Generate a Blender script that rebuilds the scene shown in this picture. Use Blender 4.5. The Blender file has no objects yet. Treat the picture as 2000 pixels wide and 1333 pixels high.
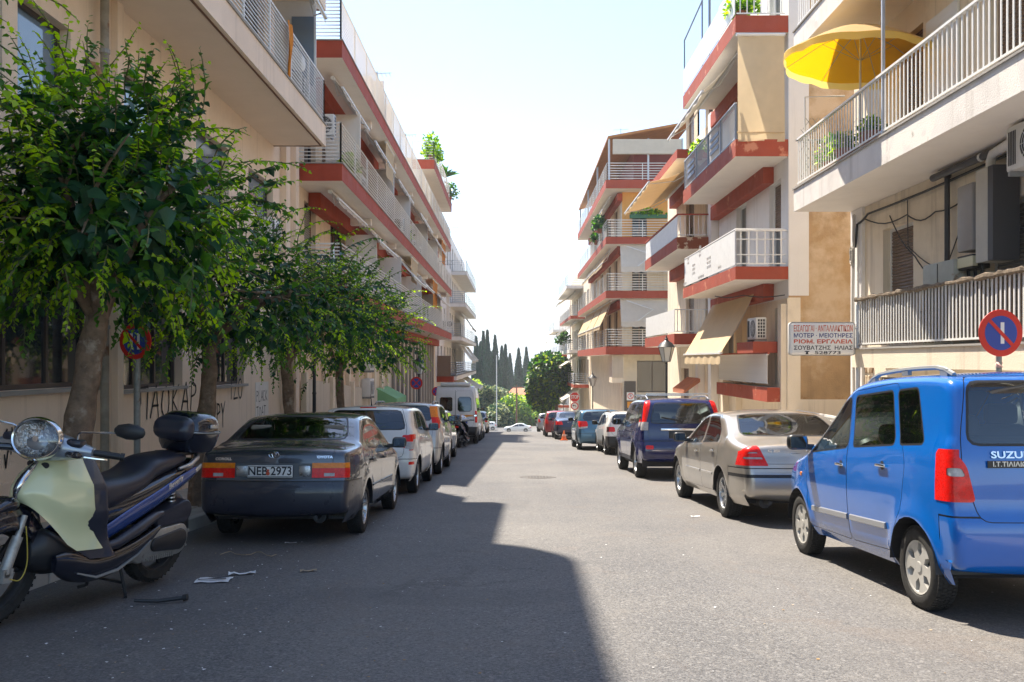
import bpy, bmesh, math, random
import numpy as np
from mathutils import Vector, Matrix, Euler, noise
from mathutils.interpolate import poly_3d_calc
from mathutils.bvhtree import BVHTree
random.seed(7)
R = math.radians
scene = bpy.context.scene
col = scene.collection
# ------------------------------------------------------------ camera
cam_d = bpy.data.cameras.new('camera'); cam = bpy.data.objects.new('camera', cam_d); col.objects.link(cam)
cam.location = (0, 0, 0); cam.rotation_euler = (R(90), 0, 0)
cam_d.sensor_width = 36; cam_d.lens = 36*1700/2000; cam_d.shift_y = 0.01925
cam_d.clip_start = 0.1; cam_d.clip_end = 9000
scene.camera = cam
# ------------------------------------------------------------ light
SX, SY = -.30, .47                       # towards the sun, per unit of height
SUN_EL = math.atan2(1, math.hypot(SX, SY))
world = bpy.data.worlds.new('World'); scene.world = world; world.use_nodes = True
wn = world.node_tree.nodes; wl = world.node_tree.links
bg = wn['Background']; sky = wn.new('ShaderNodeTexSky'); sky.sky_type = 'NISHITA'; sky.sun_disc = False
sky.sun_elevation = SUN_EL; sky.sun_rotation = math.atan2(SX, SY)
sky.altitude = 50; sky.air_density = 1.0; sky.dust_density = 0.4; sky.ozone_density = 1.4
wl.new(sky.outputs[0], bg.inputs[0]); bg.inputs[1].default_value = 0.105
sd = bpy.data.lights.new('sun', 'SUN'); sd.energy = 4.5; sd.angle = R(.55); sd.color = (1, .90, .76)
so = bpy.data.objects.new('sun', sd); col.objects.link(so); so.location = (-30, 40, 60)
so.rotation_euler = Vector((SX, SY, 1)).to_track_quat('Z', 'Y').to_euler()
scene.view_settings.view_transform = 'Standard'; scene.view_settings.look = 'None'
scene.view_settings.exposure = 1.52; scene.view_settings.gamma = 1; scene.view_settings.use_curve_mapping = False
scene.cycles.max_bounces = 6; scene.cycles.diffuse_bounces = 5; scene.cycles.glossy_bounces = 3
scene.cycles.transmission_bounces = 4; scene.cycles.transparent_max_bounces = 12
scene.cycles.caustics_reflective = False; scene.cycles.caustics_refractive = False

SL = 0.0588
def G(y):                                # height of the road surface below the camera
    if y <= 56: return -1.38-SL*y
    if y <= 70: t = y-56; return -1.38-SL*56-SL*t-.0013*t*t
    z70 = -1.38-SL*70-.0013*196
    s = SL+.0026*14
    if y <= 128: return z70-s*(y-70)
    z = z70-s*58
    if y <= 160: return z-.02*(y-128)
    z -= .64
    if y <= 900: return z-.055*(y-160)
    return z-.055*740

# ------------------------------------------------------------ objects
def tag(o, label=None, cat=None, group=None, kind=None):
    if label: o['label'] = label
    if cat: o['category'] = cat
    if group: o['group'] = group
    if kind: o['kind'] = kind
    return o
WM = {}
def thing(name, loc=(0, 0, 0), label=None, cat=None, group=None, rot=(0, 0, 0), kind=None):
    o = bpy.data.objects.new(name, None); col.objects.link(o)
    o.location = loc; o.rotation_euler = rot; o.empty_display_size = .2
    WM[o.name] = Matrix.Translation(Vector(loc)) @ Euler(rot).to_matrix().to_4x4()
    return tag(o, label, cat, group, kind)
def link(o, parent=None):
    col.objects.link(o)
    if parent is not None: o.parent = parent; WM[o.name] = WM[parent.name]
    else: WM[o.name] = Matrix.Identity(4)
    return o
def inst(mesh, name, parent, loc=(0, 0, 0), rot=(0, 0, 0), scale=(1, 1, 1)):
    o = bpy.data.objects.new(name, mesh); col.objects.link(o); o.parent = parent
    o.location = loc; o.rotation_euler = rot; o.scale = scale
    WM[o.name] = WM[parent.name] @ Matrix.LocRotScale(Vector(loc), Euler(rot), Vector(scale)) if parent is not None else Matrix.LocRotScale(Vector(loc), Euler(rot), Vector(scale))
    return o
class MB:
    def __init__(s): s.V = []; s.F = []; s.M = []; s.m = 0
    def face(s, pts):
        b = len(s.V); s.V += [tuple(p) for p in pts]; s.F.append(list(range(b, b+len(pts)))); s.M.append(s.m)
    def mesh(s, V, F, m=None):
        b = len(s.V); s.V += [tuple(v) for v in V]
        for f in F: s.F.append([i+b for i in f]); s.M.append(s.m if m is None else m)
    def box(s, x0, x1, y0, y1, z0, z1, m=None, bev=0):
        if x0 > x1: x0, x1 = x1, x0
        if y0 > y1: y0, y1 = y1, y0
        if z0 > z1: z0, z1 = z1, z0
        V = [(x, y, z) for z in (z0, z1) for y in (y0, y1) for x in (x0, x1)]
        s.mesh(V, [(0, 2, 3, 1), (4, 5, 7, 6), (0, 1, 5, 4), (2, 6, 7, 3), (0, 4, 6, 2), (1, 3, 7, 5)], m)
    def obox(s, c, sz, rot=(0, 0, 0), m=None):
        M_ = Matrix.LocRotScale(Vector(c), Euler(rot), Vector(sz))
        V = [M_ @ Vector((x, y, z)) for z in (-.5, .5) for y in (-.5, .5) for x in (-.5, .5)]
        s.mesh(V, [(0, 2, 3, 1), (4, 5, 7, 6), (0, 1, 5, 4), (2, 6, 7, 3), (0, 4, 6, 2), (1, 3, 7, 5)], m)
    def rbox(s, c, sz, r, n=3, rot=(0, 0, 0), m=None, taper=1.0):
        """rounded box (superellipse section swept in z with rounded ends)"""
        M_ = Matrix.LocRotScale(Vector(c), Euler(rot), Vector((1, 1, 1)))
        hx, hy, hz = [v/2 for v in sz]; rings = []
        for k in range(n+1):
            a = math.pi/2*k/n; rings.append((-hz+r-r*math.cos(a)*1.0, r-r*math.sin(a)))
        rings = [(-hz+r*(1-math.sin(math.pi/2*k/n)), r*(1-math.cos(math.pi/2*k/n))) for k in range(n, -1, -1)]
        rings = rings + [(-z, i) for z, i in reversed(rings)]
        V = []; F = []; P = 4*(n+1)
        for z, ins in rings:
            tp = 1+(taper-1)*(z+hz)/(2*hz)
            for q in range(4):
                sx, sy = ((1, 1), (-1, 1), (-1, -1), (1, -1))[q]
                for k in range(n+1):
                    a = math.pi/2*(q+k/n); rr = max(r-ins, 1e-4)
                    x = sx*(hx-r)+rr*math.cos(a); y = sy*(hy-r)+rr*math.sin(a)
                    V.append(M_ @ Vector((x*tp, y*tp, z)))
        for i in range(len(rings)-1):
            for j in range(P):
                F.append((i*P+j, i*P+(j+1) % P, (i+1)*P+(j+1) % P, (i+1)*P+j))
        F.append(tuple(range(P-1, -1, -1))); F.append(tuple(range((len(rings)-1)*P, len(rings)*P)))
        s.mesh(V, F, m)
    def cyl(s, p0, p1, r0, r1=None, n=12, m=None, caps=True):
        if r1 is None: r1 = r0
        p0, p1 = Vector(p0), Vector(p1); d = (p1-p0).normalized()
        a = d.orthogonal().normalized(); b = d.cross(a); V = []; F = []
        for p, r in ((p0, r0), (p1, r1)):
            for i in range(n):
                t = 2*math.pi*i/n; V.append(p+a*(r*math.cos(t))+b*(r*math.sin(t)))
        for i in range(n): F.append((i, (i+1) % n, n+(i+1) % n, n+i))
        if caps: F.append(tuple(range(n-1, -1, -1))); F.append(tuple(range(n, 2*n)))
        s.mesh(V, F, m)
    def tube(s, pts, r, n=6, m=None):
        pts = [Vector(p) for p in pts]; V = []; F = []
        rs = r if isinstance(r, (list, tuple)) else [r]*len(pts)
        a = None
        for i, p in enumerate(pts):
            d = (pts[min(i+1, len(pts)-1)]-pts[max(i-1, 0)]).normalized()
            if a is None: a = d.orthogonal().normalized()
            else: a = (a-d*a.dot(d)).normalized()
            b = d.cross(a)
            for k in range(n):
                t = 2*math.pi*k/n; V.append(p+a*(rs[i]*math.cos(t))+b*(rs[i]*math.sin(t)))
        for i in range(len(pts)-1):
            for k in range(n): F.append((i*n+k, i*n+(k+1) % n, (i+1)*n+(k+1) % n, (i+1)*n+k))
        F.append(tuple(range(n-1, -1, -1))); F.append(tuple(range((len(pts)-1)*n, len(pts)*n)))
        s.mesh(V, F, m)
    def lathe(s, prof, o, d, n=24, m=None, sc=(1, 1)):
        """prof: (radius, height) pairs about axis d through o"""
        o, d = Vector(o), Vector(d).normalized()
        a = (Vector((0, 0, 1)) if abs(d.z) < .9 else Vector((1, 0, 0))).cross(d).normalized(); b = d.cross(a); V = []; F = []
        for r, h in prof:
            for i in range(n):
                t = 2*math.pi*i/n; V.append(o+d*h+a*(r*sc[0]*math.cos(t))+b*(r*sc[1]*math.sin(t)))
        for k in range(len(prof)-1):
            for i in range(n): F.append((k*n+i, k*n+(i+1) % n, (k+1)*n+(i+1) % n, (k+1)*n+i))
        s.mesh(V, F, m)
    def prism(s, poly, axis, a0, a1, m=None):
        """poly 2D outline extruded along axis 'x','y' or 'z'"""
        def P(u, v, w): return {'x': (w, u, v), 'y': (u, w, v), 'z': (u, v, w)}[axis]
        n = len(poly); V = [P(u, v, a0) for u, v in poly]+[P(u, v, a1) for u, v in poly]
        F = [(i, (i+1) % n, n+(i+1) % n, n+i) for i in range(n)]+[tuple(range(n-1, -1, -1)), tuple(range(n, 2*n))]
        s.mesh(V, F, m)
    def loft(s, secs, m=None, caps=True, closed=True):
        n = len(secs[0]); V = [p for sec in secs for p in sec]; F = []
        for i in range(len(secs)-1):
            for k in range(n if closed else n-1):
                F.append((i*n+k, i*n+(k+1) % n, (i+1)*n+(k+1) % n, (i+1)*n+k))
        if caps: F.append(tuple(range(n-1, -1, -1))); F.append(tuple(range((len(secs)-1)*n, len(secs)*n)))
        s.mesh(V, F, m)
    def data(s, name, mats, smooth=None, inv=None, fix=True):
        me = bpy.data.meshes.new(name)
        V = s.V if inv is None else [inv @ Vector(v) for v in s.V]
        me.from_pydata(V, [], s.F)
        for m_ in (mats if isinstance(mats, (list, tuple)) else [mats]): me.materials.append(m_)
        if any(s.M): me.polygons.foreach_set('material_index', s.M)
        if fix:
            b = bmesh.new(); b.from_mesh(me); bmesh.ops.remove_doubles(b, verts=b.verts, dist=1e-5) if smooth else None
            bmesh.ops.recalc_face_normals(b, faces=b.faces); b.to_mesh(me); b.free()
        if smooth:
            me.shade_smooth(); me.set_sharp_from_angle(angle=R(smooth))
        me.update(); return me
    def build(s, name, mats, parent=None, smooth=None, world=False, fix=True):
        inv = WM[parent.name].inverted() if (parent is not None and world) else None
        o = bpy.data.objects.new(name, s.data(name, mats, smooth, inv, fix)); return link(o, parent)

# ------------------------------------------------------------ materials
MATS = {}
def mat(name, c, rough=.6, metal=0., var=.0, vs=2., bump=0., bs=40., coat=0., spec=.5, stain=None, dirt=0., emit=None, streak=0., wpos=False, flake=0.):
    """procedural principled material: base colour with noise variation, optional stain (colour, scale, threshold, softness) and bump"""
    if name in MATS: return MATS[name]
    m = bpy.data.materials.new(name); m.use_nodes = True; N = m.node_tree.nodes; Lk = m.node_tree.links
    P = N['Principled BSDF']; P.inputs['Roughness'].default_value = rough; P.inputs['Metallic'].default_value = metal
    P.inputs['Coat Weight'].default_value = coat; P.inputs['Coat Roughness'].default_value = .03
    P.inputs['Specular IOR Level'].default_value = spec
    c4 = (*c, 1)
    if wpos:
        src = N.new('ShaderNodeNewGeometry').outputs['Position']
    else:
        src = N.new('ShaderNodeTexCoord').outputs['Object']
    def noi(scale, det=5, ro=.6, vec=None):
        n = N.new('ShaderNodeTexNoise'); n.inputs['Scale'].default_value = scale; n.inputs['Detail'].default_value = det
        n.inputs['Roughness'].default_value = ro; Lk.new(vec or src, n.inputs['Vector']); return n.outputs['Fac']
    def mrange(x, a, b, c_, d_):
        n = N.new('ShaderNodeMapRange'); Lk.new(x, n.inputs[0])
        for i, v in zip((1, 2, 3, 4), (a, b, c_, d_)): n.inputs[i].default_value = v
        return n.outputs[0]
    def mix(f, a, b):
        n = N.new('ShaderNodeMix'); n.data_type = 'RGBA'
        for i, v in ((0, f), (6, a), (7, b)):
            if hasattr(v, 'default_value') or hasattr(v, 'is_linked'): Lk.new(v, n.inputs[i])
            elif i == 0: n.inputs[0].default_value = v
            else: n.inputs[i].default_value = v
        return n.outputs[2]
    out = None
    if var:
        f = mrange(noi(vs), .3, .7, 0, 1)
        out = mix(f, tuple(v*(1-var) for v in c)+(1,), tuple(min(v*(1+var), 1) for v in c)+(1,))
    if dirt:
        f = mrange(noi(.9, 8, .7), .52, .8, 0, dirt)
        out = mix(f, out or c4, tuple(v*.35 for v in (c[0], c[1]*.9, c[2]*.78))+(1,))
    if streak:
        mp = N.new('ShaderNodeMapping'); mp.inputs['Scale'].default_value = (3.2, 3.2, .16); Lk.new(src, mp.inputs[0])
        f = mrange(noi(1.3, 6, .65, mp.outputs[0]), .54, .78, 0, streak)
        out = mix(f, out or c4, tuple(v*.42 for v in (c[0], c[1]*.9, c[2]*.75))+(1,))
    if stain:
        for sc, ss, th, sf in (stain if isinstance(stain[0][0], (tuple, list)) else [stain]):
            f = mrange(noi(ss, 7, .62), th, th+sf, 0, 1); out = mix(f, out or c4, (*sc, 1))
    if out is not None: Lk.new(out, P.inputs['Base Color'])
    else: P.inputs['Base Color'].default_value = c4
    if bump:
        b = N.new('ShaderNodeBump'); b.inputs['Strength'].default_value = bump; b.inputs['Distance'].default_value = .02
        Lk.new(noi(bs, 4), b.inputs['Height']); Lk.new(b.outputs[0], P.inputs['Normal'])
    if rough > .1 and var > .035:
        Lk.new(mrange(noi(vs*3), .3, .7, max(rough-.1, .02), min(rough+.12, 1)), P.inputs['Roughness'])
    if emit: P.inputs['Emission Color'].default_value = (*emit[0], 1); P.inputs['Emission Strength'].default_value = emit[1]
    MATS[name] = m; return m
def leafmat(name, c, t=.45):
    if name in MATS: return MATS[name]
    m = bpy.data.materials.new(name); m.use_nodes = True; N = m.node_tree.nodes; Lk = m.node_tree.links
    P = N['Principled BSDF']; P.inputs['Roughness'].default_value = .42; P.inputs['Specular IOR Level'].default_value = .45
    tc = N.new('ShaderNodeTexCoord'); n = N.new('ShaderNodeTexNoise'); n.inputs['Scale'].default_value = 3.5; n.inputs['Detail'].default_value = 4
    Lk.new(tc.outputs['Object'], n.inputs['Vector'])
    mx = N.new('ShaderNodeMix'); mx.data_type = 'RGBA'; mr = N.new('ShaderNodeMapRange'); mr.inputs[1].default_value = .35; mr.inputs[2].default_value = .65
    Lk.new(n.outputs['Fac'], mr.inputs[0]); Lk.new(mr.outputs[0], mx.inputs[0])
    mx.inputs[6].default_value = (c[0]*.6, c[1]*.68, c[2]*.7, 1); mx.inputs[7].default_value = (c[0]*1.35, c[1]*1.25, c[2]*1.0, 1)
    Lk.new(mx.outputs[2], P.inputs['Base Color'])
    tr = N.new('ShaderNodeBsdfTranslucent'); hs = N.new('ShaderNodeHueSaturation'); hs.inputs['Value'].default_value = 1.6; hs.inputs['Saturation'].default_value = 1.1
    Lk.new(mx.outputs[2], hs.inputs['Color']); Lk.new(hs.outputs[0], tr.inputs[0])
    ms = N.new('ShaderNodeMixShader'); ms.inputs[0].default_value = t; Lk.new(P.outputs[0], ms.inputs[1]); Lk.new(tr.outputs[0], ms.inputs[2])
    Lk.new(ms.outputs[0], N['Material Output'].inputs[0]); MATS[name] = m; return m
def clothmat(name, c, t=.5):
    if name in MATS: return MATS[name]
    m = mat(name, c, .85, var=.07, vs=3, bump=.1, bs=70); N = m.node_tree.nodes; Lk = m.node_tree.links; tr = N.new('ShaderNodeBsdfTranslucent'); tr.inputs[0].default_value = (*c, 1)
    ms = N.new('ShaderNodeMixShader'); ms.inputs[0].default_value = t; Lk.new(N['Principled BSDF'].outputs[0], ms.inputs[1]); Lk.new(tr.outputs[0], ms.inputs[2]); Lk.new(ms.outputs[0], N['Material Output'].inputs[0]); return m
def glassmat(name, tint, clear=.5, rough=.02):
    """car or window glass: fresnel reflection over a tinted see-through layer"""
    if name in MATS: return MATS[name]
    m = bpy.data.materials.new(name); m.use_nodes = True; N = m.node_tree.nodes; Lk = m.node_tree.links; N.remove(N['Principled BSDF'])
    tr = N.new('ShaderNodeBsdfTransparent'); tr.inputs[0].default_value = (*[t*clear for t in tint], 1)
    gl = N.new('ShaderNodeBsdfGlossy'); gl.inputs['Roughness'].default_value = rough; gl.inputs['Color'].default_value = (.95, .97, 1, 1)
    fr = N.new('ShaderNodeFresnel'); fr.inputs['IOR'].default_value = 1.95
    ms = N.new('ShaderNodeMixShader'); Lk.new(fr.outputs[0], ms.inputs[0]); Lk.new(tr.outputs[0], ms.inputs[1]); Lk.new(gl.outputs[0], ms.inputs[2])
    Lk.new(ms.outputs[0], N['Material Output'].inputs[0]); MATS[name] = m; return m

SAND = (.70, .52, .37); WHITE = (.78, .76, .72); REDP = (.33, .065, .035)
M = {
 'stucco_pink': mat('stucco_pink', (.86, .70, .55), .85, var=.06, vs=.7, bump=.3, bs=60, streak=.5, dirt=.18, wpos=True),
 'stucco_cream': mat('stucco_cream', (.84, .73, .57), .85, var=.06, vs=.8, bump=.3, bs=50, streak=.6, dirt=.35, wpos=True),
 'stucco_beige': mat('stucco_beige', (.78, .61, .44), .85, var=.07, vs=.8, bump=.3, bs=50, streak=.5, wpos=True),
 'stucco_white': mat('stucco_white', (.82, .79, .75), .85, var=.05, vs=.8, bump=.25, bs=50, streak=.35, wpos=True),
 'stucco_orange': mat('stucco_orange', (.72, .36, .10), .85, var=.06, vs=.8, bump=.25, bs=50, streak=.25, wpos=True),
 'render_ochre': mat('render_ochre', (.50, .33, .17), .9, var=.24, vs=.9, bump=.5, bs=30, streak=.5, dirt=.4, stain=[((.66, .50, .33), .7, .50, .12), ((.30, .18, .08), 1.3, .60, .10)], wpos=True),
 'soffit': mat('soffit', (.86, .80, .72), .9, var=.04, vs=1.2, bump=.15, bs=50, dirt=.12, wpos=True),
 'soffit_pink': mat('soffit_pink', (.87, .74, .62), .9, var=.04, vs=1.2, bump=.15, bs=50, dirt=.1, wpos=True),
 'fascia_white': mat('fascia_white', (.74, .70, .66), .85, var=.07, vs=1.6, bump=.35, bs=45, streak=.6, dirt=.35, stain=[((.80, .76, .70), 1.1, .56, .03), ((.36, .32, .28), 2.2, .64, .06)], wpos=True),
 'fascia_red': mat('fascia_red', (.37, .065, .032), .75, var=.1, vs=1.1, bump=.2, bs=45, streak=.25, wpos=True),
 'fascia_red_worn': mat('fascia_red_worn', (.37, .065, .030), .75, var=.12, vs=1.3, bump=.3, bs=35, streak=.2, stain=[((.60, .24, .14), 1.4, .60, .05), ((.72, .66, .58), .9, .66, .02)], wpos=True),
 'fascia_rust': mat('fascia_rust', (.62, .48, .32), .9, var=.1, vs=2, bump=.4, bs=35, stain=((.25, .07, .03), 1.8, .48, .03), wpos=True),
 'concrete': mat('concrete', (.36, .34, .31), .9, var=.1, vs=1.5, bump=.4, bs=40, dirt=.3, wpos=True),
 'paving': mat('paving', (.40, .37, .33), .88, var=.15, vs=2.5, bump=.3, bs=50, dirt=.3, wpos=True),
 'kerb': mat('kerb', (.45, .43, .40), .85, var=.12, vs=3, bump=.3, bs=40, dirt=.4, wpos=True),
 'rail_white': mat('rail_white', (.76, .75, .72), .45, var=.06, vs=6, stain=((.30, .17, .09), 7, .70, .05)),
 'rail_grey': mat('rail_grey', (.48, .50, .54), .4, metal=.3, var=.06, vs=6),
 'rail_blue': mat('rail_blue', (.16, .20, .28), .5),
 'dark_metal': mat('dark_metal', (.022, .023, .025), .45, var=.1, vs=6),
 'grey_metal': mat('grey_metal', (.30, .31, .31), .5, metal=.4, var=.12, vs=5),
 'frame_dark': mat('frame_dark', (.07, .055, .05), .4),
 'frame_brown': mat('frame_brown', (.16, .07, .035), .55, var=.1),
 'frame_white': mat('frame_white', (.74, .74, .72), .4, var=.04),
 'pane': mat('pane', (.028, .034, .040), .04, spec=1.0, coat=.3),
 'pane_blue': mat('pane_blue', (.16, .24, .33), .05, spec=1.0, coat=.5),
 'shutter_brown': mat('shutter_brown', (.19, .13, .09), .6, var=.08),
 'shutter_grey': mat('shutter_grey', (.30, .27, .24), .6, var=.08),
 'shutter_red': mat('shutter_red', (.20, .03, .02), .5, var=.08),
 'panel_rib': mat('panel_rib', (.66, .58, .47), .7, var=.06, vs=2, streak=.4, wpos=True),
 'canvas': clothmat('canvas', (.76, .60, .38), .35),
 'canvas_white': clothmat('canvas_white', (.74, .69, .60), .35),
 'canvas_yellow': clothmat('canvas_yellow', (.88, .50, .004), .6),
 'ac_white': mat('ac_white', (.70, .69, .65), .45, var=.06, vs=5, dirt=.25),
 'ac_black': mat('ac_black', (.03, .03, .032), .5),
 'plastic_black': mat('plastic_black', (.018, .018, .02), .42),
 'rubber': mat('rubber', (.022, .021, .020), .82, var=.15, vs=9, bump=.2, bs=90),
 'cable': mat('cable', (.02, .02, .02), .6),
 'cable_white': mat('cable_white', (.5, .47, .42), .6),
 'pot': mat('pot', (.34, .12, .06), .8, var=.1),
 'bark': mat('bark', (.23, .16, .11), .95, var=.4, vs=9, bump=1.0, bs=22, stain=((.40, .33, .26), 6, .55, .1)),
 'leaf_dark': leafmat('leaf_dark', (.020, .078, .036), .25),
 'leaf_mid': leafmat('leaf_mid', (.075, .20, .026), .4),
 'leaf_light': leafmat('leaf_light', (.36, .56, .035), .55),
 'cypress': leafmat('cypress', (.04, .085, .06), .25),
 'olive': leafmat('olive', (.28, .31, .17), .4),
 'shrub': leafmat('shrub', (.32, .42, .07), .5),
 'tile': mat('tile', (.50, .19, .10), .85, var=.15, vs=3),
 'sign_red': mat('sign_red', (.62, .03, .02), .4), 'sign_blue': mat('sign_blue', (.03, .07, .36), .4),
 'sign_white': mat('sign_white', (.80, .80, .78), .45), 'sign_orange': mat('sign_orange', (.75, .30, .02), .45),
 'print_black': mat('print_black', (.02, .02, .025), .6), 'print_blue': mat('print_blue', (.04, .05, .22), .6),
 'print_red': mat('print_red', (.62, .10, .04), .6),
 'chrome': mat('chrome', (.75, .76, .78), .12, metal=1), 'alu': mat('alu', (.52, .53, .54), .32, metal=.9, var=.05, vs=8),
 'paper': mat('paper', (.75, .75, .75), .8, var=.05),
 'spray': mat('spray', (.012, .012, .014), .7),
}
# ============================================================ SETTING
def strip(name, x0, x1, ys, dz, m, th=0, nx=1, label=None, parent=None, kind='structure'):
    mb = MB(); V = []; F = []
    for y in ys:
        for i in range(nx+1): V.append((x0+(x1-x0)*i/nx, y, G(y)+dz))
    n = nx+1
    for j in range(len(ys)-1):
        for i in range(nx): F.append((j*n+i, j*n+i+1, (j+1)*n+i+1, (j+1)*n+i))
    mb.mesh(V, F); o = mb.build(name, m, parent)
    if parent is None: tag(o, kind=kind)
    return o
YS = [-12+2*i for i in range(86)]
KL, KR = -3.72, 4.86                     # kerb lines
# asphalt: aged aggregate, patches, cracks
def asphalt():
    m = bpy.data.materials.new('asphalt'); m.use_nodes = True; N = m.node_tree.nodes; Lk = m.node_tree.links
    P = N['Principled BSDF']; P.inputs['Roughness'].default_value = .75; P.inputs['Specular IOR Level'].default_value = .4
    g = N.new('ShaderNodeNewGeometry').outputs['Position']
    def noi(s, d=4, r=.6, v=None, dist=0):
        n = N.new('ShaderNodeTexNoise'); n.inputs['Scale'].default_value = s; n.inputs['Detail'].default_value = d; n.inputs['Roughness'].default_value = r
        n.inputs['Distortion'].default_value = dist; Lk.new(v or g, n.inputs['Vector']); return n.outputs['Fac']
    def mr(x, a, b, c, d):
        n = N.new('ShaderNodeMapRange'); Lk.new(x, n.inputs[0]); [setattr(n.inputs[i], 'default_value', v) for i, v in zip((1, 2, 3, 4), (a, b, c, d))]; return n.outputs[0]
    def mix(f, a, b):
        n = N.new('ShaderNodeMix'); n.data_type = 'RGBA'; Lk.new(f, n.inputs[0])
        for i, v in ((6, a), (7, b)):
            if isinstance(v, tuple): n.inputs[i].default_value = v
            else: Lk.new(v, n.inputs[i])
        return n.outputs[2]
    base = mix(mr(noi(.35, 4, .55), .35, .65, 0, 1), (.100, .099, .101, 1), (.142, .137, .131, 1))
    vor = N.new('ShaderNodeTexVoronoi'); vor.inputs['Scale'].default_value = 95; Lk.new(g, vor.inputs['Vector'])
    vc = N.new('ShaderNodeSeparateColor'); Lk.new(vor.outputs['Color'], vc.inputs[0])
    agg = mix(mr(vc.outputs[0], 0, 1, 0, 1), (.58, .58, .60, 1), (1.44, 1.43, 1.40, 1))
    mul = N.new('ShaderNodeMix'); mul.data_type = 'RGBA'; mul.blend_type = 'MULTIPLY'; mul.inputs[0].default_value = 1
    Lk.new(base, mul.inputs[6]); Lk.new(agg, mul.inputs[7]); c = mul.outputs[2]
    # bright stone flecks, dark pits
    v2 = N.new('ShaderNodeTexVoronoi'); v2.inputs['Scale'].default_value = 60; Lk.new(g, v2.inputs['Vector'])
    s2 = N.new('ShaderNodeSeparateColor'); Lk.new(v2.outputs['Color'], s2.inputs[0])
    c = mix(mr(s2.outputs[1], .93, .96, 0, .45), c, (.28, .27, .26, 1))
    c = mix(mr(s2.outputs[2], .92, .95, 0, .5), c, (.035, .034, .036, 1))
    # oil / tar stains along parked cars, dusty patches
    c = mix(mr(noi(.8, 5, .6, None, .5), .58, .76, 0, .35), c, (.070, .068, .067, 1))
    c = mix(mr(noi(1.7, 6, .7, None, .8), .56, .72, 0, .45), c, (.185, .170, .152, 1))
    # lighter and warmer towards the right kerb, darker towards the left
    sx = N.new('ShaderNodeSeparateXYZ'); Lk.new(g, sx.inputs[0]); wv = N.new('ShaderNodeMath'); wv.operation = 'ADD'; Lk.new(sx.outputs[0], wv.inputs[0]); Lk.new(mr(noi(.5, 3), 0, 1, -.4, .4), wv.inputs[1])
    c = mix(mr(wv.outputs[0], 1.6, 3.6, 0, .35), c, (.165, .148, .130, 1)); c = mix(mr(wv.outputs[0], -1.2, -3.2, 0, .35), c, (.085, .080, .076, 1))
    # long streaks along the street
    mp0 = N.new('ShaderNodeMapping'); mp0.inputs['Scale'].default_value = (1.6, .09, 1); Lk.new(g, mp0.inputs[0])
    c = mix(mr(noi(1, 5, .6, mp0.outputs[0]), .48, .70, 0, .30), c, (.160, .152, .143, 1))
    # worn reddish patches near the parked cars on the sunny side, tar repairs
    c = mix(mr(noi(.55, 6, .7, None, 1.2), .56, .62, 0, .22), c, (.150, .118, .095, 1)); c = mix(mr(noi(.28, 2, .4, None, .3), .615, .625, 0, .30), c, (.078, .077, .078, 1))
    # cracks
    mp = N.new('ShaderNodeMapping'); mp.inputs['Scale'].default_value = (.35, .16, 1); Lk.new(g, mp.inputs[0])
    nn = N.new('ShaderNodeTexNoise'); nn.inputs['Scale'].default_value = 1.2; nn.inputs['Detail'].default_value = 6; Lk.new(g, nn.inputs['Vector'])
    va = N.new('ShaderNodeVectorMath'); va.operation = 'MULTIPLY_ADD'; Lk.new(nn.outputs['Color'], va.inputs[0]); va.inputs[1].default_value = (.35, .35, 0); Lk.new(mp.outputs[0], va.inputs[2])
    v3 = N.new('ShaderNodeTexVoronoi'); v3.feature = 'DISTANCE_TO_EDGE'; v3.inputs['Scale'].default_value = 1; Lk.new(va.outputs[0], v3.inputs['Vector'])
    cr = mr(v3.outputs['Distance'], 0, .004, .35, 0)
    gate = mr(noi(.25, 2), .5, .6, 0, 1); mm = N.new('ShaderNodeMath'); mm.operation = 'MULTIPLY'; Lk.new(cr, mm.inputs[0]); Lk.new(gate, mm.inputs[1])
    c = mix(mm.outputs[0], c, (.03, .029, .028, 1))
    Lk.new(c, P.inputs['Base Color'])
    b = N.new('ShaderNodeBump'); b.inputs['Strength'].default_value = .55; b.inputs['Distance'].default_value = .006
    ad = N.new('ShaderNodeMath'); ad.operation = 'ADD'; Lk.new(noi(110, 3), ad.inputs[0]); Lk.new(mr(vor.outputs['Distance'], 0, .7, .6, 0), ad.inputs[1])
    Lk.new(ad.outputs[0], b.inputs['Height']); Lk.new(b.outputs[0], P.inputs['Normal'])
    return m
ASPH = asphalt()
ground_m = mat('ground', (.16, .13, .085), .95, var=.25, vs=.05, stain=((.07, .09, .035), .03, .48, .12), wpos=True)
# one ground sheet to the horizon
def ground():
    ys = [-60, -30, -12]+[-10+5*i for i in range(35)]+[170, 185, 200, 230, 260, 300, 400, 550, 700, 900, 1400, 2500, 4500, 8000]
    xs = [-4000, -1200, -500, -200, -90, -50, -30, -14, -8, KL-.05, KR+.05, 8, 14, 30, 50, 90, 200, 500, 1200, 4000]
    mb = MB(); V = []; n = len(xs)
    for y in ys:
        for x in xs:
            z = G(max(y, -60))-.03
            if y > 190: z += 2.5*noise.noise((x*.004, y*.004, 0))*min((y-190)/150, 1)
            if y > 1400: z = G(1400)-.03
            V.append((x, y, z))
    F = [(j*n+i, j*n+i+1, (j+1)*n+i+1, (j+1)*n+i) for j in range(len(ys)-1) for i in range(n-1)]
    mb.mesh(V, F); tag(mb.build('ground', ground_m), kind='structure')
ground()
strip('road', KL, KR, YS, .0, ASPH, nx=4)
crossr = MB(); crossr.mesh([(-90, 137, G(137)+.012), (90, 137, G(137)+.012), (90, 150, G(150)+.012), (-90, 150, G(150)+.012)], [(0, 1, 2, 3)])
tag(crossr.build('cross_road', ASPH), kind='structure')
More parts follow.
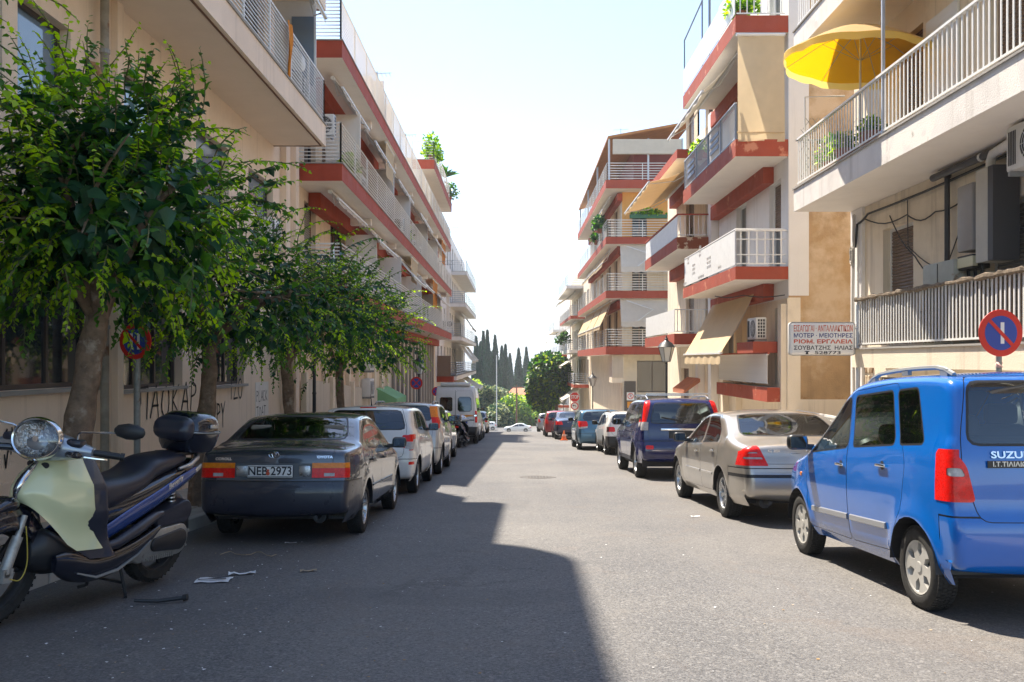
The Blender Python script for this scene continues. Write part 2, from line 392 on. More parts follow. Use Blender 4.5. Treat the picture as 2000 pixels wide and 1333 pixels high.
gray = mat('distant_sea', (.20, .28, .34), .35, wpos=True)
sea = MB(); zs = G(1400)+.6; sea.mesh([(-5000, 1500, zs), (5000, 1500, zs), (6000, 8400, zs), (-6000, 8400, zs)], [(0, 1, 2, 3)])
tag(sea.build('sea_water', gray), kind='structure')
# far shore hills, low
hm = mat('far_hill', (.10, .12, .10), .95, var=.2, vs=.004, wpos=True)
def hills(name, y, h, seed, dep=500):
    mb = MB(); n = 90; V = []
    for j, (dy, k) in enumerate(((0, 0), (dep*.4, .8), (dep, 1), (dep*2, 0))):
        for i in range(n+1):
            x = -4200+8400*i/n
            V.append((x, y+dy, zs-1+k*h*(.55+.9*noise.noise((x*.0012+seed, seed, j*.2)))))
    F = [(j*(n+1)+i, j*(n+1)+i+1, (j+1)*(n+1)+i+1, (j+1)*(n+1)+i) for j in range(3) for i in range(n)]
    mb.mesh(V, F); tag(mb.build(name, hm), kind='structure')
hills('hill', 5200, 95, 3)
# pavements, kerbstones, slabs
pv_l = strip('pavement_left', -5.45, KL-.12, YS, .13, M['paving'])
pv_r = strip('pavement_right', KR+.12, 6.95, YS, .13, M['paving'])
def kerbs(x0, x1, par, n0, n1):
    mb = MB()
    L = 1.0
    for k in range(3):
        pass
    me = None
    y = n0; i = 0
    base = MB(); base.rbox((0, L/2-.004, -.06), (.12, L-.012, .40), .012, 2); me = base.data('kerbstone', M['kerb'], 40)
    while y < n1:
        inst(me, 'kerbstone', par, ((x0+x1)/2, y, G(y)-.005+random.uniform(-.004, .004)), (-math.atan(SL), 0, random.uniform(-.004, .004)))
        y += L; i += 1
    far = MB()
    while y < 128:
        far.mesh([(x0, y, G(y)-.1), (x1, y, G(y)-.1), (x1, y, G(y)+.135), (x0, y, G(y)+.135), (x0, y+2, G(y+2)-.1), (x1, y+2, G(y+2)-.1), (x1, y+2, G(y+2)+.135), (x0, y+2, G(y+2)+.135)],
                 [(0, 1, 2, 3), (4, 7, 6, 5), (0, 3, 7, 4), (1, 5, 6, 2), (3, 2, 6, 7)]); y += 2
    o = far.build('far_kerb', M['kerb'], par); o['kind'] = 'stuff'
kerbs(KL-.12, KL, pv_l, 0, 60); kerbs(KR, KR+.12, pv_r, 0, 60)
# paving slabs (real joints) on the near pavements
def slabs(par, x0, x1, y0, y1, s=.42):
    mb = MB(); mb.rbox((0, 0, 0), (s-.012, s-.012, .03), .006, 1); me = mb.data('paving_slab', M['paving'], 40)
    n = int((x1-x0)/s); k = 0; y = y0
    while y < y1 and k < 290:
        for i in range(n):
            inst(me, 'paving_slab', par, (x0+s*(i+.5), y, G(y)+.128+random.uniform(-.003, .003)), (-math.atan(SL)+random.uniform(-.004, .004), random.uniform(-.006, .006), 0)); k += 1
        y += s
slabs(pv_l, -5.38, KL-.12, 5, 30); slabs(pv_r, KR+.12, 6.8, 8, 30)
# iron drain cover, patches and litter are in the props
# ============================================================ BUILDINGS
VZ = Vector((0, 0, 1))
class Fr:                                 # a wall plane: u along it, z up, d outwards
    def __init__(s, O, U, N): s.O, s.U, s.N = Vector(O), Vector(U), Vector(N)
    def P(s, u, z, d=0): return s.O+s.U*u+s.N*d+VZ*z
    def box(s, mb, u0, u1, z0, z1, d0, d1, m=None):
        V = [s.P(u, z, d) for z in (z0, z1) for d in (d0, d1) for u in (u0, u1)]
        mb.mesh(V, [(0, 2, 3, 1), (4, 5, 7, 6), (0, 1, 5, 4), (2, 6, 7, 3), (0, 4, 6, 2), (1, 3, 7, 5)], m)
def street(xw, side): return Fr((xw, 0, 0), (0, 1, 0), (side, 0, 0))
def nearside(y): return Fr((0, y, 0), (1, 0, 0), (0, -1, 0))
def facade(mb, fr, u0, u1, z0, z1, ops, dep=.2, zf=None):
    """wall panel with recessed openings; zf(u) lets the foot follow the falling ground"""
    us = sorted({u0, u1, *[o[0] for o in ops], *[o[1] for o in ops]}); zs_ = sorted({z0, z1, *[o[2] for o in ops], *[o[3] for o in ops]})
    us = [u for u in us if u0 <= u <= u1]; zs_ = [z for z in zs_ if z0 <= z <= z1]
    for i in range(len(us)-1):
        for j in range(len(zs_)-1):
            cu, cz = (us[i]+us[i+1])/2, (zs_[j]+zs_[j+1])/2
            if any(o[0] < cu < o[1] and o[2] < cz < o[3] for o in ops): continue
            mb.face([fr.P(us[i], zs_[j]), fr.P(us[i+1], zs_[j]), fr.P(us[i+1], zs_[j+1]), fr.P(us[i], zs_[j+1])])
    for o in ops:
        a, b, c, d = o[:4]
        for q in (((a, c), (b, c)), ((b, c), (b, d)), ((b, d), (a, d)), ((a, d), (a, c))):
            mb.face([fr.P(*q[0]), fr.P(*q[1]), fr.P(*q[1], -dep), fr.P(*q[0], -dep)])
def window(par, fr, a, b, c, d, kind='g', dep=.2, fm='frame_dark', pane='pane', n=2):
    mb = MB(); t = .055; w = b-a
    fr.box(mb, a, b, c, c+t, -dep, -dep+.07); fr.box(mb, a, b, d-t, d, -dep, -dep+.07)
    fr.box(mb, a, a+t, c+t, d-t, -dep, -dep+.07); fr.box(mb, b-t, b, c+t, d-t, -dep, -dep+.07)
    zt = d-t
    if kind in 'sh':                       # roller shutter: closed or half down
        zt = c+t if kind == 's' else c+(d-c)*.45
    for k in range(1, n):
        u = a+w*k/n; fr.box(mb, u-t/2, u+t/2, c+t, zt if kind == 'h' else d-t, -dep, -dep+.06) if kind != 's' else None
    win = mb.build('window' if d-c < 1.7 else 'balcony_door', M[fm], par, world=True)
    if kind != 's':
        pb = MB(); 
        for k in range(n):
            u0, u1 = a+w*k/n+t*.5, a+w*(k+1)/n-t*.5; tl = random.uniform(-.006, .006)
            pb.face([fr.P(u0, c+t*.6, -dep+.03+tl), fr.P(u1, c+t*.6, -dep+.03-tl), fr.P(u1, zt+.01, -dep+.03-tl), fr.P(u0, zt+.01, -dep+.03+tl)])
        pb.build('pane', M[pane], win, world=True, fix=False)
        if kind == 'c':
            pass
    if kind in 'sh':
        sb = MB(); z = d-t; k = 0; step = .06
        while z > zt+step*.5:
            V = [fr.P(a+t, z, -dep+.045), fr.P(b-t, z, -dep+.045), fr.P(b-t, z-step*.5, -dep+.062), fr.P(a+t, z-step*.5, -dep+.062), fr.P(b-t, z-step+.006, -dep+.045), fr.P(a+t, z-step+.006, -dep+.045)]
            sb.mesh(V, [(0, 1, 2, 3), (3, 2, 4, 5)]); z -= step
        sb.build('roller_shutter', M[random.choice(['shutter_brown', 'shutter_grey']) if kind == 's' else 'shutter_brown'], win, world=True, fix=False)
    return win
def body(par, x0, x1, y0, y1, z0, z1, m, skip=''):
    mb = MB()
    F = {'x0': [(x0, y0, z0), (x0, y1, z0), (x0, y1, z1), (x0, y0, z1)], 'x1': [(x1, y0, z0), (x1, y1, z0), (x1, y1, z1), (x1, y0, z1)],
         'y0': [(x0, y0, z0), (x1, y0, z0), (x1, y0, z1), (x0, y0, z1)], 'y1': [(x0, y1, z0), (x1, y1, z0), (x1, y1, z1), (x0, y1, z1)],
         'z1': [(x0, y0, z1), (x1, y0, z1), (x1, y1, z1), (x0, y1, z1)]}
    for k, f in F.items():
        if k not in skip.split(): mb.face(f)
    return mb
def slab(par, x0, x1, y0, y1, zb, zt, mf, ms='soffit', name='balcony', lip=True, mend=None):
    mb = MB()
    mb.m = 1; mb.face([(x0, y0, zb), (x1, y0, zb), (x1, y1, zb), (x0, y1, zb)])
    mb.m = 2; mb.face([(x0, y0, zt), (x1, y0, zt), (x1, y1, zt), (x0, y1, zt)])
    mb.m = 0
    for a, b in (((x0, y0), (x0, y1)), ((x1, y0), (x1, y1)), ((x0, y1), (x1, y1))): mb.face([(*a, zb), (*b, zb), (*b, zt), (*a, zt)])
    mb.m = 3 if mend else 0; mb.face([(x0, y0, zb), (x1, y0, zb), (x1, y0, zt), (x0, y0, zt)])
    b = mb.build(name, [M[mf], M[ms], M['concrete'], M[mend or mf]], par, world=True, fix=False)
    if lip:
        lb = MB(); e = .025; lb.box(x0-e, x1+e, y0-e, y1+e, zt+.001, zt+.03); lb.build('coping', M['concrete'], b, world=True)
    return b
def hrail(par, path, z, h, n, m='rail_white', r=.013, post=1.6, top=.022):
    for k in range(n):
        zz = z+.1+(h-.1)*k/(n-1); rr = top if k == n-1 else r
        mb = MB(); mb.tube([(x, y, zz) for x, y in path], rr, 4); mb.build('bar', M[m], par, world=True)
    pb = MB()
    for (xa, ya), (xb, yb) in zip(path[:-1], path[1:]):
        L = math.hypot(xb-xa, yb-ya); c = max(1, round(L/post))
        for i in range(c+1):
            t = i/c; x, y = xa+(xb-xa)*t, ya+(yb-ya)*t; pb.box(x-.018, x+.018, y-.018, y+.018, z, z+h)
    pb.build('posts', M[m], par, world=True)['kind'] = 'stuff'
def vrail(par, path, z, h, sp=.12, m='rail_white', bar=(.028, .012), z0=.08, cap=(.06, .035), post=None):
    mb = MB(); mb.box(-bar[1]/2, bar[1]/2, -bar[0]/2, bar[0]/2, 0, h-z0); me = mb.data('bar', M[m])
    inv = WM[par.name].inverted(); cb = MB(); rb = MB(); n = 0
    for (xa, ya), (xb, yb) in zip(path[:-1], path[1:]):
        L = math.hypot(xb-xa, yb-ya); c = int(L/sp); ang = math.atan2(yb-ya, xb-xa)
        for i in range(c+1):
            t = (i+.5)/(c+1); p = inv @ Vector((xa+(xb-xa)*t, ya+(yb-ya)*t, z+z0)); inst(me, 'bar', par, p, (0, 0, ang+R(90)))
        ce = ((xa+xb)/2, (ya+yb)/2)
        cb.obox((*ce, z+h+cap[1]/2), (L+cap[0], cap[0], cap[1]), (0, 0, ang)); rb.obox((*ce, z+z0), (L, .022, .03), (0, 0, ang))
    cb.build('handrail', M[m], par, world=True, smooth=None); rb.build('bottom_rail', M[m], par, world=True)
def copy_tree(o, parent=None):
    c = o.copy(); col.objects.link(c); c.parent = parent; WM[c.name] = WM.get(o.name, Matrix.Identity(4))
    for ch in list(o.children): copy_tree(ch, c)
    return c
# --- air conditioner: local front = +y
def make_ac():
    t = thing('air_conditioner')
    mb = MB(); mb.rbox((0, 0, .29), (.80, .28, .56), .03, 2); c = mb.build('casing', M['ac_white'], t, 40)
    g = MB(); g.lathe([(0, .006), (.21, .006), (.225, 0)], (-.13, .142, .29), (0, 1, 0), 24); g.build('fan_opening', M['ac_black'], c)
    r = MB()
    for k in range(1, 6): r.lathe([(.042*k-.004, .012), (.042*k, .016), (.042*k+.004, .012)], (-.13, .142, .29), (0, 1, 0), 20)
    for a in range(8): r.tube([(-.13, .155, .29), (-.13+.215*math.cos(a*math.pi/4), .155, .29+.215*math.sin(a*math.pi/4))], .004, 4)
    r.build('fan_grille', M['ac_white'], c)
    v = MB()
    for i in range(3):
        for j in range(6): v.box(-.405, -.4015, -.09+.065*i, -.045+.065*i, .06+.08*j, .12+.08*j)
    for i in range(5): v.box(.18+.035*i, .20+.035*i, .141, .1445, .08, .50)
    v.build('side_vent', M['ac_black'], c)['kind'] = 'stuff'
    f = MB(); f.box(-.33, -.29, -.16, .15, -.05, .011); f.box(.29, .33, -.16, .15, -.05, .011); f.build('feet', M['grey_metal'], t)['kind'] = 'stuff'
    return t
AC0 = make_ac(); AC_used = [False]
def ac(loc, face, label, group='air conditioning units on the facades', sc=1):
    o = AC0 if not AC_used[0] else copy_tree(AC0); AC_used[0] = True
    o.location = loc; o.rotation_euler = (0, 0, {'+x': -math.pi/2, '-x': math.pi/2, '-y': math.pi, '+y': 0}[face]); o.scale = (sc, sc, sc)
    return tag(o, label, 'air conditioner', group)
# --- awning: roll at (x,y0..y1,z), canvas falling outwards
def awning(side, x, y0, y1, z, out, drop, label, m='canvas', val=.22, group='awnings over the balconies', wave=True):
    t = thing('awning', (x, y0, z), label, 'awning', group)
    r = MB(); r.cyl((x, y0, z), (x, y1, z), .055, n=10); r.build('roller', M['frame_white'], t, 40, world=True)
    xo = x+side*out; zo = z-drop; n = 8; k = 10; V = []; F = []
    for j in range(k+1):
        yy = y0+.06+(y1-y0-.12)*j/k
        for i in range(n+1):
            tt = i/n; sag = -.05*math.sin(tt*math.pi)*out; V.append((x+(xo-x)*tt, yy, z+.03-(drop+.03)*tt+sag+.006*math.sin(j*2.1+i)))
    for j in range(k):
        for i in range(n): F.append((j*(n+1)+i, j*(n+1)+i+1, (j+1)*(n+1)+i+1, (j+1)*(n+1)+i))
    c = MB(); c.mesh(V, F); c.mesh([(a, b, c_-.006) for a, b, c_ in V], F); c.build('canvas', M[m], t, 60, world=True, fix=False)
    if val:
        v = MB(); kk = 28; V = []; F = []
        for j in range(kk+1):
            yy = y0+.06+(y1-y0-.12)*j/kk; V += [(xo+side*.008*math.sin(j*1.3), yy, zo), (xo+side*(.02+.015*math.sin(j*1.3)), yy, zo-val-.03*abs(math.sin(j*math.pi/3)))]
        for j in range(kk): F.append((2*j, 2*j+1, 2*j+3, 2*j+2))
        v.mesh(V, F); v.build('valance', M[m], t, world=True, fix=False)
    a = MB(); a.box(xo-.03, xo+.03, y0, y1, zo-.02, zo+.03)
    a.build('front_bar', M['frame_white'], t, world=True)
    a = MB()
    for yy in (y0+.35, y1-.35):
        mid = ((x+xo)/2-side*.1, yy+.25, (z+zo)/2-.16); a.tube([(x, yy, z-.08), mid, (xo, yy, zo)], .018, 5)
    a.build('arm', M['frame_white'], t, world=True)
    return t

# ---------------------------------------------------------------- L1: pinkish block on the left
XW = -5.3; XB = -4.15
L1 = thing('apartment_building', (XW, 8, G(8)), 'pinkish beige block on the left with graffiti on its wall and a plain balcony underside', 'building')
fl = street(XW, 1)
rows1 = [(2.2, 4.6, -.32, 1.03), (5.6, 8.2, -.32, 1.03), (8.45, 11.05, -.32, 1.03), (11.75, 14.0, -.40, .92), (15.0, 17.2, -.45, .9)]
rows2 = [(2.0, 3.2, 2.8, 3.97), (4.4, 6.4, 2.8, 3.97), (7.3, 9.05, 2.8, 3.97), (9.33, 10.45, 2.8, 3.97), (11.85, 13.4, 2.85, 4.0), (14.6, 16.3, 2.85, 3.95), (17.5, 19.3, 2.95, 3.9)]
up = []
for zf in (5.3, 8.3, 11.3): up += [(1, 3, zf+.0, zf+2.3), (6, 8.5, zf, zf+2.3), (10, 11.4, zf+1, zf+2.2), (13, 15, zf, zf+2.3), (17.2, 18.6, zf, zf+2.3)]
mb = body(L1, -15, XW, -1, 21.1, -3.2, 11.3, None, 'x1'); facade(mb, fl, -1, 21.1, -3.2, 11.3, rows1+rows2+[o for o in up if o[3] < 11.2])
mb.build('wall', M['stucco_pink'], L1, world=True)
for o in rows1: window(L1, fl, *o, kind='g', n=3)
for i, o in enumerate(rows2): window(L1, fl, *o, kind='g', n=1 if i > 1 else 2, pane='pane_blue')
for o in up:
    if o[3] < 11.2: window(L1, fl, *o, kind='g' if o[0] != 6 else 'h')
mb = MB(); 
for o in rows1: fl.box(mb, o[0]-.08, o[1]+.08, o[2]-.05, o[2]-.002, -.19, .07)
mb.build('window_sill', M['concrete'], L1, world=True)
for a_, b_, d_, t_ in ((11.5, 11.68, .09, 4.765), (3.6, 3.78, .09, 4.765), (19.9, 20.25, .14, 11.2), (20.8, 21.1, .14, 11.2)): mb = MB(); fl.box(mb, a_, b_, -3.2, t_, .002, d_); mb.build('pilaster', M['stucco_pink'], L1, world=True)
mb = MB(); 
for i in range(9): fl.box(mb, 5+i*1.75, 5+i*1.75+1.735, G(5+i*1.75)-.3, G(5+i*1.75)+.62-.01*i, .004, .035)
mb.build('plinth', M['stucco_pink'], L1, world=True)
for zt, y1, hr in ((5.23, 19.4, 1), (8.25, 19.4, 1), (11.25, 19.4, 0), (14.0, 16.6, 0)):
    x0 = XW+.002 if zt < 13 else -10
    if zt > 13:                              # unseen roof slab, street corner rounded to curve its shadow on the road
        q = MB(); q.prism([(x0, -1), (XB, -1)]+[(XB-1.5+1.5*math.cos(a), y1-1.2+1.2*math.sin(a)) for a in [math.pi/2*k/8 for k in range(9)]]+[(x0, y1)], 'z', zt-.46, zt); q.build('roof_slab', M['stucco_pink'], L1, world=True); continue
    b = slab(L1, x0, XB, -1, y1, zt-.46, zt, 'stucco_pink', 'soffit_pink')
    if zt < 13:
        g = MB(); g.box(XB-.10, XB-.07, -1, y1-.08, zt-.462-.012, zt-.4605); g.box(XW+.01, XB-.101, y1-.10, y1-.07, zt-.472, zt-.4605); g.build('drip_groove', M['frame_brown'], b, world=True)
    if hr: hrail(b, [(XB-.04, 2), (XB-.04, y1-.04), (XW+.03, y1-.04)], zt+.03, .98, 13, 'rail_white', .013, 1.5)
mb = body(L1, -15, -6.9, -1, 16.2, 11.3, 13.5, None, ''); mb.build('penthouse_wall', M['stucco_pink'], L1, world=True)
# glazed end screen and partition on the first balcony
mb = MB(); mb.box(XW+.15, XB-.1, 18.86, 18.90, 5.27, 7.79); scr = mb.build('side_screen', M['frame_white'], L1, world=True)
mb = MB(); mb.box(XB-.62, XB-.14, 18.84, 18.856, 5.95, 7.45); mb.build('pane', M['pane_blue'], scr, world=True)
aw = awning(1, XB-.1, 13.5, 18.6, 7.66, .28, .35, 'rolled up white awning on the pinkish block above the orange cloth', 'canvas_white', .12)
ac((-4.42, 18.1, 5.32), '+x', 'air conditioner behind the rail of the pinkish block beside the orange cloth')
# downpipe, ventilation hose, wall-mounted unit
t = thing('downpipe', (XW+.09, 11.0, G(11)), 'grey rusty downpipe fixed to the graffitied wall behind the first tree', 'pipe')
mb = MB(); mb.cyl((XW+.13, 11.05, G(11)+.1), (XW+.13, 11.05, 4.7), .055, n=10); mb.build('pipe', mat('old_pipe', (.30, .27, .22), .7, var=.25, vs=6, stain=((.2, .1, .05), 4, .58, .1)), t, 60, world=True)
mb = MB()
for z in (-1.2, .4, 2.2, 3.9): mb.cyl((XW+.13, 11.05, z), (XW+.13, 11.05, z+.05), .066, n=10)
mb.build('bracket', M['grey_metal'], t, world=True)
mb = MB(); mb.tube([(XW-.02, 10.85, 3.72), (XW+.10, 10.87, 3.70), (XW+.16, 10.93, 3.5), (XW+.12, 10.92, 3.2), (XW+.07, 10.9, 2.2)], .035, 8)
tag(mb.build('vent_hose', mat('hose', (.35, .20, .10), .7, var=.3, vs=20), None, 50), 'rusty brown corrugated hose coming out of the wall beside the upper window', 'hose')
ac((XW+.24, 18.2, 2.38), '+x', 'air conditioner on the pinkish wall just above the tree crowns')
# ---------------------------------------------------------------- graffiti strokes on the wall
def strokes(name, label, lines, u0, z0, s, w, fr=fl, su=1.0, sl=0.0):
    mb = MB()
    for ln in lines:
        pts = [fr.P(u0+(p[0]+sl*p[1]+random.uniform(-.02, .02))*s*su, z0+(p[1]+random.uniform(-.025, .025))*s, .007) for p in ln]
        for a, b in zip(pts[:-1], pts[1:]):
            d = (b-a); 
            if d.length < 1e-4: continue
            d.normalize(); q = fr.N.cross(d)*w*random.uniform(.7, 1.15); e = d*w*.6
            mb.face([a-e-q, b+e-q*.8, b+e+q*.8, a-e+q])
    return tag(mb.build(name, M['spray'], L1, world=True, fix=False), label)

def arc(cx, cy, rx, ry, a0, a1, n=8): return [(cx+rx*math.cos(R(a0+(a1-a0)*i/n)), cy+ry*math.sin(R(a0+(a1-a0)*i/n))) for i in range(n+1)]
PI_ = [[(0, 0), (.08, .5), (.02, .9)], [(0, .9), (.55, .95)], [(.55, .95), (.55, 0)]]
A_ = [[(0, 0), (.35, 1), (.62, 0)], [(.12, .38), (.56, .36)]]
O_ = [arc(.3, .45, .3, .46, 90, 450, 14)]
K_ = [[(.05, 0), (.1, 1)], [(.55, .95), (.08, .45), (.6, 0)]]
P_ = [[(.05, 0), (.08, 1)], arc(.08, .75, .4, .24, 90, -90)]
def word(ls, sp):
    out = []; x = 0
    for l in ls: out += [[(px+x, py) for px, py in seg] for seg in l]; x += sp
    return out
strokes('graffiti', 'black graffiti letters in a long row on the pinkish wall between two trunks', word([PI_, A_, O_, K_, A_, P_, A_], .82), 12.35, -.84, .48, .021, su=1.0, sl=.08)
X_ = [[(0, 0), (.5, 1)], [(0, 1), (.5, 0)]]; Y_ = [[(0, 1), (.25, .5), (.5, 1.05)], [(.25, .5), (.2, -.15)]]; T_ = [[(0, 1), (.6, 1)], [(.3, 1), (.28, 0)]]; Z_ = [[(0, 1), (.5, 1), (0, 0), (.55, 0)]]
strokes('graffiti', 'small black graffiti tag low on the pinkish wall', word([X_, P_, Y_], .66), 15.35, -1.16, .38, .02); strokes('graffiti', 'black graffiti letters set above the small tag', word([T_, Z_, O_], .66), 16.3, -.72, .40, .02)
strokes('graffiti', 'looping black tag on the wall behind the scooter mirror', [[(0, .3), (.25, .75), (.05, .6), (.3, .1), (.35, .7)], [(.45, 0), (.5, .8), (.62, .2), (.7, .85), (.72, .1)], arc(.95, .45, .14, .4, 60, 300), arc(1.3, .75, .16, .2, 40, 260), arc(1.25, .3, .18, .25, 90, -140), [(.1, .0), (.15, -.4), (.3, .1)]], 9.05, -.98, .34, .013, su=.95)
wb = MB(); fl.box(wb, 17.95, 18.9, -1.55, -.45, .004, .012); wp = wb.build('painted_patch', M['stucco_white'], L1, world=True)
strokes('graffiti', 'small lettering on the white patch of wall', word([P_, [[(0, 1), (0, 0), (.4, 0)]], A_, [arc(.3, .5, .28, .48, 60, 300)][0:1], K_], .72)+[[(a, b-1.5) for a, b in s_] for s_ in word([T_, O_, A_, T_], .8)], 18.02, -.85, .22, .012, fr=Fr((XW+.006, 0, 0), (0, 1, 0), (1, 0, 0)))
# ---------------------------------------------------------------- L2: long block with red balcony bands
L2 = thing('apartment_building', (XW, 40, G(40)), 'long block on the left with three dark red balcony bands running down the street', 'building')
Y0, Y1 = 21.15, 60.0
lv = [1.85, 4.80, 7.80]; ops = []
random.seed(3)
for zt in lv[:2]:
    y = 22.2
    while y < 58.5:
        w = random.choice([1.3, 1.6, 2.2]); ops.append((y, y+w, zt+.02, zt+2.25)); y += w+random.choice([.8, 1.3, 1.9])
ops += [(47.5+2.6*i, 48.9+2.6*i, 7.82, 10.0) for i in range(4)]
gops = []
y = 24.6
while y < 58:
    if y < 37: gops.append((y, y+1.1, -.45, 1.0)); y += 1.75
    else: gops.append((y, y+1.0, G(y)+.2, G(y)+2.5)); gops.append((y, y+1.0, G(y)+2.9, 1.0)); y += 1.6
mb = body(L2, -16, XW, Y0, Y1, -5.2, 7.8, None, 'x1'); facade(mb, fl, Y0, 46.3, -5.2, 7.8, [o for o in ops+gops if o[1] < 46.3], .2); 
mb.build('wall', M['stucco_beige'], L2, world=True)
mb = MB(); facade(mb, fl, 46.3, Y1, -5.2, 10.8, [o for o in ops+gops if o[0] > 46.3], .2)
mb.face([(XW, 46.3, 7.8), (-16, 46.3, 7.8), (-16, 46.3, 10.8), (XW, 46.3, 10.8)]); mb.build('wall', M['stucco_cream'], L2, world=True)
for o in ops+gops:
    if o[0] < 46.3 < o[1]: continue
    window(L2, fl, *o, kind=random.choice('gghs') if o[2] > 1.5 else random.choice('gs'), fm=random.choice(['frame_brown', 'frame_dark', 'frame_white']))
for y in [24.2+1.75*i for i in range(8)]+[38.3+1.6*i for i in range(13)]: mb = MB(); fl.box(mb, y, y+.3, G(y)-.2, .995, .003, .12); mb.build('pier', M['stucco_cream' if y < 38 else 'shutter_grey'], L2, world=True)
pn = MB(); pn.prism([(0, 0), (.14, 0), (.14, .02), (.10, .05), (.04, .05), (0, .02)], 'z', 0, 2.1); pme = pn.data('fence_slat', M['panel_rib'])
rf = thing('ribbed_wall', (XW, 19, G(19)), 'pale wall of upright ribbed slats behind the parked white hatchback', 'fence')
k = 0
y = 21.4
while y < 36.5:
    if abs((y-21.4) % 3.2) > .25:
        p = WM[rf.name].inverted() @ Vector((XW+.12, y+.15, G(y)+.1)); inst(pme, 'slat', rf, p, (0, 0, R(-90)))
    y += .16
for y in [21.35+3.2*i for i in range(5)]: mb = MB(); mb.box(XW+.12, XW+.26, y, y+.2, G(y), G(y)+2.35); mb.build('post', M['stucco_cream'], rf, world=True)
mb = MB(); mb.box(-16, XW+.3, Y0+.1, Y1, 1.0, 1.40); mb.build('red_beam', M['fascia_red'], L2, world=True)
for zt in lv:
    b = slab(L2, XW+.002, -4.14, Y0+.05, Y1-.3 if zt < 7 else 59, zt-.42, zt, 'fascia_red')
    hrail(b, [(XW+.05, Y0+.1), (-4.18, Y0+.1), (-4.18, Y1-.4 if zt < 7 else 58.9)], zt+.03, .98, 11, 'rail_white', .017, 1.9)
    if zt > 2:
        bm_ = MB(); bm_.box(XW+.003, XW+.32, Y0+1.5, Y1-1, zt-.85, zt-.425); bm_.build('red_beam', M['fascia_red'], b, world=True)
        cb = MB()
        for y in (26.8, 32.5, 38, 44.5, 51): cb.box(XW+.003, -4.35, y, y+.25, zt-.62, zt-.425)
        cb.build('cross_beam', M['soffit'], b, world=True)
b = slab(L2, XW+.002, -4.14, 46.3, 59.8, 10.2, 10.7, 'fascia_red')
hrail(b, [(-5.3, 46.35), (-4.18, 46.35), (-4.18, 59.7)], 10.73, .95, 7, 'rail_white', .014, 1.9)
for y, w, zt in ((24.5, 1.0, 4.83), (31.5, 1.0, 4.83), (36.5, 1.0, 4.83), (27.5, 1.0, 1.88), (33.5, 1.0, 1.88), (41, 1, 1.88), (44, 1, 4.83), (29, 1, 7.83), (50, 1, 4.83), (52, 1, 1.88)):
    mb = MB(); mb.box(XW+.05, -4.28, y, y+.05, zt, zt+2.1 if zt < 7 else zt+1.5); mb.box(-4.33, -4.27, y-.01, y+.06, zt, zt+2.12 if zt < 7 else zt+1.5); mb.build('balcony_divider', M['frame_white'] if y > 30 else M['soffit'], L2, world=True)
mb = body(L2, -16, -7.6, 23.5, 45, 7.8, 9.7, None); mb.build('penthouse_wall', M['stucco_white'], L2, world=True)
mb = MB()                                  # roof clutter
for y, h, w in ((28.5, 1.5, .6), (33, 1.9, .5), (39.5, 1.2, .8), (43, 1.6, .5)): mb.box(-5.0, -4.6, y, y+w, 7.83, 7.83+h)
mb.build('roof_box', M['stucco_white'], L2, world=True)
for i, (y, z) in enumerate(((22.4, 5.7), (26.0, 4.86), (33.4, 4.86), (39.5, 4.86), (29.5, 1.9), (45.5, 1.9), (35.0, 1.9), (42, 4.86), (55, 4.86))):
    ac((-4.55 if i else -4.95, y, z+.05), '-y' if i in (0, 2) else '+x', ['air conditioner standing in the near corner of the long block under the top red band', 'air conditioner on the middle red balcony near the first divider', 'air conditioner facing the near end of the middle balcony of the long block', 'fourth air conditioner along the middle balcony of the long block', 'air conditioner on the lowest red balcony behind the leaf tips', 'far air conditioner on the lowest red balcony', 'air conditioner on the lowest red balcony next to a divider', 'small air conditioner half way down the middle red balcony', 'last air conditioner at the far end of the middle red balcony'][i])
for i, (y, z, lb) in enumerate(((30.2, -.35, 'upper of two air conditioners stacked on the ground floor facade'), (30.2, -1.25, 'lower of two air conditioners stacked on the ground floor facade'))):
    ac((XW+.30, y, z), '+x', lb, sc=1.1)
for i, (y0, y1, z, o, d) in enumerate(((22.3, 26.5, 7.25, .25, .25), (27, 31.6, 7.2, .35, .4), (33, 38, 7.2, .3, .35), (39, 45, 7.2, .5, .6), (22.0, 26.4, 4.28, .2, .18), (27.2, 31.5, 4.25, .45, .5), (34, 39, 4.2, .75, .9), (41, 46, 4.2, .5, .6), (48, 55, 4.2, .7, .8), (48, 56, 7.2, .4, .5))):
    awning(1, -4.6, y0, y1, z, o, d, ['rolled awning under the top red band at its near end', 'second rolled awning under the top red band', 'third rolled awning under the top red band', 'fourth awning under the top red band, partly out', 'rolled awning under the middle red band at its near corner', 'second awning under the middle red band with bent arms', 'pale awning half let down under the middle red band', 'fourth awning under the middle red band', 'far awning let down under the middle red band', 'last awning under the top red band'][i], 'canvas_white', .1)
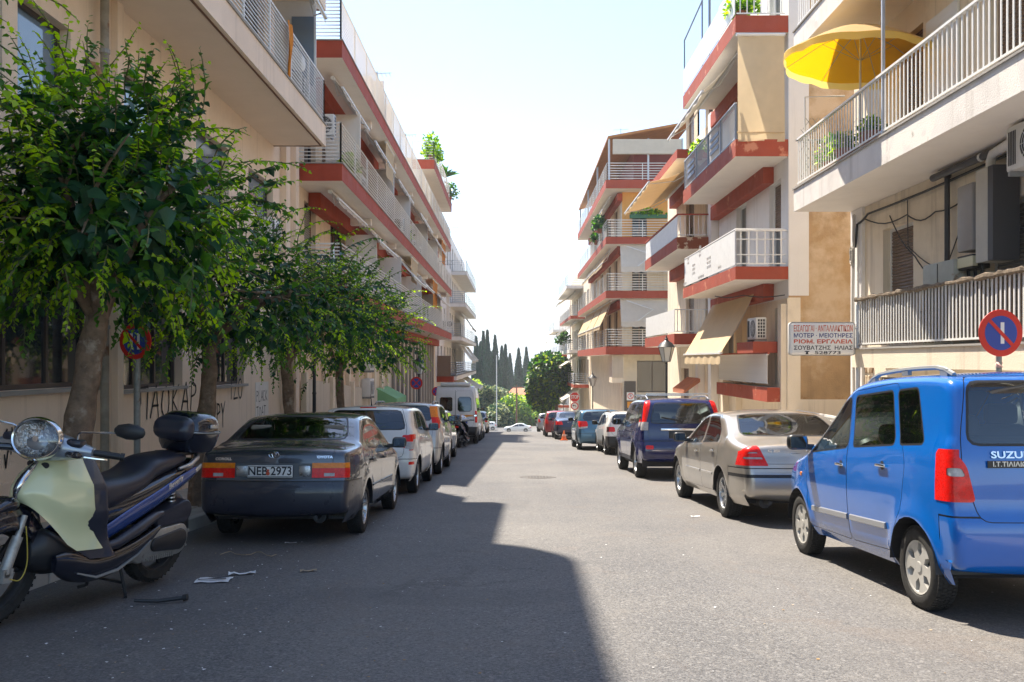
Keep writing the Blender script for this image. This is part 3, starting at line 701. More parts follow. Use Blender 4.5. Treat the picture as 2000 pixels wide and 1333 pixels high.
for i, (y0, y1, zt, dr, c_) in enumerate(((29.2, 31.2, 7.35, 1.1, 'canvas'), (46.5, 49.5, 4.36, 1.5, 'blind_orange'), (52.5, 55.5, 7.35, 1.4, 'blind_orange'), (36.5, 39, 4.36, 1.0, 'canvas'), (56, 58.5, 4.36, 1.6, 'canvas_white'))):
    clothmat('blind_orange', (.75, .30, .06), .4); M['blind_orange'] = MATS['blind_orange']
    t = thing('roll_blind', (-4.2, y0, zt), ['narrow beige blind under the top red band', 'orange blind under the middle red band', 'orange blind far along under the top red band', 'beige blind under the middle red band', 'white blind at the far end under the middle red band'][i], 'blind', 'hanging blinds of the long block')
    q = MB(); V = []
    for j in range(9):
        for k in range(9): V.append((-4.24+.02*math.sin(k*1.1+j*.3), y0+(y1-y0)*k/8, zt-dr*j/8))
    q.mesh(V, [(j*9+k, j*9+k+1, (j+1)*9+k+1, (j+1)*9+k) for j in range(8) for k in range(8)]); q.build('canvas', M[c_], t, 60, world=True, fix=False)
    q = MB(); q.cyl((-4.24, y0, zt), (-4.24, y1, zt), .04, n=8); q.build('roller', M['frame_white'], t, 40, world=True)
# green sign and awning of the shop
t = thing('shop_awning', (XW, 38, -1), 'small pale green shop awning beyond the lamp on the left', 'awning')
mb = MB(); mb.prism([(XW+.13, -1.05), (XW+.9, -1.45), (XW+.9, -1.80), (XW+.13, -1.55)], 'y', 33.2, 36.2); mb.build('canvas', mat('canvas_green', (.22, .45, .22), .8, var=.08), t, world=True)
# ---------------------------------------------------------------- L4: white block further down the left
L4 = thing('apartment_building', (XW, 75, G(75)), 'far white block on the left with stacked rounded balconies above the van', 'building')
ops = []
for zt in (-4.0, -1.1, 1.9, 4.9, 7.8):
    y = 61.5
    while y < 96: ops.append((y, y+1.5, zt+.05, zt+2.2)); y += 3.1
mb = body(L4, -18, XW, 60.1, 98, -9, 10.8, None, 'x1'); facade(mb, fl, 60.1, 98, -9, 10.8, ops); mb.build('wall', M['stucco_white'], L4, world=True)
for o in ops: window(L4, fl, *o, kind=random.choice('gs'), n=1)
mb = MB(); mb.box(XW+.01, -4.9, 60.3, 66, 7.8, 7.82); mb.build('roof_ledge', M['stucco_white'], L4, world=True)
for zt, ya in ((-1.1, 62), (1.9, 68), (4.9, 74), (7.8, 76)):
    b = slab(L4, XW+.002, -3.95, ya, 96, zt-.3, zt, 'stucco_white')
    hrail(b, [(XW+.05, ya+.05), (-4.0, ya+.05), (-4.0, 95.9)], zt+.03, .95, 6, 'rail_grey', .02, 2.6)
bb = slab(L4, XW+.002, -4.14, 61.2, 66, -1.5, -1.1, 'fascia_red')
mb = MB(); mb.box(XW+.05, -4.3, 61.0, 61.1, -1.1, .35); mb.build('mesh_screen', M['shutter_brown'], bb, world=True)
for i, (y0, y1, z, o, d) in enumerate(((76, 84, 1.4, 1.1, 1.4), (85, 93, 1.4, 1.0, 1.3), (70, 78, -1.6, 1.5, .9), (80, 90, 4.3, .9, 1.2), (80, 90, -1.6, 1.6, 1.0))):
    awning(1, -4.6, y0, y1, z, o, d, ['white awning on the far white block, nearest on its second balcony', 'white awning furthest along the second balcony of the far block', 'low white awning over the shop of the far block', 'awning high on the far white block', 'low far awning at the end of the white block'][i], 'canvas_white', .2)
ac((-4.9, 70.5, 1.9), '+x', 'air conditioner on the far white block, upper'); ac((-4.9, 66.5, 2.5), '-y', 'air conditioner on the near end of the far white block')
# ---------------------------------------------------------------- R1: beige block with the umbrella balcony
XR = 6.8; XRB = 5.6
R1 = thing('apartment_building', (XR, 12, G(12)), 'beige block on the right with wide white railed balconies and a yellow parasol', 'building')
fr1 = street(XR, -1)
o1 = [(14.75, 15.95, .29, 2.4), (11.3, 12.5, .29, 2.2), (8, 9.6, .5, 2.0)]
o2 = [(14.4, 15.3, 3.42, 5.6), (10.0, 12.4, 3.42, 5.6), (6.0, 8.6, 3.42, 5.6)]
o0 = [(13.4, 16.3, G(14)+.5, -.30), (9.5, 12.2, G(10)+.5, -.3)]
mb = body(R1, XR, 18, 1, 17.3, -3.2, 9.3, None, 'x0'); facade(mb, fr1, 1, 17.3, -3.2, 9.3, o0+o1+o2); mb.build('wall', M['stucco_cream'], R1, world=True)
for o in o1: window(R1, fr1, *o, kind='s', fm='frame_white')
for o in o2: window(R1, fr1, *o, kind='s', fm='frame_brown')
for o in o0:
    w = window(R1, fr1, *o, kind='g', fm='frame_dark', n=3)
    gb = MB()
    for i in range(int((o[1]-o[0])/.16)):
        u = o[0]+.08+.16*i; gb.tube([fr1.P(u, o[2]+.05, .02), fr1.P(u, o[3]-.03, .02)], .011, 4)
        for q in range(int((o[3]-o[2])/.3)): gb.lathe([(.055, -.008), (.07, 0), (.055, .008)], fr1.P(u+.08, o[2]+.15+.3*q, .02), (-1, 0, 0), 10)
    gb.build('window_grille', M['rail_white'], w, world=True)
# crazy paved stone cladding low on the wall
cl = [mat('clad_%s' % n_, c_, .8, var=.12, bump=.3) for n_, c_ in (('tan', (.45, .33, .20)), ('cream', (.58, .47, .33)), ('brown', (.30, .20, .12)))]
random.seed(5)
for i in range(7):
    for j in range(10):
        u = 16.42+i*.125; z = G(17)+.25+j*.25
        if j > 8 or u > 17.2: continue
        pb = MB(); pts = [(.5*math.cos(a)*.135*random.uniform(.8, 1.05), .5*math.sin(a)*.25*random.uniform(.8, 1.05)) for a in [k*math.pi/3+random.uniform(-.2, .2) for k in range(6)]]
        A = [fr1.P(u+p, z+q, .002) for p, q in pts]; B = [fr1.P(u+p*.93, z+q*.93, .03) for p, q in pts]
        pb.mesh(A+B, [(k, (k+1) % 6, 6+(k+1) % 6, 6+k) for k in range(6)]+[tuple(range(6, 12))]); pb.build('stone', random.choice(cl), R1, world=True)
for zt, yb in ((3.39, 8), (6.52, 8)):
    b = slab(R1, XRB, XR-.002, 1, 17.3, zt-.43, zt, 'fascia_white')
    vrail(b, [(XRB+.05, 6.0), (XRB+.05, 17.22), (XR-.04, 17.22)], zt+.03, .93, .125)
    sp = MB(); sp.m = 0; sp.box(XRB-.004, XRB-.001, -5.9, 17.2, zt-.43, zt-.34)
b = slab(R1, 6.15, XR-.002, 5, 15.75, -.12, .20, 'stucco_cream')
vrail(b, [(6.2, 7.5), (6.2, 15.68), (6.74, 15.68)], .22, .86, .10, cap=(.05, .03))
# reed mat tied on the railing, vines
mm_ = mat('reed_mat', (.17, .13, .09), .9, var=.5, vs=25)
mb = MB(); 
for i in range(135):
    y = 7.6+i*.06; mb.tube([(6.27+random.uniform(-.01, .01), y, .27), (6.27, y+random.uniform(-.015, .015), 1.09+random.uniform(-.01, .03))], .012, 3)
o = mb.build('reed_screen', mm_, b, world=True); o['kind'] = 'stuff'
mb = MB(); mb.tube([(6.17+random.uniform(-.01, .01), 7.6+i*.1, 1.10+random.uniform(-.015, .012)) for i in range(81)], [random.uniform(.022, .05) for _ in range(81)], 7); mb.build('rolled_mat', mm_, b, world=True)
mb = MB(); fr1.box(mb, 16.75, 17.3, -3.2, 2.955, .003, .07); mb.build('corner_pilaster', M['stucco_white'], R1, world=True)
mb = MB(); mb.box(XR+.02, XR+.2, 5, 15, 3.0, 3.2)
# red slatted awning panel / shutters already in windows; white door leaf
mb = MB(); fr1.box(mb, 13.2, 14.2, 3.42, 5.5, .01, .05); mb.build('white_door', M['frame_white'], R1, world=True)
# ---- pipes and cables along the soffit
t = thing('drain_pipe', (6.6, 12, 2.9), 'dark drain pipe running under the parasol balcony and down the beige wall', 'pipe')
mb = MB(); mb.cyl((6.60, 6, 2.86), (6.60, 13.65, 2.86), .055, n=10); mb.cyl((6.70, 13.4, 2.86), (6.70, 13.4, .95), .04, n=10); mb.cyl((6.58, 13.3, 2.86), (6.72, 13.4, 2.84), .05, n=10)
mb.build('pipe', mat('dark_pipe', (.045, .045, .05), .5, var=.2), t, 60, world=True)
mb = MB()
for y in (8, 10, 12.2): mb.cyl((6.60, y, 2.86), (6.60, y+.05, 2.86), .063, n=10)
mb.build('clamp', M['rail_white'], t, world=True)
def cable(pts, r, label, m='cable', sag=0.0, seg=6):
    P = []
    for a, b in zip(pts[:-1], pts[1:]):
        for i in range(seg):
            q = i/seg; P.append(Vector(a).lerp(Vector(b), q)-VZ*sag*math.sin(q*math.pi))
    P.append(Vector(pts[-1])); mb = MB(); mb.tube(P, r, 5)
    return tag(mb.build('cable', M[m], None, 60), label, 'cable', 'cables on the beige wall')
cable([(6.74, 6, 2.80), (6.74, 12, 2.80), (6.74, 16.5, 2.78), (6.70, 16.9, 2.65), (6.69, 16.95, 2.2)], .022, 'thick black cable bundle along the top of the beige wall', sag=.03)
cable([(6.77, 16.7, 2.72), (6.76, 14.9, 2.5), (6.76, 13.9, 2.38), (6.76, 12.6, 2.6)], .012, 'thin cable sagging across the beige wall to the boiler', sag=.12)
cable([(6.77, 15.6, 2.6), (6.76, 14.6, 1.75), (6.76, 13.8, 1.35), (6.76, 12.9, 1.25)], .011, 'cable slanting down past the shutter to the grey cabinet', sag=.1)
cable([(6.77, 14.9, 2.75), (6.76, 14.85, 1.95), (6.76, 13.6, 1.4), (6.76, 12.8, 2.5)], .009, 'thin wire hanging from the soffit beside the shutter', sag=.06)
cable([(6.76, 14.8, .6), (6.76, 13.9, 1.2), (6.76, 13.3, 1.45)], .009, 'short wire rising to the grey cabinet', sag=.07)
mb = MB(); random.seed(9)
for k in range(9):
    pts = []; r0 = random.uniform(.10, .19)
    for a in range(0, 360, 30): pts.append((6.66-.05*random.random(), 17.0+r0*.55*math.cos(R(a)), 2.05+r0*1.2*math.sin(R(a))+random.uniform(-.01, .01)))
    mb.tube(pts+[pts[0]], .009, 4)
mb.tube([(6.68, 17.0, 2.85), (6.66, 17.02, 1.0), (6.68, 17.0, -.8), (6.68, 17.0, -2.0)], .03, 6); mb.tube([(6.66, 16.93, 2.85), (6.64, 16.9, 1.2), (6.66, 16.95, -.1)], .012, 5)
tag(mb.build('cable_coil', M['cable_white'], None, 60), 'messy coil of telephone wires on the corner of the beige block', 'cable coil')
# boilers and boxes on the lower balcony
t = thing('water_heater', (6.5, 12.1, .9), 'grey boxed gas water heater with a white flue on the lower balcony', 'water heater')
mb = MB(); mb.box(6.42, 6.78, 11.75, 12.05, 1.35, 2.62); mb.build('casing', mat('heater_box', (.50, .47, .40), .5, var=.08), t, world=True)
mb = MB(); mb.box(6.42, 6.78, 11.62, 11.745, 1.35, 2.62); mb.build('side_panel', mat('heater_dark', (.05, .05, .055), .5), t, world=True)
mb = MB(); mb.rbox((6.6, 12.38, 2.03), (.34, .42, .95), .03, 2); mb.build('boiler', mat('boiler_grey', (.30, .28, .26), .45, var=.06), t, 40, world=True)
mb = MB(); mb.tube([(6.6, 12.0, 2.6), (6.6, 12.0, 2.75), (6.58, 11.9, 2.83), (6.5, 11.2, 2.86), (6.42, 10.3, 2.88)], .065, 12); mb.build('flue', M['rail_white'], t, 60, world=True)
mb = MB()
for i in range(6): mb.tube([(6.55, 12.1+.09*i, 1.5), (6.55+.03*(i % 2), 12.1+.09*i, 1.15), (6.6, 11.9+.05*i, .9), (6.62, 11.9, .6)], .014, 5)
mb.box(6.45, 6.7, 12.2, 12.6, 1.3, 1.5); mb.build('pipes', M['dark_metal'], t, world=True)
mb = MB(); mb.box(6.43, 6.5, 12.15, 12.62, 1.33, 1.47); mb.build('lower_cover', mat('cream_plastic', (.62, .58, .38), .5), t, world=True)
t = thing('metal_cabinet', (6.5, 13.2, .2), 'low grey green metal cabinet against the beige wall behind the railing', 'cabinet')
mb = MB(); mb.rbox((6.58, 13.05, .85), (.40, .95, 1.25), .02, 2); mb.build('carcass', mat('cabinet_grey', (.36, .36, .30), .6, var=.12, stain=((.22, .14, .08), 4, .64, .08)), t, 40, world=True)
mb = MB(); mb.box(6.372, 6.378, 13.04, 13.055, .3, 1.45); mb.build('door_gap', M['plastic_black'], t, world=True)
ac((6.35, 10.55, 2.35), '-x', 'air conditioner hung on the beige wall at the right edge beside the flue')
# parasol on the balcony
ux, uy, uz = 5.98, 14.95, 3.42
t = thing('parasol', (ux, uy, uz), 'open yellow parasol with a white top edge on the white railed balcony', 'parasol')
mb = MB(); mb.cyl((ux, uy, uz), (ux, uy, 5.75), .02, n=8); mb.build('pole', M['rail_grey'], t, 60, world=True)
def parasol():
    zt, zr, rr = 5.72, 5.18, 1.28; n = 8; can = MB(); trim = MB(); V = []
    def pt(a, q, off=0):
        edge = 1-.055*(1-abs(math.cos(a*n/2)))*1.0; r_ = rr*q*edge
        z = zt-(zt-zr)*(q**1.5)+off; x_, y_ = r_*math.cos(a), r_*math.sin(a)
        return (ux+x_, uy+y_, z-.10*x_)
    na, nq = 64, 8
    for off, mm in ((.0, 0), (.006, 1)):
        V = [pt(2*math.pi*i/na+R(10), q/nq, off) for q in range(1, nq+1) for i in range(na)]
        F = [(q*na+i, q*na+(i+1) % na, (q+1)*na+(i+1) % na, (q+1)*na+i) for q in range(nq-1) for i in range(na)]
        can.mesh(V, F, mm); b0 = len(can.V); can.mesh([pt(0, 0, off)]+V[:na], [(0, 1+i, 1+(i+1) % na) for i in range(na)], mm)
    can.build('canopy', [M['canvas_yellow'], clothmat('canvas_pale', (.86, .80, .58), .75)], t, 50, world=True, fix=False)
    V = []; 
    for i in range(na+1):
        a = 2*math.pi*i/na+R(10); p = pt(a, 1, .003); V += [p, (p[0]*1+.006*math.cos(a), p[1]+.006*math.sin(a), p[2]-.12-.012*math.sin(i*1.7))]
    trim.mesh(V, [(2*i, 2*i+2, 2*i+3, 2*i+1) for i in range(na)]); trim.build('valance', clothmat('canvas_cream', (.86, .70, .22), .6), t, 50, world=True, fix=False)
    rb = MB()
    for k in range(n):
        a = 2*math.pi*(k+.0)/n+R(10); rb.tube([pt(a, .02, -.02), pt(a, .5, -.02), pt(a, 1.0, -.01)], .006, 4); p = pt(a, .5, -.02); rb.tube([p, (ux, uy, 5.15)], .005, 4)
    rb.build('rib', M['grey_metal'], t, world=True)
parasol()
t = thing('bracket_pole', (5.66, 13.2, 3.4), 'upright grey pole with a bent arm in front of the parasol', 'pole')
mb = MB(); mb.box(5.635, 5.68, 13.25, 13.29, 3.4, 5.75); mb.box(5.635, 6.35, 13.25, 13.29, 5.75, 5.79); mb.build('bar', M['rail_grey'], t, world=True)
t = thing('wall_lamp', (6.4, 10.0, 6.0), 'white globe lamp under the upper balcony ceiling', 'lamp')
mb = MB(); mb.lathe([(0, -.14), (.09, -.12), (.13, -.02), (.12, .06), (.06, .10), (.05, .16)], (6.2, 10.6, 5.7), (.3, .2, 1), 14); mb.tube([(6.25, 10.6, 5.85), (6.3, 10.6, 6.08)], .012, 5); mb.build('shade', M['ac_white'], t, 50, world=True)
# trellis, plants and pots at the far end of the parasol balcony
t = thing('trellis', (6.4, 16.9, 3.42), 'diamond wire trellis at the far end of the parasol balcony', 'trellis')
mb = MB()
for i in range(-6, 14):
    for sgn in (1, -1):
        p0 = (5.7+i*.13, 17.12, 3.45); a = [(5.7+i*.13+sgn*q*.16, 17.12, 3.45+q*.22) for q in range(7)]; a = [p for p in a if 5.65 < p[0] < 6.95]
        if len(a) > 1: mb.tube(a, .006, 4)
mb.build('wire', M['grey_metal'], t, world=True)
mb = MB(); mb.tube([(5.72, 17.0, 3.4), (5.72, 17.0, 5.15), (6.5, 17.0, 5.17)], .018, 6); mb.build('frame', M['rail_white'], t, world=True)
# ---------------------------------------------------------------- R2: white block with red edged balconies
R2 = thing('apartment_building', (XR, 25, G(25)), 'white block on the right with flaking red balcony edges behind the shop sign', 'building')
fr2 = street(XR, -1); YA, YB = 21.4, 28.6
o2 = []
for zt in (2.32, 5.45, 8.5): o2 += [(22.0, 23.0, zt+.02, zt+2.3), (25.2, 26.4, zt+.02, zt+2.3)]
og = [(21.7, 22.5, -.6, 1.35), (24.3, 25.2, -.65, 1.2), (26.2, 28.2, -.65, 1.2)]
mb = body(R2, XR, 18, YA, YB, -4.2, 11.6, None, 'x0 y0'); facade(mb, fr2, YA, YB, 1.55, 11.6, o2); mb.build('wall', M['stucco_white'], R2, world=True)
mb = MB(); facade(mb, fr2, YA, YB, -4.2, 1.55, og); mb.build('ground_floor_wall', M['stucco_cream'], R2, world=True)
mb = MB(); mb.face([(XR, YA, 1.6), (7.3, YA, 1.6), (7.3, YA, 11.6), (XR, YA, 11.6)]); mb.build('painted_side_wall', M['stucco_white'], R2, world=True)
mb = MB(); mb.face([(7.3, YA, -1.0), (18, YA, -1.0), (18, YA, 11.6), (7.3, YA, 11.6)]); mb.face([(XR, YA, -1.0), (7.3, YA, -1.0), (7.3, YA, 1.6), (XR, YA, 1.6)]); mb.build('bare_side_wall', M['render_ochre'], R2, world=True)
mb = MB(); mb.box(XR-.02, 18, YA-.05, YA-.002, -4.2, -.95); mb.box(XR-.04, XR+.28, YA-.04, YA-.003, -4, 1.55); mb.build('side_plinth', M['stucco_cream'], R2, world=True)
for o in o2: window(R2, fr2, *o, kind='h' if o[0] < 23 else 'g', fm='frame_white')
for i, o in enumerate(og): window(R2, fr2, *o, kind='g', fm='frame_brown')
XB2 = 5.5
def balc2(zt, th, rail):
    b = slab(R2, XB2, XR-.002, YA+.02, 28, zt-th, zt, 'fascia_red_worn', lip=False)
    mb = MB(); mb.box(XR-.28, XR-.003, YA+1.2, YB, zt-th-.42, zt-th-.003); mb.build('red_beam', M['fascia_red_worn'], b, world=True)
    return b
b1 = balc2(2.32, .32, 0); b2 = balc2(5.45, .42, 0); b3 = balc2(8.5, .42, 0)
# level 1: white perforated panel rail along the street, tube rail at the near end
fr = Fr((XB2+.03, 0, 0), (0, 1, 0), (-1, 0, 0))
mb = MB(); ho = []
random.seed(21)
for (ca, cz, na, nz) in ((27.2, .62, 2, 2), (25.5, .66, 2, 3), (26.3, .22, 3, 3), (24.2, .20, 4, 3), (25.1, .02, 6, 1), (27.6, .02, 4, 1), (23.0, .05, 3, 1)):
    for i in range(na):
        for j in range(nz): ho.append((ca+i*.14, ca+i*.14+.09, 2.40+cz+j*.12, 2.40+cz+j*.12+.08))
facade(mb, fr, 21.6, 27.9, 2.38, 3.22, ho, .012); mb.build('perforated_panel', M['rail_white'], b1, world=True)
mb = MB(); mb.tube([(XB2+.05, 27.9, 3.25), (XB2+.05, 21.55, 3.25), (XR-.05, 21.55, 3.25)], .03, 6); mb.build('handrail', M['rail_white'], b1, world=True)
vrail(b1, [(XB2+.05, 21.5), (XR-.05, 21.5)], 2.32, .88, .21, bar=(.03, .015)); 
mb = MB(); mb.tube([(XB2+.05, 21.5, 3.0), (XR-.05, 21.5, 3.0)], .014, 5); mb.tube([(XB2+.05, 21.5, 2.62), (XR-.05, 21.5, 2.62)], .014, 5); mb.build('cross_bar', M['rail_white'], b1, world=True)
# level 2: bluish bars in panels
vrail(b2, [(XB2+.05, 21.6), (XB2+.05, 27.9)], 5.45, .92, .13, m='rail_grey', bar=(.022, .014))
mb = MB()
for y in (21.6, 23.1, 24.6, 26.2, 27.9): mb.box(XB2+.03, XB2+.08, y-.02, y+.02, 5.45, 6.4)
for y in (23.3, 26.4): 
    for k in range(3): mb.box(XB2+.02, XB2+.03, y, y+1.0, 5.7+.18*k, 5.8+.18*k)
mb.build('panel', M['rail_blue'], b2, world=True)
mb = MB(); mb.box(XR-.75, XR-.05, 21.8, 21.84, 5.45, 6.6)
# top level rail: grey panels
mb = MB(); fr.box(mb, 21.6, 28.0, 8.6, 9.35, -.01, .01); mb.build('metal_panel', M['rail_white'], b3, world=True)
vrail(b3, [(XB2+.05, 21.5), (XR-.05, 21.5)], 8.5, .95, .2)
mb = MB(); mb.tube([(XB2+.05, 28, 8.6), (XB2+.05, 28, 10.3), (XB2+.05, 25.4, 10.5), (XB2+.05, 25.4, 8.6)], .025, 5); mb.tube([(XB2+.05, 25.4, 10.5), (XB2+.05, 24.5, 11.2), (XB2+.05, 24.5, 8.6)], .025, 5); mb.build('pergola_frame', M['rail_blue'], b3, world=True)
# the hanging blind at the near end
t = thing('balcony_blind', (6.1, 21.45, 8.0), 'beige canvas blind hanging full height at the near end of the second red balcony', 'blind')
V = []; F = []; n = 14
for j in range(n+1):
    for i in range(9): V.append((XB2+.06+1.15*i/8, YA+.03+.02*math.sin(i*.9+j*.2)-.02*(j/n), 8.02-2.62*j/n-.012*math.sin(i*1.1)*(j/n)))
mb = MB(); mb.mesh(V, [(j*9+i, j*9+i+1, (j+1)*9+i+1, (j+1)*9+i) for j in range(n) for i in range(8)]); mb.build('canvas', M['canvas'], t, 60, world=True, fix=False)
mb = MB(); mb.cyl((XB2+.02, YA+.03, 8.03), (6.72, YA+.03, 8.03), .045, n=8); mb.build('roller', M['frame_white'], t, 40, world=True)
mb = MB(); mb.cyl((XB2+.04, YA+.01, 5.62), (6.68, YA+.01, 5.62), .018, n=8); mb.build('hem_bar', M['canvas'], t, 40, world=True)
awning(-1, XR-.9, 22.6, 27.6, 8.0, .95, 1.0, 'long awning sloping from under the top red balcony', 'canvas_white', .1)
awning(-1, XR-.2, 23.4, 28.4, 1.92, .98, 1.72, 'large cream awning let down over the ground floor beside the street lamp', 'canvas', .28)
ac((6.35, 22.6, 6.75), '-x', 'black shaded air conditioner on the second red balcony behind the blind')
ac((6.30, 22.4, .53), '-x', 'air conditioner on a small red ledge beside the shop sign')
mb = MB(); mb.box(6.02, XR-.003, 21.75, 23.3, .20, .48); mb.build('red_ledge', M['fascia_red'], R2, world=True)
# mezzanine balcony with patterned rail low on the facade
b = slab(R2, 6.3, XR-.002, 21.5, 26.8, -1.02, -.66, 'fascia_red_worn', lip=False)
vrail(b, [(6.34, 21.6), (6.34, 26.7)], -.64, .78, .085, m='rail_white', bar=(.05, .01)); 
mb = MB(); mb.tube([(6.34, 26.8, .19), (6.34, 21.5, .19)], .028, 5); mb.build('top_bar', M['fascia_red'], b, world=True)
mb = MB()
for i in range(30): fr2.box(mb, 22.1+i*.11, 22.1+i*.11+.09, -3.4, -1.75, .003, .03)
mb.build('garage_slats', M['panel_rib'], R2, world=True)
for a_, b_ in ((21.42, 21.7), (25.75, 26.0), (27.3, 27.6)): mb = MB(); fr2.box(mb, a_, b_, -4.2, 1.4, .003, .18); mb.build('pier', M['stucco_cream'], R2, world=True)
cable([(6.72, 21.45, 1.62), (6.0, 22.6, 1.70), (5.6, 24, 1.78)], .014, 'black wire strung under the lowest red balcony', sag=.05)
mb = MB(); mb.tube([(7.5, 20.9, -1.0), (7.5, 20.9, -2.6)], .03, 5)
# yard gate between the blocks
t = thing('yard_gate', (7.2, 18.5, G(18)), 'pale slatted yard gate between the beige and white blocks', 'gate')
mb = MB(); mb.box(6.95, 7.0, 17.35, 21.3, G(19)+1.25, G(19)+1.3); mb.box(6.95, 7.0, 17.35, 21.3, G(19)+.25, G(19)+.3); mb.build('gate_frame', M['rail_white'], t, world=True)
mb = MB(); mb.box(-.012, .012, -.035, .035, 0, 1.2); me = mb.data('slat', M['rail_white'])
for i in range(30): inst(me, 'slat', t, WM[t.name].inverted() @ Vector((6.975, 17.45+i*.13, G(19)+.1)))
# ---------------------------------------------------------------- R3
R3 = thing('apartment_building', (XR, 33, G(33)), 'narrow pale block with a peeling balcony between the white block and the corner block', 'building')
YA3, YB3 = 28.65, 38.0
o3 = []
for zt in (.95, 4.1, 7.2): o3 += [(29.4, 30.6, zt+.02, zt+2.3), (32.5, 34, zt+.02, zt+2.3)]
og = [(29.5, 30.3, -3.0, .1), (31.3, 32.3, -3.0, .1), (33.5, 35, -3.6, -.3)]
mb = body(R3, XR, 16, YA3, YB3, -5, 8.2, None, 'x0'); facade(mb, street(XR, -1), YA3, YB3, -5, 8.2, o3+og); mb.build('wall', M['stucco_cream'], R3, world=True)
for o in o3+og: window(R3, fr2, *o, kind=random.choice('gsh'), fm='frame_brown')
for a_, b_, t_ in ((28.66, 29.1, 8.2), (30.7, 31.1, .3)): mb = MB(); fr2.box(mb, a_, b_, -5, t_, .004, .25); mb.build('pilaster', M['stucco_white'], R3, world=True)
b = slab(R3, 5.5, XR-.002, 29, 36, 3.72, 4.12, 'fascia_red', mend='fascia_rust', lip=False)
fr = Fr((5.53, 0, 0), (0, 1, 0), (-1, 0, 0)); mb = MB(); fr.box(mb, 29.1, 35.9, 4.15, 4.82, -.01, .01); mb.build('rail_panel', M['rail_white'], b, world=True)
mb = MB(); mb.box(5.50, 5.56, 29, 36, 4.86, 4.90); mb.box(5.56, 6.75, 29.0, 29.06, 4.86, 4.90); mb.build('handrail', M['fascia_red'], b, world=True)
vrail(b, [(5.55, 29.06), (6.75, 29.06)], 4.12, .74, .16)
b = slab(R3, 5.5, XR-.002, 29, 36, 6.75, 7.05, 'fascia_red', lip=False); mb = MB(); mb.box(5.52, 6.7, 29.0, 29.05, 7.1, 7.5)
b = slab(R3, 5.5, XR-.002, 29.5, 36, .55, .92, 'fascia_red', lip=False)
mb = MB(); fr.box(mb, 29.6, 35.9, .98, 1.75, -.01, .01); mb.build('rail_panel', M['rail_white'], b, world=True); vrail(b, [(5.55, 29.55), (6.75, 29.55)], .92, .8, .15)
mb = MB()
for zt in (3.7, 6.73): mb.box(XR-.3, XR-.004, 29.1, 36, zt-.45, zt-.003)
mb.build('red_beam', M['fascia_red'], R3, world=True)
awning(-1, 6.3, 29.2, 35.5, 6.6, 1.7, .6, 'dark lined awning above the peeling balcony', 'canvas', .1)
ac((6.3, 29.5, 1.0+1.6), '-y', 'air conditioner under the peeling balcony beside the tall blind')
t = thing('porch_roof', (6.3, 30.5, -.8), 'small red tiled porch roof beside the street lamp', 'roof')
mb = MB(); mb.prism([(XR-.27, -.62), (5.95, -1.05), (5.95, -1.15), (XR-.27, -.74)], 'y', 30.2, 32.2); mb.build('tiles', M['tile'], t, world=True)
mb = MB()
for i in range(9): mb.tube([(XR-.3, 30.35+i*.22, -.62), (5.95, 30.35+i*.22, -1.04)], .045, 6)
mb.build('ridge_tile', M['tile'], t, 40, world=True)
# ---------------------------------------------------------------- R4: corner block
R4 = thing('apartment_building', (6.7, 60, G(60)), 'corner block with four wraparound red edged balconies and an orange side wall', 'building')
XC = 6.6; YN = 52.2
on = []; os_ = []
for zt in (.84, 4.1, 7.26): on += [(7.2, 8.1, zt+.02, zt+2.3)]; os_ += [(54.5, 56.2, zt+.02, zt+2.3), (58, 60.5, zt+.02, zt+2.3), (63, 65, zt+.02, zt+2.3), (67.5, 70, zt+.02, zt+2.3)]
frn = nearside(YN); frs = street(XC, -1)
mb = body(R4, XC, 20, YN, 73, -7.5, 10.3, None, 'x0 y0')
facade(mb, frs, YN, 73, -7.5, 10.3, os_); facade(mb, frn, XC, 20, .4, 7.26, on[:2]); mb.build('wall', M['stucco_cream'], R4, world=True)
mb = MB(); facade(mb, frn, XC, 20, 7.26, 10.3, on[2:]); mb.build('orange_wall', M['stucco_orange'], R4, world=True)
og = [(7.5, 9.4, -1.9, .0), (7.5, 9.4, -4.2, -2.1), (6.75, 7.3, -4.3, -1.7), (9.7, 11, -4.2, 0)]
mb = MB(); facade(mb, frn, XC, 20, -7.5, .4, og, .3); mb.build('ground_floor_wall', M['stucco_cream'], R4, world=True)
for o in og: window(R4, frn, *o, kind='g', dep=.3, n=2)
for o in on+[]: window(R4, frn, *o, kind='g', fm='frame_brown')
for o in os_: window(R4, frs, *o, kind=random.choice('gs'), fm='frame_brown')
mb = MB(); mb.box(5.9, XC-.01, 51.3, YN+.6, -1.3, .35); mb.build('corner_bay', M['stucco_cream'], R4, world=True)
mb = MB()
for i in range(13): mb.box(5.9+i*.052, 5.9+i*.052+.03, 51.26, 51.297, -1.0, .34)
mb.build('ribbed_panel', M['panel_rib'], R4, world=True)
mb = MB(); mb.box(XC-.01, 12, YN-.12, YN-.003, .05, .38); mb.build('lintel', M['stucco_cream'], R4, world=True)
for zb, zt in ((.36, .84), (3.66, 4.1), (6.84, 7.26), (10.1, 10.6)):
    top = zt > 10
    b = slab(R4, 5.5, 14, 51, 73, zb, zt, 'fascia_red', lip=False)
    hrail(b, [(13.9, 51.08), (5.58, 51.08), (5.58, 72.9)], zt, 1.0, 7, 'rail_white' if zt != 7.26 else 'rail_white', .02, 2.1)
    if zt < 10:
        mb = MB(); mb.box(XC-.3, XC-.003, 52, 72, zt+2.3, zt+2.74 if zt < 9 else zt+2.5); mb.build('red_beam', M['fascia_red'], b, world=True)
mb = body(R4, 7.6, 19, 54.5, 72, 10.6, 13.2, None); mb.build('penthouse_wall', M['shutter_red'], R4, world=True)
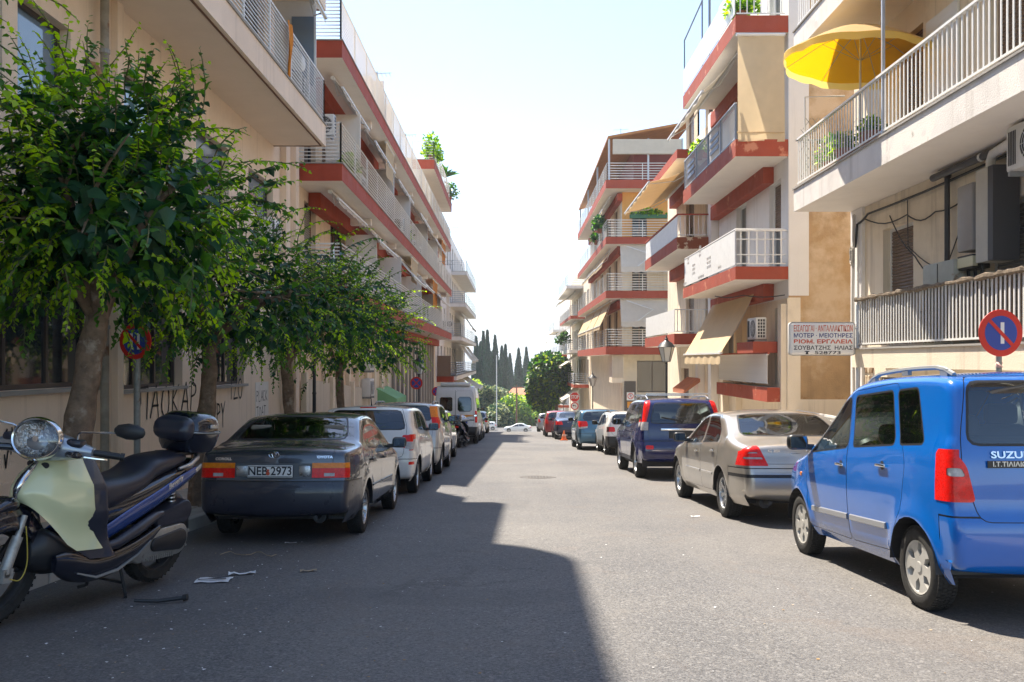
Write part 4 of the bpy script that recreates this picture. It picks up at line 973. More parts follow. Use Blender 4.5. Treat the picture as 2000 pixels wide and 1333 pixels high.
# roof canopy
mb = MB(); A = [(5.6, 50.9, 13.0), (5.6, 73, 12.6), (10.5, 73, 14.2), (10.5, 50.9, 13.9)]; mb.mesh(A+[(x, y, z+.14) for x, y, z in A], [(0, 1, 2, 3), (4, 7, 6, 5), (0, 4, 5, 1), (1, 5, 6, 2), (2, 6, 7, 3), (3, 7, 4, 0)], 0)
mb.build('pergola_roof', mat('pergola_wood', (.40, .17, .05), .7, var=.15), R4, world=True)
mb = MB()
for x, y in ((5.7, 51.1), (5.7, 58), (5.7, 65), (5.7, 72.5), (8.0, 51.1), (10, 51.1)): mb.box(x-.05, x+.05, y-.05, y+.05, 10.6, 13.05)
mb.build('post', M['rail_grey'], R4, world=True)
t = thing('awning', (6, 51, 13), 'rolled white awning under the wooden roof of the corner block', 'awning', 'awnings over the balconies')
mb = MB(); mb.box(5.9, 9.9, 50.85, 51.05, 12.1, 12.95); mb.build('canvas', M['canvas_white'], t, world=True)
for i, (zt,) in enumerate(((6.80,), (3.62,))):
    t = thing('balcony_blind', (7, 51.1, zt), ['white blind with folding arms under the third balcony of the corner block', 'white blind with folding arms under the second balcony of the corner block'][i], 'blind', 'white blinds of the corner block')
    mb = MB(); mb.mesh([(6.35, 51.2, zt), (13, 51.2, zt), (13, 50.6, zt-1.35), (6.35, 50.6, zt-1.35)], [(0, 1, 2, 3)]); V = []
    for j in range(41): V += [(6.35+6.65*j/40, 50.6, zt-1.35), (6.35+6.65*j/40, 50.58, zt-1.62-.06*abs(math.sin(j*.9)))]
    mb.mesh(V, [(2*j, 2*j+1, 2*j+3, 2*j+2) for j in range(40)]); mb.build('canvas', M['canvas_white'], t, world=True, fix=False)
    mb = MB()
    for x in (6.7, 9.9): mb.tube([(x, 50.9, zt-.1), (x+1.5 if x < 8 else x-1, 50.6, zt-.65), (x+.6, 50.5, zt-1.3)], .03, 5)
    mb.build('arm', M['frame_white'], t, world=True)
for i, (y0, y1, z, o_, d) in enumerate(((52.5, 57, 3.6, .7, 1.5), (57.3, 62, 3.6, .7, 1.5), (62.3, 70, 3.6, .7, 1.5), (53, 58, 6.75, .5, .8), (58.5, 70, 6.75, .4, .6), (53, 60, 10.0, .5, .8))):
    awning(-1, 6.0, y0, y1, z, o_, d, ['cream awning let down on the street side of the corner block, nearest', 'second cream awning on the street side of the corner block', 'third cream awning on the street side of the corner block', 'rolled awning under the third balcony of the corner block', 'far rolled awning under the third balcony of the corner block', 'rolled awning under the top balcony of the corner block'][i], 'canvas', .2)
# ---------------------------------------------------------------- R5, R6: far blocks on the right
for (nm_, y0, y1, top, dx, lab, lev) in (('a', 76, 100, 7.5, 0, 'far pale block on the right with awnings, just beyond the corner block', (-2.1, 1.0, 4.2, 7.2)), ('b', 101, 124, 6.6, -.1, 'farthest pale block on the right behind the round tree', (-5.2, -2.2, .8, 3.9))):
    B = thing('apartment_building', (XR+dx, (y0+y1)/2, G(y0)), lab, 'building'); ops = []
    for zt in lev:
        y = y0+1.2
        while y < y1-2: ops.append((y, y+1.6, zt+.02, zt+2.2)); y += 3.2
    ops = [o for o in ops if o[3] < top+1.4]
    mb = body(B, XR+dx, 18, y0, y1, -12, top+1.5, None, 'x0'); facade(mb, street(XR+dx, -1), y0, y1, -12, top+1.5, ops); mb.build('wall', M['stucco_cream' if nm_ == 'a' else 'stucco_white'], B, world=True)
    for o in ops: window(B, street(XR+dx, -1), *o, kind=random.choice('gs'), n=1)
    for k, zt in enumerate(lev):
        if zt > top: continue
        xx = 5.45-.25*(k % 2)+dx
        b = slab(B, xx, XR+dx-.002, y0+1+k*2, y1-1, zt-.3, zt, 'stucco_white' if k % 2 else 'fascia_red', lip=False); hrail(b, [(XR+dx-.1, y0+1.1+k*2), (xx+.06, y0+1.1+k*2), (xx+.06, y1-1)], zt, .95, 6, 'rail_grey', .022, 2.5)
        awning(-1, XR+dx-.6, y0+3+k*2, y0+9+k*2, zt-.4, 1.6, 1.1, 'awning on %s balcony of the %s block on the right' % (['the lowest', 'the second', 'the third', 'the top'][k], 'far pale' if nm_ == 'a' else 'farthest'), 'canvas_white', .2)
# ============================================================ CARS
def chaikin(P, it=3, closed=False):
    P = [np.array(p, float) for p in P]
    for _ in range(it):
        Q = [P[0]]
        for a, b in zip(P[:-1], P[1:]): Q += [a*.75+b*.25, a*.25+b*.75]
        Q.append(P[-1]); P = Q
    return np.array(P)
def resample(P, n):
    d = np.r_[0, np.cumsum(np.linalg.norm(np.diff(P, axis=0), axis=1))]; t = np.linspace(0, d[-1], n)
    return np.stack([np.interp(t, d, P[:, k]) for k in range(P.shape[1])], 1)
def sstep(a, b, x): t = min(max((x-a)/(b-a), 0), 1); return t*t*(3-2*t)
def clip_poly(pts, nrm, c):
    """keep side where dot(p,nrm)<=c (pts list of 2D)"""
    return pts
TYRE = {}
def wheel(par, x, y, side, s, spin=0.0):
    r, w = s['r'], s.get('tw', .185); key = (r, w, s['rim'])
    if key not in TYRE:
        rr = r*s.get('rimr', .66); h = w/2
        mb = MB(); mb.lathe([(rr, h*.72), (rr+.012, h*.95), ((rr+r)/2, h*1.04), (r-.02, h*.92), (r-.004, h*.72), (r, h*.3), (r, -h*.3), (r-.004, -h*.72), (r-.02, -h*.92), (rr, -h*.8)], (0, 0, 0), (0, 1, 0), 36)
        if r == s['r'] and s.get('near'):      # tread blocks
            for k in range(60):
                a = 2*math.pi*k/60
                for q, off in ((-.62, 0), (-.2, .5), (.22, 0), (.64, .5)):
                    aa = a+off*.1; mb.obox(((r+.001)*math.cos(aa), h*q, (r+.001)*math.sin(aa)), (.010, h*.34, .022), (0, -aa, .0))
        ty = mb.data('tyre', M['rubber'], 35)
        rm = MB(); kind = s['rim']
        rm.lathe([(rr, h*.86), (rr-.012, h*.80), (rr-.022, h*.45), (rr-.03, -h*.7)], (0, 0, 0), (0, 1, 0), 32)
        if kind == 'steel':                  # hub cap with six petals
            rm.m = 0; rm.lathe([(.0, h*.80), (.035, h*.80), (.045, h*.70), (.06, h*.66)], (0, 0, 0), (0, 1, 0), 24)
            for k in range(6):
                a = 2*math.pi*k/6; c, s_ = math.cos(a), math.sin(a)
                pts = [(.04, -.042), (rr*.62, -.03), (rr*.93, -.078), (rr*.965, 0), (rr*.93, .078), (rr*.62, .03), (.04, .042)]
                top = [(p*c-q*s_, h*(.70+.1*(p/rr)), p*s_+q*c) for p, q in pts]; bot = [(a_, h*.4, b_) for a_, _, b_ in top]
                n = len(pts); rm.mesh(top+bot, [tuple(range(n))]+[(i, (i+1) % n, n+(i+1) % n, n+i) for i in range(n)])
        else:
            nsp = {'five': 5, 'seven': 7, 'ten': 10}[kind]; rm.lathe([(0, h*.62), (.03, h*.62), (.05, h*.5), (.07, h*.48), (.075, h*.2)], (0, 0, 0), (0, 1, 0), 20)
            for k in range(nsp):
                a = 2*math.pi*k/nsp; c, s_ = math.cos(a), math.sin(a); w0, w1 = (.030, .045) if nsp == 5 else ((.022, .030) if nsp == 7 else (.012, .02))
                pts = [(.05, -w0), (rr*.5, -w0*.9), (rr*.97, -w1), (rr*.97, w1), (rr*.5, w0*.9), (.05, w0)]
                top = [(p*c-q*s_, h*(.5+.25*(p/rr)**2), p*s_+q*c) for p, q in pts]; bot = [(a_, b-h*.35, c_) for a_, b, c_ in top]; n = 6
                rm.mesh(top+bot, [tuple(range(n))]+[(i, (i+1) % n, n+(i+1) % n, n+i) for i in range(n)])
        rim = rm.data('rim', M[s.get('rimmat', 'alu')], 35)
        db = MB(); db.lathe([(0, h*.1), (rr*.62, h*.1), (rr*.62, 0), (rr-.02, -.01), (rr-.02, -h*.5)], (0, 0, 0), (0, 1, 0), 20); dk = db.data('brake_disc', M['dark_metal'], 35)
        TYRE[key] = (ty, rim, dk)
    ty, rim, dk = TYRE[key]
    t = inst(ty, 'wheel', par, (x, y, r), (0, spin, 0 if side > 0 else math.pi))
    inst(rim, 'rim', t); inst(dk, 'brake_disc', t)
    return t
def text_mesh(txt, size, depth=.002, font_scale=(1, 1), align='CENTER', sp=1.0, bold=0.0):
    c = bpy.data.curves.new('lettering', 'FONT'); c.body = txt; c.size = size; c.extrude = depth; c.align_x = align; c.align_y = 'CENTER'; c.offset = bold
    c.space_character = sp; c.resolution_u = 3
    o = bpy.data.objects.new('tmp', c); me = bpy.data.meshes.new_from_object(o); bpy.data.objects.remove(o)
    me.transform(Matrix.Diagonal((font_scale[0], font_scale[1], 1, 1))); return me
def text(par, txt, size, M4, m, depth=.002, name='lettering', **k):
    me = text_mesh(txt, size, depth, **k); me.transform(M4); me.materials.clear(); me.materials.append(M[m]); o = bpy.data.objects.new(name, me); link(o, par); return o
REARM = Matrix(((0, 0, -1, 0), (-1, 0, 0, 0), (0, 1, 0, 0), (0, 0, 0, 1)))   # text plane -> facing -x (rear of a car, heading +x)
def carpaint(name, c, metal=.0, rough=.28, coat=1.0):
    m = mat(name, c, rough, metal=metal, var=.03, vs=4, coat=coat, spec=.5, dirt=.16)
    return m
def lens(name, c, em=None): return mat(name, c, .28, coat=.35, spec=.25, var=.2, vs=30)
M['lens_red'] = lens('lens_red', (.78, .010, .006)); M['lens_amber'] = lens('lens_amber', (.90, .24, .01)); M['lens_clear'] = lens('lens_clear', (.48, .46, .45))
M['lens_dark'] = mat('lens_dark', (.12, .02, .02), .12, coat=1)
M['mirror_dark'] = mat('mirror_dark', (.22, .24, .25), .06, metal=1)
M['seat_dark'] = mat('seat_dark', (.035, .035, .04), .8); M['seat_beige'] = mat('seat_beige', (.22, .19, .15), .8)
M['glass_car'] = glassmat('glass_car', (.78, .88, .85), .78); M['glass_dark'] = glassmat('glass_dark', (.7, .8, .85), .28)
def make_car(name, s, loc, label, yaw=0.0, group='cars parked along the kerbs'):
    L0, L1_ = -s['ro'], s['wb']+s['fo']; W = s['W']; X, Yw = loc
    t = thing(name, (X, Yw, G(Yw)+.002), label, s.get('cat', 'car'), group, rot=(0, math.atan(SL) if Yw < 60 else R(4), R(90)+yaw))
    paint = s['paint']; N = s.get('N', 110); Mr = s.get('Mr', 12)
    if Yw > 26: N, Mr = min(N, 64), 8
    elif Yw > 18: N, Mr = min(N, 84), 10
    NR = 3 if Yw < 13 else (2 if Yw < 19 else 1)
    if Yw > 40: s = dict(s, doors=(), handles=(), tailgate=None, moulding=None)
    sil = resample(chaikin(s['sil'], 3), N); tail_n = None
    # smoothed inward normals
    tg = np.gradient(sil, axis=0); tg /= np.linalg.norm(tg, axis=1)[:, None]+1e-9
    nr = np.stack([tg[:, 1], -tg[:, 0]], 1)
    seg = np.linalg.norm(sil[1]-sil[0]); k = max(2, int(.16/seg)); ker = np.hanning(2*k+3)[1:-1]; ker /= ker.sum()
    nr = np.stack([np.convolve(np.pad(nr[:, j], k, mode='edge'), ker, 'valid') for j in (0, 1)], 1); nr /= np.linalg.norm(nr, axis=1)[:, None]
    if s.get('dbg'): print(nr[:5])
    belt = s['belt']; zb_f = lambda x: np.interp(x, [b[0] for b in belt], [b[1] for b in belt])
    tum = math.tan(R(s.get('tumble', 13))); sh = s.get('shoulder', .03); zmid = s.get('zmid', .62); pr = s.get('plan_r', .07); pf = s.get('plan_f', .13)
    rr = s.get('round', .10); crown = s.get('crown', .05); rw = s['r']
    def S(x, z):
        y = W
        a = (x-L0)/(L1_-L0); dr = max(0, .8-(x-L0))/.8; df = max(0, 1.0-(L1_-x))/1.0
        y -= pr*dr**2.4+pf*df**2.2
        zb = zb_f(x); y -= .03*((z-zmid)/.4)**2 if z < zmid else .022*((z-zmid)/max(zb-zmid, .1))**2*(1 if z < zb else 0)
        if z < .34: y -= (.34-z)*.5
        if z >= zb: y -= .022
        ab = z-zb
        y -= sh*sstep(0, .035, ab)+max(ab, 0)*tum
        for cx in (0, s['wb']):
            d = math.hypot(x-cx, z-rw); 
            if z < zb: y += s.get('flare', .014)*math.exp(-((d-rw-.06)/.07)**2)
        for (zc, dep, hh) in s.get('crease', ()): y += dep*math.exp(-((z-zc)/hh)**2)
        return max(y, .2)
    # lateral rows from the centre line out to the rounding, then the side panel down to the sill
    lat = [0, .25, .5, .7, .85, .95, 1.0]; arcs = [15, 30, 45, 60, 75, 90]; zs0 = s.get('sill', .20); rows = []
    def ring(q, phi):
        out = []
        for (x, z), (nx, nz) in zip(sil, nr):
            if phi is None: d = crown*q*q; 
            else: d = crown+rr*(1-math.cos(R(phi)))
            px, pz = x+nx*d, z+nz*d; ex, ez = x+nx*(crown+rr), z+nz*(crown+rr); y0 = S(ex, ez)
            y = (y0-rr)*q if phi is None else y0-rr+rr*math.sin(R(phi))
            out.append((px, y, pz))
        return out
    for q in lat: rows.append(ring(q, None))
    for a in arcs: rows.append(ring(1, a))
    last = rows[-1]; tt = np.linspace(0, 1, N); lx0, lx1 = min(p[0] for p in last), max(p[0] for p in last)
    for j in range(1, Mr+1):
        u = j/Mr; out = []
        for i, (x, y, z) in enumerate(last):
            xn = (x-lx0)/(lx1-lx0); xs = L0+.16+(L1_-L0-.34)*min(max(.8*xn+.2*tt[i], 0), 1); px, pz = x+(xs-x)*u, z+(zs0-z)*u
            out.append((px, S(px, pz), pz))
        rows.append(out)
    V = []; nrow = len(rows)
    for row in rows: V += row
    F = [(j*N+i, j*N+i+1, (j+1)*N+i+1, (j+1)*N+i) for j in range(nrow-1) for i in range(N-1)]
    off = len(V); V2 = [(x, -y, z) for x, y, z in V]; F2 = [(d+off, c+off, b+off, a+off) for a, b, c, d in F]
    me = bpy.data.meshes.new('shell'); me.from_pydata(V+V2, [], F+F2)
    bm = bmesh.new(); bm.from_mesh(me); bmesh.ops.remove_doubles(bm, verts=bm.verts, dist=2e-4)
    bmesh.ops.dissolve_degenerate(bm, edges=bm.edges, dist=1e-4); bmesh.ops.recalc_face_normals(bm, faces=bm.faces)
    # make sure normals point outwards
    top = max(bm.faces, key=lambda f: f.calc_center_median().z)
    if top.normal.z < 0: bmesh.ops.reverse_faces(bm, faces=bm.faces)
    bm.normal_update(); bm.verts.ensure_lookup_table(); ref_v = [v.co.copy() for v in bm.verts]; ref_n = [v.normal.copy() for v in bm.verts]
    ref_f = [[v.index for v in f.verts] for f in bm.faces]; bvh = BVHTree.FromPolygons(ref_v, ref_f)
    lay = bm.faces.layers.int.new('reg'); REG = [('body', paint)]
    def region(nm, m): REG.append((nm, m)); return len(REG)-1
    def carve(poly, axis, rid, sgn=0, over=None, far=None):
        """poly: 2D convex outline. axis 'y' side view (x,z), 'x' end view (y,z) with sgn -1 rear / +1 front, 'z' plan (x,y)"""
        poly = [Vector(p) for p in poly]; ar = sum(a.x*b.y-b.x*a.y for a, b in zip(poly, poly[1:]+poly[:1]))
        if ar < 0: poly.reverse()
        x0, x1 = min(p.x for p in poly), max(p.x for p in poly); y0, y1 = min(p.y for p in poly), max(p.y for p in poly)
        def uv(c): return Vector((c.x, c.z) if axis == 'y' else ((c.y, c.z) if axis == 'x' else (c.x, c.y)))
        def okf(f):
            if over is not None and f[lay] not in over: return False
            n = f.normal
            if axis == 'y' and (abs(n.y) < .35 or (sgn and n.y*sgn < 0)): return False
            if axis == 'x' and (n.x*sgn < .22): return False
            if axis == 'x' and far is not None and (f.calc_center_median().x*sgn < far*sgn): return False
            if axis == 'z' and n.z < .3: return False
            us = [uv(v.co) for v in f.verts]
            return max(u[0] for u in us) > x0 and min(u[0] for u in us) < x1 and max(u[1] for u in us) > y0 and min(u[1] for u in us) < y1
        fs = [f for f in bm.faces if okf(f)]
        for a, b in zip(poly, poly[1:]+poly[:1]):
            d = b-a
            if d.length < 1e-5 or not fs: continue
            n2 = Vector((d.y, -d.x)).normalized()
            co, no = {'y': (Vector((a.x, 0, a.y)), Vector((n2.x, 0, n2.y))), 'x': (Vector((0, a.x, a.y)), Vector((0, n2.x, n2.y))), 'z': (Vector((a.x, a.y, 0)), Vector((n2.x, n2.y, 0)))}[axis]
            k0 = n2.dot(a); lo_ = hi_ = False; cut = []
            for f in fs:
                ds = [n2.dot(uv(v.co))-k0 for v in f.verts]
                if min(ds) < -1e-5 and max(ds) > 1e-5: cut.append(f)
            if not cut: continue
            rest = set(fs); rest.difference_update(cut); geom = set(cut)
            for f in cut: geom.update(f.edges); geom.update(f.verts)
            r_ = bmesh.ops.bisect_plane(bm, geom=list(geom), plane_co=co, plane_no=no, dist=1e-5)
            fs = list(rest)+list({f for f in r_['geom'] if isinstance(f, bmesh.types.BMFace) and f.is_valid})
            fs = [f for f in set(fs) if f.is_valid and n2.dot(uv(f.calc_center_median())) <= k0+1e-4]
        P = [(a, (b-a)) for a, b in zip(poly, poly[1:]+poly[:1])]
        for f in fs:
            c = uv(f.calc_center_median())
            if all(d.x*(c[1]-a.y)-d.y*(c[0]-a.x) >= -1e-6 for a, d in P): f[lay] = rid
    def shrink(poly, e):
        c = sum((Vector(p) for p in poly), Vector((0, 0)))/len(poly); poly = [Vector(p) for p in poly]; ar = sum(a.x*b.y-b.x*a.y for a, b in zip(poly, poly[1:]+poly[:1]))
        if ar < 0: poly.reverse()
        out = []; n = len(poly)
        for i in range(n):
            a, b, c2 = poly[i-1], poly[i], poly[(i+1) % n]; d1, d2 = (b-a).normalized(), (c2-b).normalized(); n1, n2 = Vector((-d1.y, d1.x)), Vector((-d2.y, d2.x)); m_ = (n1+n2); m_ = m_/max(m_.length_squared/2, .3)
            out.append(b+m_*e)
        return out
    def rnd(poly, r_):
        """round the corners of a convex outline"""
        poly = [Vector(p) for p in poly]; out = []; n = len(poly)
        for i in range(n):
            a, b, c = poly[i-1], poly[i], poly[(i+1) % n]; la, lc = (a-b).length, (c-b).length; ra = min(r_, la*.45); rc = min(r_, lc*.45)
            p, q = b+(a-b)/la*ra, b+(c-b)/lc*rc
            for k_ in range(NR+1): u = k_/NR; out.append(p*(1-u)**2+b*(2*u*(1-u))+q*u*u)
        return out
    gap = region('panel_gap', M['plastic_black']); trim = region('window_trim', M[s.get('trim', 'plastic_black')])
    if s.get('lower'): 
        z_ = s['lower']; lo = region('lower_cladding', s.get('lowermat', M['plastic_black'])); carve([(L0-1, -1), (L1_+1, -1), (L1_+1, z_), (L0-1, z_)], 'y', lo); carve([(-2, -1), (2, -1), (2, z_), (-2, z_)], 'x', lo, -1)
    if s.get('bumper'):
        z_, mb_ = s['bumper']; bu = region('rear_bumper', mb_); xb_ = s.get('bumper_x', -rw-.07); carve([(L0-1, -1), (xb_, -1), (xb_, z_), (L0-1, z_)], 'y', gap); carve([(-2, -1), (2, -1), (2, z_), (-2, z_)], 'x', gap, -1, far=0)
        carve([(L0-1, -1), (xb_-.008, -1), (xb_-.008, z_-.012), (L0-1, z_-.012)], 'y', bu); carve([(-2, -1), (2, -1), (2, z_-.012), (-2, z_-.012)], 'x', bu, -1, far=0)
        if s.get('bumper_strip'):
            z0_, z1_, mm_ = s['bumper_strip']; bs_ = region('bumper_strip', mm_); carve([(L0-1, z0_), (xb_-.008, z0_), (xb_-.008, z1_), (L0-1, z1_)], 'y', bs_); carve([(-2, z0_), (2, z0_), (2, z1_), (-2, z1_)], 'x', bs_, -1, far=0)
    for k_, dr in enumerate(s.get('doors', ())):
        carve(rnd(dr, .06), 'y', gap); rid = region('door', paint); carve(shrink(rnd(dr, .06), .0055), 'y', rid, 1); rid2 = region('door', paint); carve(shrink(rnd(dr, .06), .0055), 'y', rid2, -1)
    if s.get('tailgate'):
        carve(rnd(s['tailgate'], .07), 'x', gap, -1, far=s.get('tg_far', 1)); rid = region(s.get('tg_name', 'tailgate'), paint); carve(shrink(rnd(s['tailgate'], .07), .006), 'x', rid, -1, far=s.get('tg_far', 1))
    if s.get('gap_over'): 
        for pl in s['gap_over']: carve(pl, 'y', gap)
    for wnd in s['side_win']:
        p = rnd(wnd, s.get('wr', .035)); carve(shrink(p, -.016), 'y', trim)
        for sg in (1, -1): carve(p, 'y', region('side_window', M[s.get('glass', 'glass_car')]), sg)
    rwn = region('rear_window', M[s.get('glass_r', s.get('glass', 'glass_car'))]); p = rnd(s['rear_win'], s.get('rwr', .07)); carve(shrink(p, -.018), 'x', trim, -1, far=s.get('rw_far', 3)); carve(p, 'x', rwn, -1, far=s.get('rw_far', 3))
    fw = region('windscreen', M['glass_car']); p = rnd(s['front_win'], .07); carve(shrink(p, -.018), 'x', trim, 1, far=s['fw_far']); carve(p, 'x', fw, 1, far=s['fw_far'])
    for nm, mm_, axis, poly, *rest in s.get('patch', ()):
        rd = rest[0] if rest else .02; both = rest[1] if len(rest) > 1 else True
        pls = [poly, [(-a, b) for a, b in poly]] if (axis == 'x' and both) else [poly]
        for pl in pls:
            q = rnd(pl, rd) if rd else pl
            if axis == 'x': carve(q, 'x', region(nm, M[mm_] if isinstance(mm_, str) else mm_), -1, far=s.get('patch_far', .3))
            else:
                for sg in (1, -1): carve(q, 'y', region(nm, M[mm_] if isinstance(mm_, str) else mm_), sg)
    # wheel openings
    dele = region('hole', paint)
    for cx in (0, s['wb']):
        ra = rw+s.get('archgap', .045); poly = [(cx+ra*math.cos(a), rw+.01+ra*math.sin(a)) for a in [math.pi*k_/14 for k_ in range(15)]]
        poly += [(cx-ra, -.2), (cx+ra, -.2)]; carve(poly, 'y', dele)
    bmesh.ops.delete(bm, geom=[f for f in bm.faces if f[lay] == dele], context='FACES')
    groups = {}
    for f in bm.faces: groups.setdefault(f[lay], []).append(f)
    by_name = {}
    for rid, fs in groups.items():
        nm, mm_ = REG[rid]; vid = {}; VV = []; FF = []
        push = s.get('gap_d', .004) if nm == 'panel_gap' else 0
        for f in fs:
            ids = []
            for v in f.verts:
                if v.index not in vid or True:
                    kx = v
                    if kx not in vid: vid[kx] = len(VV); VV.append(v.co.copy())
                ids.append(vid[v])
            FF.append(ids)
        m2 = bpy.data.meshes.new(nm); 
        nn = []
        for co in VV:
            loc_, no_, fi, dist = bvh.find_nearest(co); idx = ref_f[fi]; ws = poly_3d_calc([ref_v[i] for i in idx], loc_); tot = sum(ws) or 1
            nv = sum((ref_n[i]*(w_/tot) for i, w_ in zip(idx, ws)), Vector((0, 0, 0))); nv.normalize(); nn.append(nv)
        if push: VV = [c_-n_*push for c_, n_ in zip(VV, nn)]
        if nm in ('tail_light', 'side_moulding', 'bumper_strip', 'plate_panel'): VV = [c_+n_*.005 for c_, n_ in zip(VV, nn)]
        m2.from_pydata(VV, [], FF); m2.materials.append(mm_); m2.shade_smooth(); m2.normals_split_custom_set_from_vertices(nn); m2.update()
        o = bpy.data.objects.new(nm, m2); link(o, t); by_name.setdefault(nm, []).append(o)
    bm.free()
    # wheels and dark arch liners, floor
    lb = MB()
    for cx in (0, s['wb']):
        ra = rw+s.get('archgap', .045)+.004
        for sg in (1, -1):
            ys = [sg*(S(cx, rw+ra)-.012+.0), sg*(W-.36)]; V = []; n = 14
            for yy in ys:
                for k_ in range(n+1): a = math.pi*k_/n; V.append((cx+ra*math.cos(a), yy, rw+.01+ra*math.sin(a)*.995))
            lb.mesh(V, [(k_, k_+1, n+2+k_, n+1+k_) for k_ in range(n)]); b_ = len(lb.V)
            lb.mesh([(cx+ra*math.cos(math.pi*k_/n), ys[1], rw+.01+ra*math.sin(math.pi*k_/n)) for k_ in range(n+1)], [tuple(range(n+1))])
            wheel(t, cx, sg*(W-s.get('tw', .185)/2-.025), sg, s, random.uniform(0, 1))
    lb.build('wheel_arch_liner', M['plastic_black'], t, fix=False)['kind'] = 'stuff'
    fl_ = MB(); fl_.box(L0+.35, L1_-.35, -W+.16, W-.16, zs0+.02, zs0+.14); fl_.cyl((0, -W+.2, rw), (0, W-.2, rw), .045, n=8); fl_.build('underbody', M['plastic_black'], t)
    if s.get('exhaust'): 
        ex = MB(); ey = s['exhaust']; ex.cyl((L0+.22, ey, .26), (L0+.60, ey, .26), .07, n=12); ex.cyl((L0+.02, ey, .27), (L0+.2, ey, .27), .025, n=10); ex.build('exhaust', M['dark_metal'], t, 40)
    # interior
    roof = max(p[1] for p in s['sil']); sm = M[s.get('seat', 'seat_dark')]; ib = MB(); ib.box(L0+.35, L1_-.9, -W+.12, W-.12, .25, .42)
    bx_, fx_ = s.get('seats', (s['wb']*.18, s['wb']*.56)); zse = .55 if roof < 1.5 else .68
    dash = MB(); dxx = s.get('dash', s['wb']*.86); dash.rbox((dxx, 0, zse+.27), (.45, 2*W-.34, .26), .07, 2); dash.cyl((dxx-.28, .36, zse+.30), (dxx-.24, .36, zse+.33), .18, n=18); dash.build('dashboard', M['plastic_black'], t, 40)
    sb = MB()
    for yy in (.37, -.37):
        sb.rbox((fx_, yy, zse-.02), (.50, .46, .14), .05, 2); sb.rbox((fx_-.26, yy, zse+.30), (.14, .46, .60), .05, 2, (0, R(-12), 0)); sb.rbox((fx_-.36, yy, zse+.68), (.10, .26, .17), .04, 2)
    sb.rbox((bx_, 0, zse-.02), (.50, 2*W-.42, .14), .05, 2); sb.rbox((bx_-.25, 0, zse+.26), (.14, 2*W-.40, .52), .05, 2, (0, R(-12), 0))
    for yy in (.42, -.42): sb.rbox((bx_-.33, yy, zse+.60), (.09, .26, .15), .04, 2)
    if s.get('shelf'): sb.box(s['shelf'][0], s['shelf'][1], -W+.2, W-.2, s['shelf'][2]-.02, s['shelf'][2])
    ib.build('cabin_floor', sm, t); sb.build('seat', sm, t, 40)
    mi = MB(); mi.rbox((s['wb']*.62 if 'mirx' not in s else s['mirx'], 0, roof-.14), (.02, .22, .065), .01, 2); mi.build('rear_view_mirror', M['plastic_black'], t)
    # door mirrors
    if s.get('mirror'):
        mx, mz = s['mirror']
        for sg in (1, -1):
            yb_ = S(mx, mz-.05); q = MB(); q.rbox((mx, sg*(yb_+.12), mz+.03), (.11, .20, .145), .05, 3, (0, 0, sg*R(8))); q.box(mx-.03, mx+.05, sg*(yb_-.03), sg*(yb_+.06), mz-.04, mz+.01)
            o = q.build('door_mirror', M['plastic_black'] if s.get('mir_black', True) else paint, t, 40)
            g_ = MB(); g_.rbox((mx-.0565, sg*(yb_+.125), mz+.03), (.006, .165, .115), .0028, 2, (0, 0, sg*R(8))); g_.build('mirror_glass', M['mirror_dark'], o)
    for hx, hz in s.get('handles', ()):
        for sg in (1, -1):
            y_ = S(hx, hz); q = MB(); q.rbox((hx, sg*(y_+.018), hz), (.17, .022, .026), .010, 2); q.build('door_handle', M[s.get('handlemat', 'chrome')] if s.get('handlemat') != 'paint' else paint, t, 40)
            q = MB(); q.lathe([(0, .002), (.035, .002)], (hx, sg*y_, hz), (0, sg, 0), 12); q.build('handle_recess', M['plastic_black'], t)
    if s.get('plate'):
        pz, px_, pw, ph, txt, py = s['plate']; q = MB(); q.rbox((px_-.012, py, pz), (.012, pw, ph), .005, 2); pl = q.build('number_plate', M['sign_white'], t, 40)
        q = MB(); 
        for a, b in ((-.5, .5),):
            q.box(px_-.0195, px_-.0185, py-pw/2+.006, py+pw/2-.006, pz+ph/2-.012, pz+ph/2-.007); q.box(px_-.0195, px_-.0185, py-pw/2+.006, py+pw/2-.006, pz-ph/2+.007, pz-ph/2+.012)
        q.build('plate_border', M['print_black'], pl)
        if txt: text(pl, txt, ph*.98, Matrix.Translation((px_-.020, py, pz)) @ REARM @ Matrix.Diagonal((s.get('plw', .80), 1, 1, 1)), 'print_black', .0006, bold=.002)
    for tx, size, yy, zz, mm_, sx in s.get('badges', ()):
        h_ = bvh.ray_cast(Vector((L0-1, yy, zz)), Vector((1, 0, 0))); xx = h_[0].x if h_[0] else L0
        tilt = 0
        if h_[1]: tilt = math.atan2(h_[1].z, -h_[1].x)
        text(t, tx, size, Matrix.Translation((xx-.004, yy, zz)) @ Matrix.Rotation(tilt, 4, 'Y') @ REARM @ Matrix.Diagonal((sx, 1, 1, 1)), mm_, .0015, name='badge', bold=.0015)
    def rearx(y, z):
        h_ = bvh.ray_cast(Vector((L0-1, y, z)), Vector((1, 0, 0))); return h_[0].x if h_[0] else L0
    def sidey(x, z):
        h_ = bvh.ray_cast(Vector((x, 3, z)), Vector((0, -1, 0))); return h_[0].y if h_[0] else W
    def topz(x, y):
        h_ = bvh.ray_cast(Vector((x, y, 4)), Vector((0, 0, -1))); return h_[0].z if h_[0] else roof
